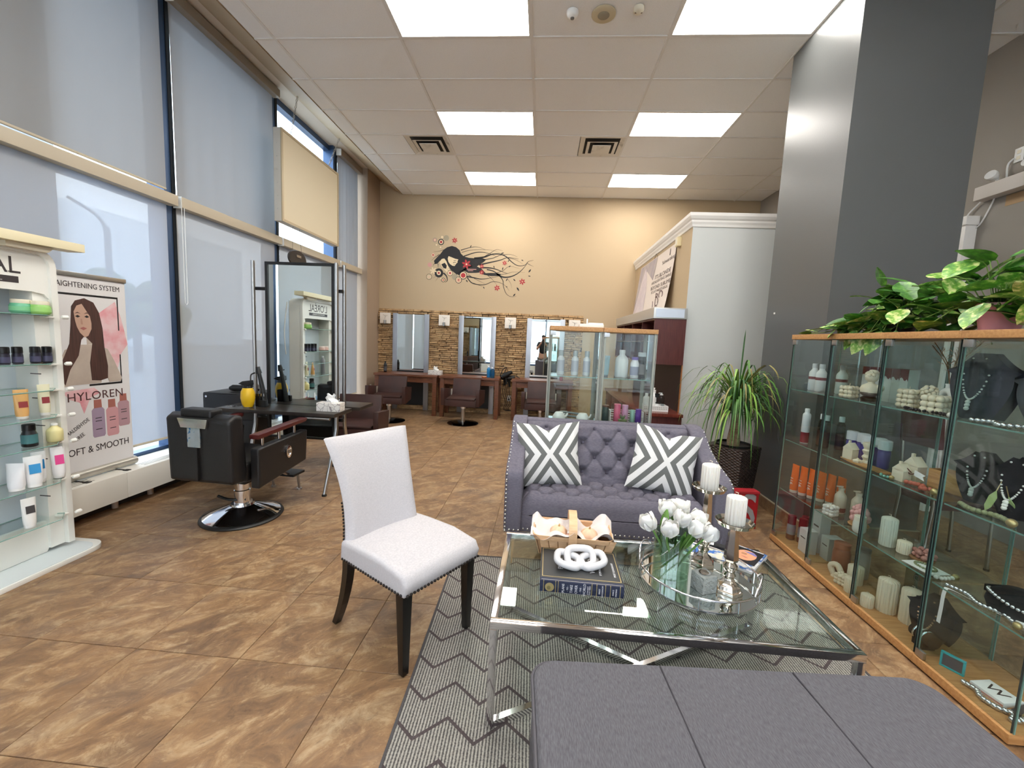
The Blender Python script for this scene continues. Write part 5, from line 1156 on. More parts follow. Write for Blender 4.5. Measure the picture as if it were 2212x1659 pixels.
bpoly([(.50, .655), (.62, .66), (.63, .71), (.50, .70)], PSW, 'collar_print', 3)
bpoly([(.355, .845), (.40, .875), (.50, .89), (.60, .872), (.66, .82), (.69, .74), (.70, .64), (.73, .54), (.72, .475), (.63, .465), (.53, .47), (.52, .56), (.56, .66), (.48, .70), (.44, .68), (.40, .60), (.30, .53), (.24, .455), (.20, .49), (.22, .57), (.31, .66), (.335, .75)], BROWN, 'hair_print', 4)
bpoly([(.375, .82), (.41, .85), (.475, .862), (.53, .83), (.565, .78), (.56, .735), (.52, .70), (.48, .692), (.43, .715), (.40, .745), (.385, .775)], PSK, 'face_print', 5)
bpoly([(.40, .858), (.46, .866), (.55, .80), (.575, .735), (.60, .78), (.56, .87), (.48, .888)], BROWN, 'hair_print', 6)
for (u, v) in ((.415, .797), (.515, .797)): bpoly([(u-.028, v), (u, v+.007), (u+.028, v), (u, v-.006)], PBK, 'eye_print', 6); bpoly([(u-.035, v+.013), (u, v+.022), (u+.035, v+.014), (u, v+.017)], BROWN, 'brow_print', 6)
bpoly([(.43, .738), (.47, .745), (.51, .738), (.47, .728)], mat('print_lips', (180, 110, 104), .5), 'lips_print', 6); bpoly([(.445, .785), (.462, .785), (.468, .757), (.445, .757)], mat('print_nose', (190, 150, 130), .5), 'nose_print', 6)
btext('HYLOREN', .575, .388, .090, mat('hyloren_ink', (84, 52, 52), .5), sx=.98, spacing=1.05)
btext('FORMALDEHYDE', .30, .225, .040, rot=32, sx=.8); btext('FREE', .36, .185, .040, rot=32, sx=.8)
btext('SOFT & SMOOTH', .56, .108, .074, sx=.84)
for (u, v, h, col) in ((.58, .165, .20, (170, 150, 172)), (.75, .158, .20, (214, 160, 164)), (.90, .20, .18, (188, 150, 158))):
    mm = mat('prt%d_%d_%d' % col, col, .5); wd = .075
    bpoly([(u-wd, v+.01), (u-wd*.8, v), (u+wd*.8, v), (u+wd, v+.01), (u+wd, v+h*.72), (u+wd*.7, v+h*.78), (u-wd*.7, v+h*.78), (u-wd, v+h*.72)], mm, 'bottle_print', 2)
    bpoly([(u-wd*.62, v+h*.78), (u+wd*.62, v+h*.78), (u+wd*.58, v+h), (u-wd*.58, v+h)], mat('print_copper', (176, 112, 100), .4), 'bottle_print', 2)
    for q in (.5, .42, .2): bpoly([(u-wd*.5, v+h*q), (u+wd*.5, v+h*q), (u+wd*.5, v+h*q+.004), (u-wd*.5, v+h*q+.004)], INK, 'bottle_print', 3)
# ================================================================ GLASS CABINETS ON THE COLUMN SIDE
ALU = mat('cabinet_alu', (166, 166, 156), .5, .15)
def glass_cabinet(label, loc, rz, group, wd=.43, dp=.36, H=1.63, post=None, shelves=(.43, .82, 1.215)):
    # local: front at y=0 facing -Y, width along x, depth +y
    t = thing('glass_cabinet', label, 'cabinet', loc, rz, group); h = wd/2
    MB().box(-h, -.012, .012, h, dp, .052).build('base', OAK, t, bevel=.003)
    MB().box(-h, -.012, H-.035, h, dp, H).build('top', OAK, t, bevel=.003)
    MB().box(-h+.03, .02, 0, h-.03, dp-.03, .012).build('plinth', BLACK, t)
    for s in (-1, 1):
        MB().box(s*(h-.004), .012, .052, s*(h-.008), dp-.012, H-.035).build('side_pane', GLASSG, t)
        for y in (() if post else (.010, dp-.012)): MB().box(s*(h-.003), y-.002, .052, s*(h-.008), y+.003, H-.035).build('pane_edge', post or GLASSE, t)
    MB().box(-h+.010, dp-.010, .052, h-.010, dp-.006, H-.035).build('back_pane', GLASSG, t)
    dr = MB().box(-h+.006, .000, .056, h-.006, .004, H-.04).build('door', GLASSG, t)
    for s in (-1, 1): MB().box(s*(h-.005), -.001, .056, s*(h-.008), .005, H-.04).build('door_edge', GLASSD, dr)
    for z in (.056, H-.075): MB().box(-h+.006, -.006, z, -h+.05, .008, z+.035).build('hinge', STEEL, dr, bevel=.002)
    if post:
        for sx in (-1, 1):
            for y in (.012, dp-.012): MB().box(sx*h, y-.012, .052, sx*(h-.024), y+.012, H-.035).build('post', ALU, t, bevel=.002)
    for z in shelves:
        sh = MB().box(-h+.011, .02, z, h-.011, dp-.014, z+.006).build('glass_shelf', GLASSG, t)
        MB().box(-h+.011, .018, z, h-.011, .0205, z+.006).build('shelf_edge', GLASSE, sh)
    return t
CXF = 1.90
for k in range(4):
    yc = 3.115-.43*k
    glass_cabinet('tall oak-topped glass display cabinet, ' + ['furthest from the camera beside the column', 'second from the column, candles and white cartons inside', 'third from the column, grass plume and black bust inside', 'nearest the camera, full of jewellery'][k], (CXF, yc, 0), -90, 'row of glass cabinets along the column')
Z = [.0525, .4365, .8265, 1.2215]
# helpers for the goods (world coordinates, x runs 1.93..2.24)
def carton(label, x, y, z, d, col, group=None, wave=None, rz=0):
    t = thing('carton', label, 'box', (x, y, z), rz, group)
    MB().box(-d[0]/2, -d[1]/2, 0, d[0]/2, d[1]/2, d[2]).build('box', mat('cb%d_%d_%d' % col, col, .5), t, bevel=.001)
    if wave:
        P = [(-d[1]/2, d[2]*.998), (d[1]/2, d[2]*.998), (d[1]/2, d[2]*.74)]+[(d[1]/2-d[1]*q/6, d[2]*(.72+.05*math.sin(q*1.3))) for q in range(1, 6)]+[(-d[1]/2, d[2]*.66)]
        MB().prism(P, 'x', -d[0]/2-.0006, -d[0]/2).build('wave_print', mat('cb%d_%d_%d' % wave, wave, .5), t)
        MB().box(-d[0]/2, -d[1]/2, d[2], d[0]/2, d[1]/2, d[2]+.0006).build('lid_print', MATS['cb%d_%d_%d' % wave], t)
    else: MB().box(-d[0]/2-.0006, -d[1]*.3, d[2]*.62, -d[0]/2, d[1]*.3, d[2]*.66).build('print_line', INK, t)
    return t
def bubble(label, x, y, z, s, m_=WAX, nlay=3, group='bubble candles', rz=20):
    t = thing('bubble_candle', label, 'candle', (x, y, z), rz, group); r_ = s/6
    for k in range(nlay):
        mb = MB()
        for i in range(3):
            for j in range(3): mb.ball(((i-1)*r_*1.85, (j-1)*r_*1.85, r_+k*r_*1.75), r_*1.08, 10, 7)
        mb.build('bubble_layer', m_, t, smooth=True)
    MB().tube([(0, 0, nlay*r_*1.75), (.002, 0, nlay*r_*1.75+.02)], .0015, 5).build('wick', CREAM, t)
    return t
def house(label, x, y, z, wd, h, m_=WAX, rz=15):
    t = thing('house_candle', label, 'candle', (x, y, z), rz, 'house-shaped candles')
    MB().box(-wd*.4, -wd/2, 0, wd*.4, wd/2, h*.62).build('walls', m_, t, bevel=.002)
    MB().prism([(-wd*.56, h*.6), (wd*.56, h*.6), (0, h*.95)], 'x', -wd*.44, wd*.44).build('roof', m_, t, bevel=.003)
    MB().box(-wd*.1, wd*.1, h*.75, wd*.1, wd*.26, h*1.05).build('chimney', m_, t)
    return t
def bust(label, x, y, z, h, wd, rz, m_, neckl=True, nm='necklace_bust', necklace=(230, 228, 224)):
    t = thing(nm, label, 'jewellery stand', (x, y, z), rz)
    def fn(u, v):     # v up
        a = (u-.5)*2; ww = wd*(.50+.50*math.sin(min(1, v/.72)*math.pi*.62)) if v < .72 else wd*(.93*(1-((v-.72)/.28)**.6)+.30)
        y_ = -.25*wd*math.cos(a*1.35)*(1-.55*v) ; return (a*ww*.5*1.0, y_-.02, h*v)
    def fb(u, v): p = fn(u, v); return (p[0], .02+.03*(1-v), p[2])
    g = MB().grid(fn, 16, 18); g.grid(fb, 16, 18); g.build('velvet_form', m_, t, smooth=80, norm=False)
    if neckl:
        mb = MB()
        for q in range(26):
            f_ = q/25*2-1; v = .92-.62*(1-f_*f_)**.5*1.0+.0; p = fn(.5+f_*.22, max(.1, v)); mb.ball((p[0], p[1]-.006, p[2]), .0045, 7, 5)
        mb.build('bead_string', mat('bead%d' % necklace[0], necklace, .25, .3), t, smooth=True)
        for q in range(3): p = fn(.5, .26-.05*q); MB().ball((p[0], p[1]-.01, p[2]), .010, 8, 6).build('pendant_bead', mat('pearl', (236, 232, 226), .25), t, smooth=True)
    return t
MAR = (124, 40, 46); WH = (234, 234, 232)
cab = 'inside the glass cabinet beside the column'
# -- cabinet beside the column
for k, (x, y) in enumerate(((2.03, 3.245), (2.02, 3.15), (2.10, 3.06))):
    bottle(f'white bottle with chrome cap and maroon wave, {ORD[k]} of three on the top shelf', (x, y, Z[3]), .034, .20, WH, (196, 198, 200), neck=.5, sh=.72, cap=.16, lab=MAR, labh=(.42, .52), group='maroon wave bottles')
bottle('tall white and maroon aerosol can on the middle shelf beside the column', (1.99, 3.21, Z[2]), .027, .26, (236, 236, 238), (240, 240, 240), neck=.55, sh=.86, cap=.10, lab=(140, 30, 50), labh=(.02, .32))
for k, (x, y) in enumerate(((2.06, 3.14), (2.05, 3.08), (2.13, 3.05))):
    bottle(f'clear spray bottle of brown liquid, {ORD[k]} from the white aerosol can', (x, y, Z[2]), .026, .235, (206, 196, 186), (214, 218, 220), neck=.6, sh=.78, cap=.16, clear=True, lab=(74, 48, 40), labh=(.03, .5), group='brown liquid spray bottles')
ORG = (240, 104, 30)
for k in range(6):
    squeeze_tube(f'orange 911 hair tube, {ORD[k]} in its row counting from the column', (1.965+.03*k, 3.225-.054*k, Z[1]), .066, .215, ORG, (238, 226, 214), group='orange 911 tubes', rz=-80, txt='911', txtm=PAPER)
for k, (x, y) in enumerate(((2.0, 3.255), (2.05, 3.20), (2.10, 3.25), (2.14, 3.18))):
    bottle(f'grey bottle with dark red cap on the cabinet floor, {ORD[k]} from the column', (x, y, Z[0]), .03, .19, (150, 152, 160), (118, 26, 36), neck=.85, sh=.62, cap=.36, lab=(120, 66, 44), labh=(.02, .22), group='grey and red bottles')
carton('small white carton on the floor of the cabinet beside the column', 2.0, 3.05, Z[0], (.075, .085, .17), (226, 222, 224))
carton('tall white carton standing behind the small carton', 2.10, 3.08, Z[0], (.07, .09, .30), (220, 218, 222))
carton('square white carton at the side pane of the cabinet beside the column', 2.11, 2.965, Z[0], (.10, .08, .16), (214, 214, 214))
# -- second cabinet
for k in range(6): carton(f'white carton with maroon wavy top, {ORD[k]} of six counting from the column', 2.14, 2.865-.058*k, Z[3], (.06, .056, .205), WH, 'maroon wave cartons', MAR)
bubble('cream bubble candle in front of the white cartons', 1.985, 2.815, Z[3], .085)
an = thing('angel_candle', 'small cream cherub bust candle on a dark stand', 'candle', (2.0, 2.665, Z[3]))
MB().lathe([(.04, 0), (.045, .02), (.03, .03), (.05, .045), (.048, .055)], n=24).build('stand', mat('dark_silver', (90, 80, 70), .3, .8), an, smooth=True)
MB().lathe([(.046, .054), (.05, .075), (.042, .095), (.018, .11), (.016, .12)], n=24, sy=1.1).build('shoulders', WAX, an, smooth=True)
MB().ball((0, 0, .148), .034, 16, 10).build('head', WAX, an, smooth=True)
mb = MB(); rq = random.Random(2)
for q in range(26): a = rq.uniform(0, 6.3); e = rq.uniform(.0, 1.4); mb.ball((.033*math.cos(a)*math.cos(e)+.004, .033*math.sin(a)*math.cos(e), .15+.034*math.sin(e)), .010, 7, 5)
mb.build('curls', WAX, an, smooth=True)
MB().ball((.02, -.045, .085), .022, 12, 8).build('wing', WAX, an, smooth=True)
PUR = (96, 84, 160)
for k in range(5): bottle(f'purple and white aerosol tub, {ORD[k]} of the row counting from the column', (2.08+.02*(k % 2), 2.865-.066*k, Z[2]), .031, .17, PUR, (222, 224, 230), neck=.98, sh=.66, cap=.33, group='purple tubs')
wt = thing('wood_tray', 'narrow oak serving board holding house candles', 'tray', (1.985, 2.60, Z[2]), 2)
MB().prism([(-.03, -.155), (.03, -.155), (.035, -.05), (.035, .10), (.02, .135), (.012, .19), (-.012, .19), (-.02, .135), (-.035, .10), (-.035, -.05)], 'z', .004, .014).build('board', OAK, wt, bevel=.002)
for y in (-.12, .1): MB().box(-.02, y-.005, 0, .02, y+.005, .004).build('foot', OAK, wt)
zt = Z[2]+.0145
house('cream house candle at the column end of the oak board', 1.985, 2.735, zt, .062, .11)
mb = thing('twisted_candle', 'cream twisted candle between the purple tubs and the houses', 'candle', (2.03, 2.655, Z[2]))
MB().lathe([(.026, 0), (.026, .02), (.018, .03), (.027, .05), (.018, .065), (.028, .09), (.02, .10), (.03, .13), (.026, .14)], n=24, flute=.12, nf=5).build('wax', WAX, mb, smooth=True); MB().tube([(0, 0, .138), (0, 0, .15)], .0015, 5).build('wick', CREAM, mb)
fl_ = thing('flower_candle', 'flat cream flower-shaped candle on the oak board', 'candle', (1.975, 2.655, zt))
MB().lathe([(.022, 0), (.024, .01), (.012, .018), (0.0, .02)], n=30, flute=.2, nf=6, cap=False).build('petals', WAX, fl_, smooth=True); MB().ball((0, 0, .02), .007, 8, 6).build('centre', WAX, fl_)
for k, (x, y, s_) in enumerate(((2.05, 2.86, 1), (2.10, 2.775, 1.02))):
    bottle(f'cream lotion pump bottle, {ORD[k]} of two behind the pink candle', (x, y, Z[1]), .034*s_, .18, (200, 192, 172), (206, 200, 184), pump=True, sh=.70, lab=(130, 72, 62), labh=(.05, .22), group='cream pump bottles')
pk = thing('peony_candle', 'pink peony-shaped candle on a wooden coaster', 'candle', (2.03, 2.655, Z[1]))
MB().lathe([(.05, 0), (.055, .008), (.05, .014)], n=24).build('coaster', OAK, pk); mb = MB(); rq = random.Random(9)
for q in range(46): a = rq.uniform(0, 6.3); e = rq.uniform(-.3, 1.5); mb.ball((.042*math.cos(a)*math.cos(e), .042*math.sin(a)*math.cos(e), .062+.058*math.sin(e)), rq.uniform(.014, .02), 8, 6)
mb.build('petals', mat('pink_wax', (226, 170, 168), .6), pk, smooth=True)
bubble('small white bubble candle near the door of the second cabinet', 1.955, 2.80, Z[1], .075, WAXW)
jar('white candle jar with cream lid on the lower shelf', (1.96, 2.555, Z[1]), .034, .10, (226, 226, 216), (232, 226, 208))
bottle('big brown amber jar on the floor of the second cabinet', (2.06, 2.80, Z[0]), .05, .20, (140, 84, 58), (150, 92, 66), neck=.85, sh=.8, cap=.18, name='amber_jar', cat='jar')
bottle('grey steel canister beside the amber jar', (2.15, 2.74, Z[0]), .04, .20, (130, 132, 134), (110, 112, 114), neck=.9, sh=.85, cap=.1, name='canister', cat='canister')
pillar('fluted cream pillar candle behind the knot candle on the cabinet floor', (2.06, 2.665, Z[0]), .04, .12, WAX)
kn = thing('knot_candle', 'cream heart-shaped knot candle on the cabinet floor', 'candle', (1.985, 2.73, Z[0]), 30)
MB().tube([(.0, .028*math.sin(k*.42)*(1+.25*math.sin(k*.84)), .045+.035*math.cos(k*.42)) for k in range(15)], .018, 10, True).build('loop', WAX, kn, smooth=True); MB().lathe([(.024, 0), (.02, .02)], n=14).build('foot', WAX, kn)
bubble('cream bubble candle lying low beside the heart knot candle', 1.965, 2.635, Z[0], .075)
pillar('short plain cream candle by the cabinet door', (1.955, 2.555, Z[0]), .03, .095, WAX)
# -- third cabinet
bubble('tall cream bubble candle at the column side of the third cabinet', 2.02, 2.42, Z[3], .085, WAX, 4)
mb = thing('knotted_candle', 'round cream knot candle on a small stem in the third cabinet', 'candle', (2.07, 2.36, Z[3]))
MB().lathe([(.03, 0), (.02, .02), (.022, .06)], n=16).build('stem', WAX, mb, smooth=True); q_ = MB()
for k in range(30): a = k*2.4; e = math.asin(1-2*(k+.5)/30); q_.ball((.03*math.cos(a)*math.cos(e), .03*math.sin(a)*math.cos(e), .095+.03*math.sin(e)), .011, 7, 5)
q_.build('knot', WAX, mb, smooth=True)
RV = thing('ring_vase', 'white ring-shaped vase holding pampas grass', 'vase', (2.09, 2.28, Z[3]), 75)
MB().tube([(.05*math.cos(k*.2618), 0, .062+.052*math.sin(k*.2618)) for k in range(24)], .017, 12, True).lathe([(.014, .11), (.013, .14), (.016, .15)], n=14).lathe([(.03, 0), (.026, .012)], n=16).build('ring', mat('white_ceramic', (232, 232, 228), .4), RV, smooth=True)
PG = thing('pampas_grass', 'dried beige pampas plumes in the ring vase', 'dried grass', (2.09, 2.28, Z[3]+.145))
for k, (dx, dy, L, m_) in enumerate(((.02, -.12, .23, 'p'), (.04, -.09, .22, 'p'), (.03, .15, .22, 'b'), (-.02, .10, .20, 'b'), (.0, -.04, .19, 'p'))):
    mb = MB(); rq = random.Random(k)
    col = mat('pampas', (196, 178, 148), .95) if m_ == 'p' else mat('dried_stem', (150, 112, 80), .9)
    MB().tube(smoothpath([(0, 0, 0), (dx*.3, dy*.25, L*.5), (dx, dy, L)], 4), .002, 5).build('stalk', MATS.get('dried_stem') or mat('dried_stem', (150, 112, 80), .9), PG)
    for q in range(90 if m_ == 'p' else 24):
        f_ = rq.uniform(.3, 1.0); c = Vector((dx*f_**1.6, dy*f_**1.6, L*f_)); w_ = .035*math.sin(math.pi*min(1, (f_-.25)/.78))+.006
        d = Vector((rq.uniform(-1, 1)*w_*.6, rq.uniform(-1, 1)*w_, rq.uniform(.2, 1)*w_)); s_ = Vector((rq.uniform(-1, 1), rq.uniform(-1, 1), 0))*.0022
        mb.add([c, c+d+s_, c+d*1.25, c+d-s_], [(0, 1, 2, 3)])
    po = mb.build('plume', col, PG, norm=False); po['kind'] = 'stuff'
bubble('large cream bubble candle in front of the ring vase', 2.0, 2.235, Z[3], .10, WAX, 3)
VEL = mat('black_velvet', (34, 34, 40), .95, sheen=.3); VEL2 = mat('deep_velvet', (10, 10, 12), .95)
bust('charcoal velvet necklace bust with bead string in the third cabinet', 2.09, 2.11, Z[3], .31, .24, -78, mat('charcoal_velvet', (62, 62, 72), .95))
house('cream house candle at the bust end of the oak board', 1.99, 2.36, Z[2], .062, .10, WAX, 8)
house('taller cream house candle behind the oak board', 2.07, 2.38, Z[2], .075, .14, WAX, 12)
wb_ = thing('wood_box', 'open pale wooden box with striped fan behind the house candles', 'box', (2.12, 2.20, Z[2]), 12)
for (a, c, d, e) in ((-.05, -.09, .05, -.084), (-.05, .084, .05, .09), (-.05, -.084, -.044, .084), (.044, -.084, .05, .084)): MB().box(a, c, 0, d, e, .10).build('side', OAK, wb_)
MB().box(-.05, -.09, 0, .05, .09, .006).build('bottom', OAK, wb_)
for k in range(7): a = R(200-14*k); MB().add([(0, 0, .02), (0, .2*math.cos(a)-.008, .02+.2*math.sin(-a)*-1), (0, .2*math.cos(a)+.008, .03+.2*math.sin(-a)*-1)], [(0, 1, 2)]).build('fan_slat', mat('fan_grey', (150, 146, 138), .7), wb_, norm=False)
rb_ = thing('ribbon_tag', 'white swallow-tail ribbon hanging near the house candle', 'ribbon', (2.0, 2.295, Z[2]), 0)
MB().prism([(0, 0), (.06, -.012), (.05, .006), (.064, .018), (0, .03)], 'x', 0, .002).xf((0, 0, .05), rz=180).build('tail', PAPER, rb_); MB().tube(smoothpath([(0, .02, .06), (0, .05, .075), (0, .03, .05), (0, 0, .06)], 4), .003, 5).build('bow', mat('brown_ribbon', (96, 52, 40), .6), rb_)
def beads(label, pts, r_, m_, nm='bead_necklace', cat='necklace', grp=None, tagm=None, step=1.6):
    o = Vector(pts[0]); t = thing(nm, label, cat, (o.x, o.y, o.z-r_), 0, grp, world=True); P = smoothpath(pts, 10); mb = MB(); last = None
    for p in P:
        if last is None or (p-last).length > r_*step: mb.ball(p, r_, 7, 5); last = p
    mb.build('bead_string', m_, t, smooth=True)
    MB().ball((P[-1].x, P[-1].y, P[-1].z+r_*.3), r_*1.5, 10, 7).build('clasp', tagm or GOLD, t, smooth=True)
CRYS = mat('crystal_bead', (206, 210, 212), .1, .9); PEARL = mat('pearl_bead', (232, 228, 220), .25); CORAL = mat('coral', (190, 104, 84), .5); TEAL = mat('teal_glass_bead', (120, 176, 160), .15); OLIVE = mat('olive_bead', (140, 146, 110), .4)
beads('dark and pearl bracelet lying on the top shelf of the third cabinet', [(1.96, 2.36, Z[3]+.009), (1.94, 2.28, Z[3]+.009), (1.97, 2.20, Z[3]+.009), (1.95, 2.10, Z[3]+.009)], .009, mat('dark_bead', (40, 30, 34), .3), tagm=PEARL)
beads('coral branch necklace on the middle shelf of the third cabinet', [(1.97, 2.30, Z[2]+.012), (2.0, 2.24, Z[2]+.013), (1.96, 2.20, Z[2]+.012), (2.0, 2.17, Z[2]+.014), (1.97, 2.14, Z[2]+.012)], .012, CORAL, step=1.2)
beads('teal glass bracelet by the door of the third cabinet', [(1.95, 2.44, Z[2]+.008), (1.93, 2.41, Z[2]+.008), (1.95, 2.37, Z[2]+.008)], .008, TEAL)
bs_ = bust('black necklace stand with leaf pendants on the middle shelf, third cabinet', 2.12, 2.085, Z[2], .24, .17, -70, VEL2, True, 'necklace_stand')
pillar('tall pale green pillar candle on the lower shelf of the third cabinet', (2.0, 2.40, Z[1]), .036, .17, mat('sage_wax', (202, 206, 190), .55))
pillar('short cream candle next to the pale green pillar', (2.02, 2.315, Z[1]), .03, .07, WAX)
co = thing('coral_dish', 'pink coral piece on a small woven coaster', 'ornament', (2.06, 2.25, Z[1])); MB().lathe([(.05, 0), (.052, .008), (0, .01)], n=20, cap=False).build('coaster', mat('jute', (150, 110, 76), .9), co); mb = MB(); rq = random.Random(4)
for q in range(22): mb.ball((rq.uniform(-.035, .035), rq.uniform(-.045, .045), .018+rq.uniform(0, .03)), rq.uniform(.008, .015), 7, 5)
mb.build('coral', mat('pink_coral', (186, 130, 120), .6), co, smooth=True)
cd_ = thing('white_card', 'white display card with silver necklace on the lower shelf', 'card', (2.0, 2.16, Z[1]), 8); MB().box(-.055, -.07, 0, .055, .07, .003).build('card', PAPER, cd_)
mb = MB()
for k in range(22): a = 2*math.pi*k/22; mb.ball((.03*math.cos(a), .045*math.sin(a), .008), .006, 7, 5)
mb.build('silver_ring', OLIVE, cd_, smooth=True)
beads('pearl and crystal necklace hanging over the lower shelf edge', [(1.95, 2.09, Z[1]+.01), (1.97, 2.06, Z[1]+.012), (1.94, 2.045, Z[1]+.01), (1.99, 2.045, Z[1]+.01), (2.05, 2.06, Z[1]+.01)], .010, PEARL)
pillar('tall fluted cream pillar candle on the floor of the third cabinet', (2.03, 2.385, Z[0]), .045, .20, WAX)
pillar('second tall fluted cream candle behind the clear sign', (2.08, 2.29, Z[0]), .045, .20, WAX)
pillar('short cream candle at the door of the third cabinet', (1.95, 2.415, Z[0]), .03, .075, WAX)
sg = thing('acrylic_sign', 'tilted clear acrylic sign reading O B at the cabinet floor', 'sign', (2.15, 2.33, Z[0]), -90)
MB().box(-.10, -.002, 0, .10, .002, .30).build('acrylic_plate', glass_mat('acrylic', (210, 216, 214), .12), sg); text('lettering', 'O  B', .05, mat('sign_grey', (110, 110, 108), .5), sg, (0, -.003, .22), (90, 0, 0))
bust('deep black velvet necklace display with studded chain on the cabinet floor', 2.06, 2.14, Z[0], .25, .19, -75, VEL2, True, 'necklace_display', (200, 160, 130))
bb_ = thing('bracelet_roll', 'black velvet bracelet roll with silver bangles', 'bracelet stand', (1.99, 2.10, Z[0]), 0)
MB().tube([(0, .055, .055), (0, -.055, .055)], .032, 16).build('roll', VEL2, bb_, smooth=True); MB().box(-.03, -.03, 0, .03, .03, .03).build('foot', VEL2, bb_)
for y in (-.02, .0, .025): MB().tube([(.036*math.cos(k*.3927), y, .055+.036*math.sin(k*.3927)) for k in range(16)], .004, 6, True).build('bangle', CRYS, bb_, smooth=True)
# -- nearest cabinet
bust('large grey velvet bust behind the glass door nearest the camera', 2.13, 1.83, Z[3], .27, .30, -88, mat('grey_velvet', (96, 98, 104), .95), False)
beads('heap of clear crystal beads on the top shelf nearest the camera', [(1.95, 2.0, Z[3]+.009), (1.98, 1.93, Z[3]+.012), (1.94, 1.88, Z[3]+.01), (2.0, 1.82, Z[3]+.012), (1.95, 1.76, Z[3]+.01), (2.0, 1.70, Z[3]+.012)], .011, CRYS, step=1.1)
bust('black velvet bust with green leaf pendants, nearest cabinet', 2.10, 1.90, Z[2], .26, .20, -80, VEL2, True, 'necklace_bust')
for k, (y, z, a) in enumerate(((1.93, .93, 20), (1.88, .92, -20))):
    lf = thing('leaf_pendant', ('green leaf pendant hanging nearer the column on the black bust', 'green leaf pendant hanging nearer the camera on the black bust')[k], 'pendant', (2.03, y, z), 0); lf.rotation_euler = (R(a), 0, R(90))
    MB().prism([(0, 0), (.016, -.03), (.014, -.075), (0, -.10), (-.014, -.075), (-.016, -.03)], 'y', -.0015, .0015).build('leaf_blade', mat('leaf_pendant_green', (150, 170, 110), .4), lf); MB().tube([(0, 0, 0), (0, .0, .05)], .002, 5).build('cord', GOLD, lf)
beads('olive snake-like bead necklace on the middle shelf nearest the camera', [(1.96, 2.0, Z[2]+.012), (1.94, 1.93, Z[2]+.012), (1.98, 1.86, Z[2]+.012), (1.95, 1.78, Z[2]+.012)], .012, OLIVE, step=1.2)
beads('silver rope of crystals on the lower shelf nearest the camera', [(1.95, 1.99, Z[1]+.009), (1.97, 1.92, Z[1]+.01), (1.95, 1.85, Z[1]+.009), (1.98, 1.78, Z[1]+.01), (1.95, 1.70, Z[1]+.01)], .010, CRYS, step=1.1)
rb_ = thing('satin_ribbon', 'white satin ribbon trailing over the lower shelf edge', 'ribbon', (1.94, 1.96, Z[1]), 0, world=True); mb = MB()
P = smoothpath([(1.99, 1.72, Z[1]+.004), (1.96, 1.84, Z[1]+.004), (1.935, 1.955, Z[1]+.006), (1.918, 1.965, Z[1]-.01), (1.917, 1.968, Z[1]-.10), (1.918, 1.972, Z[1]-.17)], 5)
for a, c in zip(P, P[1:]): mb.add([a+Vector((0, -.009, 0)), a+Vector((0, .009, 0)), c+Vector((0, .009, 0)), c+Vector((0, -.009, 0))], [(0, 1, 2, 3)])
mb.build('band', PAPER, rb_, norm=False); MB().box(1.985, 1.70, Z[1], 2.03, 1.74, Z[1]+.012).build('spool', PAPER, rb_)
vc = thing('velvet_collar', 'round black velvet collar display with crystal chain', 'jewellery stand', (2.06, 1.80, Z[1]), 0)
MB().lathe([(.085, .0), (.095, .03), (.088, .07), (.05, .10), (.0, .105)], n=32, sy=1.1, cap=False).build('velvet_form', VEL2, vc, smooth=True); mb = MB()
for k in range(20): a = R(110+9*k); mb.ball((.09*math.cos(a), .095*math.sin(a), .065+.012*math.sin(k*.33)), .008, 7, 5)
mb.build('crystal_chain', CRYS, vc, smooth=True)
bx = thing('jewel_tray', 'shallow dark tray on the lower shelf nearest the camera', 'tray', (2.16, 1.93, Z[1])); MB().box(-.05, -.06, 0, .05, .06, .006).build('bottom', BLACKM, bx)
for (a, c, d, e) in ((-.05, -.06, .05, -.054), (-.05, .054, .05, .06), (-.05, -.054, -.044, .054), (.044, -.054, .05, .054)): MB().box(a, c, .006, d, e, .03).build('side', BLACKM, bx)
tf = thing('teal_frame', 'small teal jewelled picture frame on the cabinet floor', 'picture frame', (1.985, 1.945, Z[0]), -60)
MB().box(-.034, -.006, .004, .034, .002, .066).build('picture', mat('frame_slate', (84, 88, 96), .4), tf)
for (a, c, d, e) in ((-.042, 0, .042, .008), (-.042, .064, .042, .072), (-.042, .008, -.034, .064), (.034, .008, .042, .064)): MB().box(a, -.01, c, d, .004, e).build('jewelled_bar', mat('teal_enamel', (50, 170, 180), .25), tf, bevel=.002)
cb_ = thing('card_box', 'flat white jewellery box with dark lettering on the cabinet floor', 'box', (2.04, 1.81, Z[0]), 10); MB().box(-.05, -.06, 0, .05, .06, .022).build('box', PAPER, cb_, bevel=.002)
text('lettering', 'W', .07, INK, cb_, (0, 0, .0225), (0, 0, -90)); MB().box(-.0505, -.058, .004, -.05, .058, .012).build('spine_print', mat('salmon', (206, 150, 140), .5), cb_)
beads('chunky silver chain necklace on the floor of the nearest cabinet', [(1.955, 1.86, Z[0]+.011), (1.97, 1.82, Z[0]+.011), (1.95, 1.78, Z[0]+.011), (1.965, 1.73, Z[0]+.011), (2.0, 1.70, Z[0]+.012), (1.96, 1.67, Z[0]+.011), (2.03, 1.68, Z[0]+.012)], .012, CRYS, step=1.15)
bt = thing('black_clutch', 'folded black satin pouch beside the flat white box', 'pouch', (2.07, 1.70, Z[0]), 20); MB().box(-.05, -.045, 0, .05, .045, .016).build('pouch', VEL, bt, bevel=.006); MB().box(-.05, -.01, .016, .05, .01, .018).build('flap', VEL2, bt)
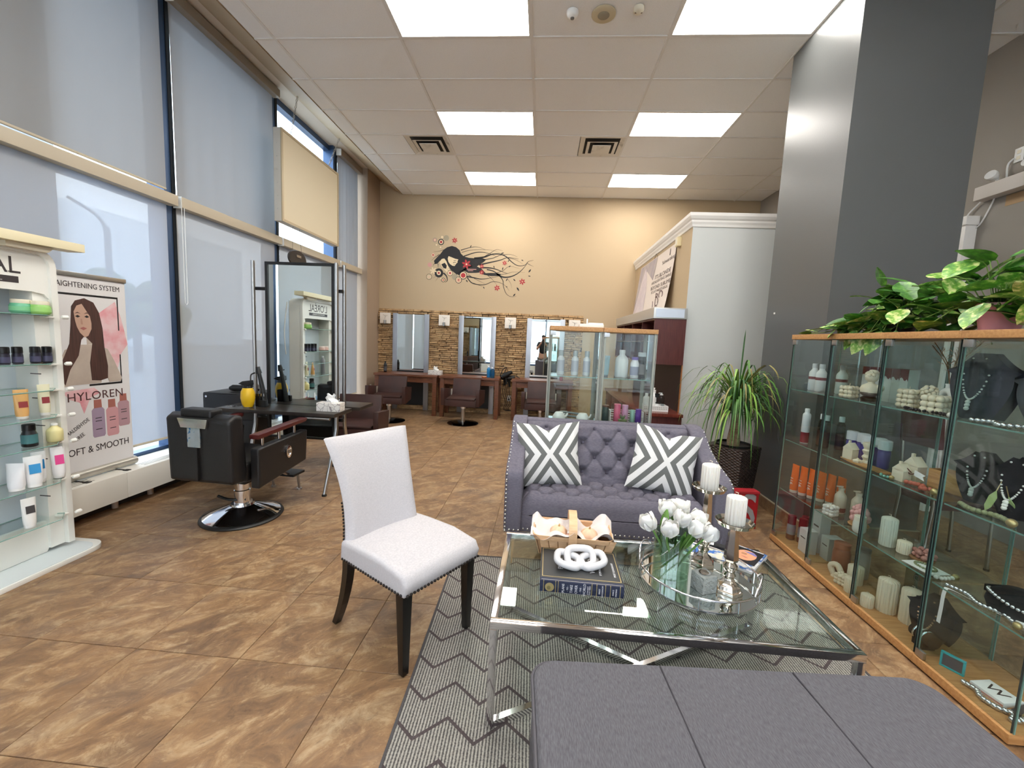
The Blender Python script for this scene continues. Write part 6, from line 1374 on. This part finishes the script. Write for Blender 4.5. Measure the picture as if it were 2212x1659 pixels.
# ================================================================ POTHOS ON TOP OF THE CABINETS
m, t, b = node_mat('pothos_leaf'); n = N(t); tc = n('ShaderNodeTexCoord'); oi = n('ShaderNodeObjectInfo')
nz = n.noise(tc.outputs['Object'], 26, 3, .6)
f_ = n.math('ADD', nz, n.math('MULTIPLY', n.math('SUBTRACT', oi.outputs['Random'], .5), .30))
n.link(n.ramp(f_, [(.34, (52, 100, 40)), (.50, (84, 140, 54)), (.60, (124, 172, 70)), (.68, (204, 214, 140))]), b.inputs['Base Color']); b.inputs['Roughness'].default_value = .35
POTH = m
def leaf_mesh(L, W):
    def fn(u, v):
        a = (u-.5)*2; w_ = W*(math.sin(math.pi*min(.999, v**.75))**.75)*(1+.15*(1-v)); notch = -.10*L*(1-abs(a))*max(0, 1-v*9)
        return (a*w_, L*v - notch*0 + (-.08*L*abs(a)*(1-v)**3), -.22*L*v*v+.10*W*abs(a)*1.2)
    return MB().grid(fn, 6, 8).mesh('leaf', POTH, smooth=80, norm=False)
LMS = [leaf_mesh(.125, .047), leaf_mesh(.10, .040), leaf_mesh(.075, .030), leaf_mesh(.145, .052)]
VINE = mat('vine_green', (112, 140, 66), .6)
def pothos(label, pos, pot_m, specs, vines, seed, potr=.08, poth=.11):
    t = thing('potted_pothos', label, 'potted plant', (*pos, 1.63)); rq = random.Random(seed)
    MB().lathe([(potr*.75, 0), (potr, poth), (potr*1.05, poth), (potr*1.05, poth+.015), (potr*.93, poth+.015), (potr*.9, poth-.01), (0, poth-.012)], n=28, cap=False).build('pot', pot_m, t, smooth=True)
    for (x, y, z, ax, az, k) in specs:
        o = obj_of('leaf', LMS[k], t, (x, y, z), (R(ax), R(rq.uniform(-25, 25)), R(az)))
        MB().tube(smoothpath([(x*.25, y*.25, poth), (x*.6, y*.6, max(z, poth)*.9+.02), (x, y, z)], 4), .0025, 4).build('stem', VINE, t)
    for v in vines: MB().tube(smoothpath(v, 5), .003, 5).build('vine', VINE, t)
    return t
rq = random.Random(21); sp1 = []; sp2 = []
for k in range(105):
    y = rq.uniform(-.24, .36); x = rq.uniform(-.18, .10); top = .27*math.exp(-((y+.06)/.24)**2)+.03
    sp1.append((x, y, rq.uniform(.03, max(.06, top)), rq.uniform(-40, 35), rq.choice((90, 120, 60, 150, 30, 180, -150, 100, 75)) + rq.uniform(-25, 25), rq.choice((0, 0, 1, 3))))
for k in range(105):
    y = rq.uniform(-.34, .30); x = rq.uniform(-.19, .12); top = .33*math.exp(-((y+.02)/.27)**2)+.04
    sp2.append((x, y, rq.uniform(.04, max(.07, top)), rq.uniform(-40, 40), rq.choice((90, 120, -90, -120, 150, 60, 30, -30)) + rq.uniform(-25, 25), rq.choice((0, 1, 3, 3))))
sp1 += [(-.17, .02, .0, -62, 100, 3), (-.17, .12, .01, -65, 85, 0), (-.17, -.08, .0, -60, 95, 3), (-.16, -.16, .005, -60, 80, 0), (-.12, .28, .10, -10, 60, 0), (-.08, .10, .30, 70, 90, 0), (-.14, .45, .04, 5, 60, 1), (-.16, .52, .02, 20, 80, 2), (-.15, .60, .01, 10, 70, 2), (-.12, .38, .05, 10, 40, 1)]
pothos('bushy pothos in a dark pot trailing over the middle glass cabinets', (2.13, 2.66), mat('dark_pot', (24, 24, 26), .5), sp1, [[(0, 0, .11), (-.10, .25, .06), (-.14, .45, .02), (-.13, .68, .012)], [(0, 0, .11), (-.14, 0, .03), (-.18, .02, .0)]], 4)
pothos('variegated pothos in a pink pot on the glass cabinet nearest the camera', (2.13, 2.13), mat('pink_pot', (214, 150, 160), .5), sp2, [[(0, 0, .11), (-.1, -.15, .04), (-.14, -.33, .012)]], 6, .085, .12)
# ================================================================ REAR GLASS CABINETS AND DISPENSARY
for k in range(2): glass_cabinet(('grey-posted glass cabinet behind the loveseat, on the window side', 'grey-posted glass cabinet behind the loveseat, on the plant side')[k], (.27+.433*k, 3.43, 0), 0, 'glass cabinets behind the loveseat', post=ALU)
g = 'white conditioner bottles'
for k, x in enumerate((.165, .285, .385)): bottle(f'white spray bottle with grey top behind the loveseat, {ORD[k]} from the window side', (x, 3.60, Z[3]-.0), .034, .21, (236, 236, 238), (180, 186, 188), neck=.55, sh=.72, cap=.22, lab=(190, 190, 200), labh=(.15, .6), group='white spray bottles', sx=.9)
bottle('large white ribbed jug on the upper shelf behind the loveseat', (.68, 3.60, Z[3]), .055, .235, (238, 238, 238), (240, 240, 240), neck=.42, sh=.74, cap=.13, name='jug')
squeeze_tube('pale blue tube standing by the ribbed jug', (.54, 3.60, Z[3]), .08, .18, (168, 196, 206), (120, 130, 140))
bottle('white bottle with purple cap on the upper shelf behind the loveseat', (.785, 3.58, Z[3]), .036, .18, (234, 232, 236), (120, 96, 180), neck=.7, sh=.78, cap=.14, lab=(150, 150, 170))
bottle('clear cylinder bottle at the plant end of the upper shelf', (.85, 3.62, Z[3]), .036, .22, (170, 166, 164), (214, 220, 222), neck=.85, sh=.8, cap=.16, clear=True, lab=(120, 112, 110))
bx = thing('patterned_box', 'small black and white patterned box under the spray bottles', 'box', (.22, 3.70, Z[2])); MB().box(-.03, -.03, 0, .03, .03, .05).build('box', mat('checker', (230, 230, 228), .5, col2=(60, 60, 60), nscale=60, mixlo=.5, mixhi=.52), bx); MB().box(-.031, -.031, .05, .031, .031, .058).build('lid', PAPER, bx)
for k in range(3):
    fi = thing('flat_iron', f'grey hair flat iron on the wire rack, {ORD[k]} from the top', 'hair iron', (.27, 3.60, Z[2]+.06-.028*k), 4); MB().tube(smoothpath([(-.13, 0, -.01), (-.10, 0, .008), (-.05, 0, .01), (.08, -.01, .0), (.13, 0, -.006)], 4), .009, 8).build('arm', mat('iron_grey', (108, 116, 116), .4), fi, smooth=True); MB().cbox((.115, 0, -.006), (.04, .018, .012)).build('tip', CHROME, fi)
wr = thing('wire_rack', 'small wire rack holding the flat irons', 'rack', (.27, 3.60, Z[2]-.0)); 
for y in (-.03, .03): MB().tube([(-.12, y, .004), (.12, y, .004)], .002, 4).build('wire', STEEL, wr)
for x in (-.12, .12): MB().tube([(x, -.03, .004), (x, .03, .004)], .002, 4).build('wire', STEEL, wr)
for k, x in enumerate((.17, .37)):
    tp = thing('white_pitcher', ('small white ceramic pitcher with spout behind the loveseat', 'white ceramic pot with faint print behind the loveseat')[k], 'pitcher', (x, 3.60, Z[2]-.02)); tp.location.z = Z[2]-.0; tp.location.y = 3.52
    MB().lathe([(.04, 0), (.05, .02), (.048, .05), (.035, .07), (.03, .08)], n=24, sx=1.1).build('body', mat('white_ceramic', (232, 232, 228), .4), tp, smooth=True); MB().tube(smoothpath([(.03, 0, .03), (.06, 0, .05), (.07, 0, .075)], 4), .008, 7).build('spout', MATS['white_ceramic'], tp, smooth=True)
for k, (x, h, r_, c) in enumerate(((.57, .15, .03, (70, 86, 84)), (.67, .165, .03, (226, 110, 140)), (.735, .16, .028, (206, 150, 180)), (.80, .12, .022, (150, 186, 170)), (.85, .13, .026, (96, 50, 150)))):
    bottle(['dark green tumbler with brown lid', 'bright pink tumbler', 'rose pink tumbler', 'pale green flask', 'purple tumbler'][k]+' in the plant-side cabinet behind the loveseat', (x, 3.60, Z[2]), r_, h, c, (110, 70, 56) if k == 0 else c, neck=.9, sh=.8, cap=.1)
bk_ = thing('white_crate', 'white plastic wire crate with glass shelf goods, plant-side cabinet', 'crate', (.76, 3.68, Z[2])); 
for y in (-.05, .05):
    for z in (.01, .05, .09): MB().box(-.14, y-.003, z, .14, y+.003, z+.008).build('rail', WHITE, bk_)
for x in (-.14, .14): MB().box(x-.003, -.05, 0, x+.003, .05, .10).build('end', WHITE, bk_)
fp = thing('small_succulent', 'small potted succulent on the shelf behind the loveseat', 'potted plant', (.845, 3.56, Z[3]-.20)); fp.location = (.86, 3.68, Z[2]+.10); MB().lathe([(.03, 0), (.038, .05)], n=16).build('pot', mat('olive_pot', (130, 140, 96), .6), fp)
for q in range(9): a = q*.7; MB().tube([(0, 0, .045), (.03*math.cos(a), .03*math.sin(a), .09)], [.006, .001], 5).build('leaf', mat('succulent', (96, 120, 80), .5), fp)
fp.location = (.86, 3.68, Z[2]+.0); fp.location.x = .70; fp.location.y = 3.50
wd_ = thing('white_device', 'flat white router-like device with antenna on the rear cabinet top', 'device', (.40, 3.60, 1.63)); MB().box(-.10, -.07, 0, .10, .07, .03).build('body', WHITE, wd_, bevel=.008); MB().box(-.02, -.03, .03, .10, .05, .042).build('lid', WHITE, wd_, bevel=.004); MB().cyl((-.03, .02, 0), .006, .03, .075, 8).build('antenna', WHITE, wd_)
# dispensary unit along the partition
DU = thing('dispensary_unit', 'tall mahogany colour-bar shelf unit against the partition wall', 'shelf unit', (1.53, 6.4, 0), world=True)
MB().box(1.34, 5.20, 1.28, 1.715, 5.22, 1.835).build('end_panel', MAHOG, DU)
MB().box(1.34, 7.76, 1.28, 1.715, 7.78, 1.835).build('end_panel', MAHOG, DU)
MB().box(1.34, 5.22, 1.815, 1.715, 7.76, 1.835).build('top_panel', MAHOG, DU); MB().box(1.34, 5.22, 1.28, 1.715, 7.76, 1.30).build('bottom_panel', MAHOG, DU)
MB().box(1.70, 5.22, .70, 1.715, 7.76, 1.815).build('back_panel', mat('dark_back', (44, 24, 24), .5), DU)
for k in range(1, 4): MB().box(1.345, 5.21+k*.64, 1.30, 1.70, 5.225+k*.64, 1.815).build('divider', MAHOG, DU)
MB().box(1.345, 5.22, 1.55, 1.70, 7.76, 1.565).build('inner_shelf', MAHOG, DU)
MB().box(1.32, 5.19, 1.835, 1.718, 7.80, 1.965).build('fascia_light_box', mat('fascia_silver', (206, 204, 200), .3, .6), DU, bevel=.003)
MB().box(1.345, 5.184, 1.85, 1.68, 5.189, 1.95).build('fascia_end_plate', mat('fascia_pale', (214, 222, 236), .3, .3), DU)
MB().box(1.705, 5.20, .70, 1.716, 5.22, 1.28).build('edge_strip', mat('edge_oak', (170, 110, 60), .5), DU)
CU = thing('counter_cabinet', 'low mahogany counter with glossy top below the shelf unit', 'counter', (1.44, 6.3, 0), world=True)
MB().box(1.22, 5.06, .06, 1.71, 7.7, .66).build('carcass', MAHOG, CU); MB().box(1.18, 5.03, .66, 1.715, 7.72, .70).build('counter_top', mat('glossy_mahogany', (104, 48, 40), .12, col2=(120, 58, 48), nscale=4, stretch=(12, 1, 1)), CU, bevel=.004)
for k in range(4): d = MB().box(1.205, 5.08+k*.655, .10, 1.22, 5.72+k*.655, .64).build('door', MAHOG, CU, bevel=.002); MB().box(1.19, 5.62+k*.655, .40, 1.205, 5.64+k*.655, .52).build('handle', STEEL, d)
MB().box(1.25, 5.09, 0, 1.70, 7.68, .06).build('plinth', BLACK, CU)
tr_ = thing('white_tray', 'white perforated plastic tray on the mahogany counter', 'tray', (1.43, 5.28, .70)); MB().box(-.15, -.10, 0, .15, .10, .006).build('bottom', WHITE, tr_)
for (a, c, d, e) in ((-.15, -.10, .15, -.094), (-.15, .094, .15, .10), (-.15, -.094, -.144, .094), (.144, -.094, .15, .094)): MB().box(a, c, .006, d, e, .07).build('side', WHITE, tr_)
for q in range(13): 
    for z in (.025, .045): MB().box(-.138+q*.022, -.1008, z, -.128+q*.022, -.0998, z+.010).build('perforation', mat('shade_grey', (150, 148, 140), .6), tr_)
bottle('white lotion pump bottle standing in the counter tray', (1.42, 5.28, .707), .045, .27, (238, 236, 232), (240, 238, 234), pump=True, sh=.7, cap=.16)
bottle('white bottle beside the lotion pump on the counter', (1.34, 5.31, .707), .04, .20, (232, 232, 230), (236, 236, 236), neck=.5)
bottle('clear pump bottle in the counter tray', (1.52, 5.30, .707), .04, .21, (220, 224, 226), (236, 236, 236), pump=True, clear=True)
bottle('white mug-shaped canister with black lid in the counter tray', (1.47, 5.235, .707), .035, .10, (236, 236, 234), (30, 30, 32), neck=.95, sh=.85, cap=.12, name='canister', cat='canister')
br_ = thing('tint_brush', 'black tint brush leaning in the counter tray', 'brush', (1.45, 5.22, .707)); MB().tube([(0, 0, .0), (.0, .02, .16)], [.005, .006], 6).build('handle', BLACK, br_); MB().cbox((0, .022, .185), (.05, .012, .05)).build('bristles', BLACK, br_)
for k, (y, z) in enumerate(((5.5, 1.566), (6.1, 1.566))):
    hg = thing('tripod_hanger', ('brown triangular hanger frame in the nearest upper compartment', 'brown triangular hanger frame in the second upper compartment')[k], 'hanger', (1.45, y, z), 0)
    for d in (-.09, .09): MB().tube([(0, d, .0), (0, 0, .22)], .006, 6).build('rod', mat('copper_rod', (140, 80, 56), .4, .3), hg)
    MB().tube([(0, -.09, .0), (0, .09, .0)], .006, 6).build('crossbar', MATS['copper_rod'], hg)
# poster on the partition side
PO = thing('hair_poster', 'pale hair-colour poster with blonde model hanging above the shelf unit', 'poster', (1.70, 6.8, 1.98), world=True)
px_ = lambda z: 1.712-.10*((2.90-z)/.9)**1.5 if z < 2.9 else 1.712
def pgrid(y0, y1, z0, z1, m_, name, off):
    return MB().grid(lambda u, v: (px_(z0+(z1-z0)*v)-.002-off, y0+(y1-y0)*u, z0+(z1-z0)*v), 2, 10).build(name, m_, PO, norm=False)
pgrid(5.83, 7.85, 2.0, 2.88, mat('poster_cream', (226, 214, 204), .5), 'sheet', 0)
def ppoly(pts, m_, name, off):
    mb = MB(); P = [(px_(2.0+.88*v)-.003-off, 5.83+2.02*u, 2.0+.88*v) for u, v in pts]; mb.add(P, [tuple(range(len(P)))]); return mb.build(name, m_, PO, norm=False)
ppoly([(.45, .99), (.99, .99), (.99, .1), (.93, .3), (.86, .6), (.75, .85), (.6, .7), (.5, .6)], mat('poster_shade', (166, 156, 164), .5, col2=(196, 186, 180), nscale=3), 'shade_print', 0.0005)
ppoly([(.62, .02), (.66, .45), (.72, .75), (.80, .92), (.86, .78), (.92, .52), (.97, .2), (.98, .02)], mat('poster_hair', (226, 214, 214), .5, col2=(200, 186, 192), nscale=8, stretch=(1, 8, 1)), 'hair_print', .001)
ppoly([(.74, .05), (.73, .28), (.77, .40), (.85, .42), (.89, .30), (.90, .05)], mat('poster_skin', (190, 160, 150), .5), 'face_print', .0015)
PI_ = mat('poster_ink', (110, 100, 100), .5)
def ptext(s_, u, v, size, m_=PI_): z = 2.0+.88*v; return text('lettering', s_, size, m_, PO, (px_(z)-.006, 5.83+2.02*u, z), (90, 0, -90), sx=1.7)
ppoly([(.11, .87), (.135, .87), (.13, .97), (.115, .97)], INK, 'emblem_print', .001)
ptext('Schwarzkopf', .13, .81, .075); ptext("IT'S BLONDE", .24, .62, .085); ptext('HIGHLIGHTING SHINE', .26, .54, .06); ptext('BEYOND SUBLIME', .25, .44, .075); ptext('ECLAT MAJESTUEUX', .25, .365, .055)
for c_, u, v in (('B', .27, .24), ('O', .17, .26), ('L', .32, .12), ('U', .24, .14), ('E', .22, .035)): ptext(c_, u, v, .17, mat('poster_letter', (96, 70, 76), .5))
MB().tube([(1.708, 6.75, 2.88), (1.708, 6.84, 2.94), (1.708, 6.93, 2.88)], .003, 5).build('hanger_wire', BLACK, PO)
ws = thing('wall_sensor', 'small cream chime box under the crown moulding of the partition', 'sensor', (1.70, 5.72, 2.80), world=True); MB().box(1.668, 5.66, 2.80, 1.7195, 5.76, 2.915).build('case', mat('cream_box', (236, 220, 176), .5), ws, bevel=.006); MB().box(1.664, 5.675, 2.815, 1.668, 5.745, 2.90).build('cover', CREAM, ws)
# ================================================================ TALL PLANT IN A WICKER POT
m, t, b = node_mat('wicker'); n = N(t); tc = n('ShaderNodeTexCoord'); sp = n('ShaderNodeSeparateXYZ'); n.link(tc.outputs['Object'], sp.inputs[0])
hx = n.math('ADD', sp.outputs[0], sp.outputs[1])
wv = n.math('MULTIPLY', n.math('SINE', n.math('MULTIPLY', sp.outputs[2], 230.0)), n.math('SINE', n.math('MULTIPLY', hx, 120.0)))
n.link(n.ramp(n.math('MULTIPLY_ADD', wv, .5, .5), [(.2, (26, 20, 20)), (.8, (82, 66, 60))]), b.inputs['Base Color']); b.inputs['Roughness'].default_value = .45
bp = n('ShaderNodeBump'); bp.inputs['Strength'].default_value = .9; bp.inputs['Distance'].default_value = .008; n.link(wv, bp.inputs['Height']); n.link(bp.outputs[0], b.inputs['Normal'])
PP = thing('ponytail_palm', 'tall grassy ponytail palm in a dark wicker pot beside the column', 'potted plant', (1.90, 4.12, 0), 38)
a_, c_, H_ = .185, .145, .575
MB().loft([(-c_, -c_, 0), (c_, -c_, 0), (c_, c_, 0), (-c_, c_, 0)], [(-a_, -a_, H_), (a_, -a_, H_), (a_, a_, H_), (-a_, a_, H_)]).build('wicker_pot', m, PP, bevel=.012)
MB().lathe([(.16, H_), (.165, H_+.02), (.155, H_+.02), (.15, H_-.01), (0, H_+.004)], n=32, cap=False).build('liner_pot', BLACK, PP, smooth=True)
MB().lathe([(.055, H_-.01), (.06, H_+.05), (.045, H_+.16), (.035, H_+.42), (.03, H_+.5)], n=14).build('trunk', mat('palm_trunk', (128, 104, 76), .9, col2=(160, 140, 108), nscale=14, stretch=(1, 1, 6), bump=.6, bscale=30), PP, smooth=True)
PL = [mat('palm_leaf', (82, 130, 52), .45), mat('palm_leaf_dark', (52, 92, 44), .45), mat('palm_leaf_lime', (128, 168, 70), .45), mat('palm_leaf_dry', (150, 140, 84), .6)]
rq = random.Random(12)
for k in range(230):
    az = rq.uniform(0, 2*math.pi); L = rq.uniform(.55, 1.0); z0 = H_+rq.uniform(.28, .54); up = rq.uniform(.03, .36); out = rq.uniform(.14, .56)
    if k == 0: L, up, out, z0 = .55, .52, .06, H_+.5
    W = rq.uniform(.006, .011); tw = rq.uniform(-.5, .5); d = Vector((math.cos(az+tw*.0), math.sin(az), 0)); s_ = Vector((-d.y, d.x, 0))
    drop = (L-.45)*1.05+rq.uniform(-.05, .15)
    if k == 0: drop = -.1; d = Vector((-.5, -.4, 0))
    vs = []; m_ = 9
    for i in range(m_+1):
        f_ = i/m_; r_ = .02+out*(1-(1-f_)**1.7); z = z0+up*math.sin(min(1, f_*1.7)*math.pi/2)-drop*max(0, f_-.25)**1.6*1.5
        ww = W*(1-f_**3)*(.6+.4*min(1, f_*5)); p = Vector((0, 0, z))+d*r_
        if z < .08: p.z = .08
        q = Matrix.Rotation(R(38), 3, 'Z') @ p
        if 1.90+q.x > 2.165 and 4.12+q.y < 4.40: q.x = .265-.02*(i % 2); p = Matrix.Rotation(R(-38), 3, 'Z') @ q
        vs += [p-s_*ww+Vector((0, 0, .002)), p+s_*ww+Vector((0, 0, .002))]
    MB().add(vs, [(2*i, 2*i+1, 2*i+3, 2*i+2) for i in range(m_)]).build('leaf', PL[rq.choice((0, 0, 0, 1, 1, 2, 2, 3))], PP, norm=False, smooth=80)
# red box with a big grey letter
RBX = thing('red_box', 'red glossy box with a large grey letter S on the floor beside the loveseat', 'box', (1.70, 3.52, 0), 4)
MB().box(-.17, -.02, 0, .17, .05, .30).build('box', mat('red_print', (196, 44, 48), .35, col2=(150, 26, 34), nscale=5), RBX, bevel=.003)
MB().box(-.172, -.03, .305, .172, .06, .325).build('lid', mat('red_lid', (170, 40, 48), .4), RBX, bevel=.002)
text('lettering', 'S', .40, mat('letter_grey', (150, 148, 148), .5), RBX, (.09, -.022, .145), (90, 0, 0), sx=.75, bold=.006)
text('lettering', 'I', .36, MATS['letter_grey'], RBX, (-.04, -.022, .145), (90, 0, 0), sx=.9)
# ================================================================ RIGHT WALL FITTINGS, CHAIR BEHIND THE CABINETS
EL = thing('emergency_light', 'white emergency light box with two round lamps on the taupe wall', 'emergency light', (3.86, 3.9, 2.92), world=True)
MB().box(3.80, 3.55, 2.915, 3.899, 4.19, 3.03).build('case', mat('warm_white', (214, 206, 198), .5), EL, bevel=.004)
for y in (4.08, 3.80):
    MB().lathe([(.012, 0), (.035, .02), (.042, .06), (.04, .075), (.034, .076)], n=20).xf((3.86, y, 3.075), rx=0, ry=-70, rz=15).build('lamp_head', WHITE, EL, smooth=True)
    MB().lathe([(.034, .074), (.02, .066), (.0, .064)], n=20, cap=False).xf((3.86, y, 3.075), ry=-70, rz=15).build('lens', mat('lens_dark', (60, 58, 56), .1, .5), EL, smooth=True)
    MB().cyl((3.87, y, 0), .01, 3.02, 3.08, 8).build('stalk', WHITE, EL)
MB().tube(smoothpath([(3.88, 4.19, 2.93), (3.88, 4.30, 2.84), (3.88, 4.32, 2.76), (3.88, 4.25, 2.70), (3.89, 4.19, 2.72), (3.89, 4.12, 2.86), (3.89, 4.10, 2.92)], 5), .006, 6).build('cable', WHITE, EL)
MB().tube(smoothpath([(3.89, 4.02, 3.03), (3.88, 4.02, 3.16), (3.88, 3.98, 3.20)], 5), .007, 6).build('conduit', WHITE, EL)
o_ = outlet('white outlet high on the taupe wall above the emergency light', (3.896, 3.955, 3.22), -90)
wp_ = thing('wall_patch', 'unpainted tan patch on the taupe wall under the emergency light', 'patch', (3.899, 3.86, 2.87)); MB().box(-.001, -.15, -.05, 0, .15, .04).build('patch', mat('tan_patch', (176, 146, 110), .7), wp_); MB().box(-.0015, -.15, .038, 0, .15, .04).build('edge', mat('patch_edge', (150, 130, 106), .7), wp_)
MC = thing('maroon_chair', 'maroon waiting chair with steel legs behind the glass cabinets', 'chair', (3.05, 3.21, 0), 90)
MB().box(-.17, -.20, .43, .17, .20, .48).build('seat', mat('maroon_fabric', (84, 42, 44), .8), MC, bevel=.02); MB().prism([(.22, .86), (.26, .86), (.28, 1.09), (.24, 1.09)], 'x', -.16, .16).build('backrest', MATS['maroon_fabric'], MC, bevel=.015)
for sx in (-1, 1):
    MB().tube([(sx*.14, .26, 1.0), (sx*.14, .22, .44), (sx*.14, .25, .01)], .012, 8).build('leg', STEEL, MC, smooth=True); MB().tube([(sx*.14, -.18, .44), (sx*.14, -.20, .01)], .012, 8).build('leg', STEEL, MC, smooth=True)
    for y in (.25, -.20): MB().cyl((sx*.14, y, 0), .016, 0, .015, 8).build('rubber_foot', BLACK, MC)
# ================================================================ PHOTOGRAPHER (seen in the wall mirror)
PE = thing('person', 'person in a dark shirt and grey shorts taking the photograph, seen in the mirror', 'person', (.03, -.42, 0), world=True)
def skin_body(name, joints, edges, m_, parent, sub=2):
    me = bpy.data.meshes.new(name); me.from_pydata([Vector(j[0])-root_of(parent).location for j in joints], edges, []); me.materials.append(m_)
    o = bpy.data.objects.new(name, me); COL.objects.link(o); o.parent = parent
    sk = o.modifiers.new('skin', 'SKIN'); sk.use_smooth_shade = True
    for v, j in zip(me.skin_vertices[0].data, joints): v.radius = j[1] if isinstance(j[1], tuple) else (j[1], j[1])
    me.skin_vertices[0].data[0].use_root = True
    o.modifiers.new('sub', 'SUBSURF').levels = sub; o.modifiers['sub'].render_levels = sub
    return o
J = [((.03, -.42, .94), (.15, .11)), ((.03, -.43, 1.12), (.14, .10)), ((.03, -.43, 1.32), (.17, .11)), ((.03, -.41, 1.46), (.07, .06)), ((.03, -.39, 1.54), .052), ((.03, -.375, 1.62), (.072, .09)), ((.03, -.375, 1.70), (.055, .075)),
     ((.20, -.42, 1.40), .062), ((.27, -.34, 1.16), .046), ((.15, -.13, 1.36), .036), ((.075, -.075, 1.44), .028), ((-.14, -.42, 1.40), .062), ((-.21, -.34, 1.16), .046), ((-.10, -.13, 1.36), .036), ((-.045, -.075, 1.44), .028),
     ((.13, -.42, .86), .095), ((.14, -.41, .50), .062), ((.14, -.43, .10), .042), ((.14, -.34, .045), .036), ((-.07, -.42, .86), .095), ((-.08, -.41, .50), .062), ((-.08, -.43, .10), .042), ((-.08, -.34, .045), .036)]
E_ = [(0, 1), (1, 2), (2, 3), (3, 4), (4, 5), (5, 6), (2, 7), (7, 8), (8, 9), (9, 10), (2, 11), (11, 12), (12, 13), (13, 14), (0, 15), (15, 16), (16, 17), (17, 18), (0, 19), (19, 20), (20, 21), (21, 22)]
skin_body('body', J, E_, SKIN, PE)
SH = mat('dark_shirt', (30, 31, 36), .85); SHO = mat('grey_shorts', (140, 140, 142), .85)
skin_body('shirt', [(J[0][0], (.165, .125)), (J[1][0], (.155, .115)), (J[2][0], (.185, .125)), ((.03, -.415, 1.45), (.09, .08)), ((.20, -.42, 1.41), .077), ((.25, -.37, 1.25), .066), ((-.14, -.42, 1.41), .077), ((-.19, -.37, 1.25), .066)], [(0, 1), (1, 2), (2, 3), (2, 4), (4, 5), (2, 6), (6, 7)], SH, PE)
skin_body('shorts', [((.03, -.42, .93), (.19, .15)), ((.13, -.42, .80), .128), ((.14, -.415, .55), .098), ((-.07, -.42, .80), .128), ((-.08, -.415, .55), .098)], [(0, 1), (1, 2), (0, 3), (3, 4)], SHO, PE)
MB().ball((.03, -.39, 1.685), .085, 16, 10, sx=.9, sy=1.05, sz=.75).build('hair', mat('dark_hair', (36, 28, 24), .7), PE, smooth=True)
for s in (-1, 1): MB().ball((.03+s*.028, -.296, 1.625), .009, 8, 6).build('eye', mat('eye_dark', (30, 24, 22), .3), PE); MB().ball((.03+s*.074, -.38, 1.615), .018, 8, 6, sx=.4).build('ear', SKIN, PE, smooth=True)
MB().ball((.03, -.285, 1.60), .014, 8, 6, sz=1.5).build('nose', SKIN, PE, smooth=True); MB().ball((.03, -.292, 1.565), .018, 8, 5, sy=.3, sz=.3).build('mouth', mat('lip', (160, 100, 92), .5), PE)
for s, x in ((1, .072), (-1, -.042)):
    for q in range(4): MB().tube(smoothpath([(x, -.072, 1.452+.016*q), (x+s*.006, -.052, 1.458+.016*q), (x-s*.012, -.042, 1.46+.016*q)], 3), .0085, 7).build('finger', SKIN, PE, smooth=True)
    MB().tube(smoothpath([(x, -.085, 1.45), (x-s*.012, -.085, 1.475), (x-s*.022, -.072, 1.485)], 3), .010, 7).build('thumb', SKIN, PE, smooth=True)
for s in (1, -1): MB().box(.03+s*.055+(.0 if s > 0 else .02), -.47, .0, .03+s*.16, -.25, .08).build('shoe', mat('shoe_black', (30, 30, 32), .6), PE, bevel=.025, seg=3)
PH = thing('smartphone', 'black smartphone held up by the photographer', 'phone', (.015, -.05, 1.5)); MB().box(-.037, -.004, -.075, .037, .004, .075).build('case', BLACK, PH, bevel=.003); MB().box(-.034, -.0046, -.07, .034, -.004, .07).build('screen', mat('screen_dark', (40, 44, 52), .1), PH)
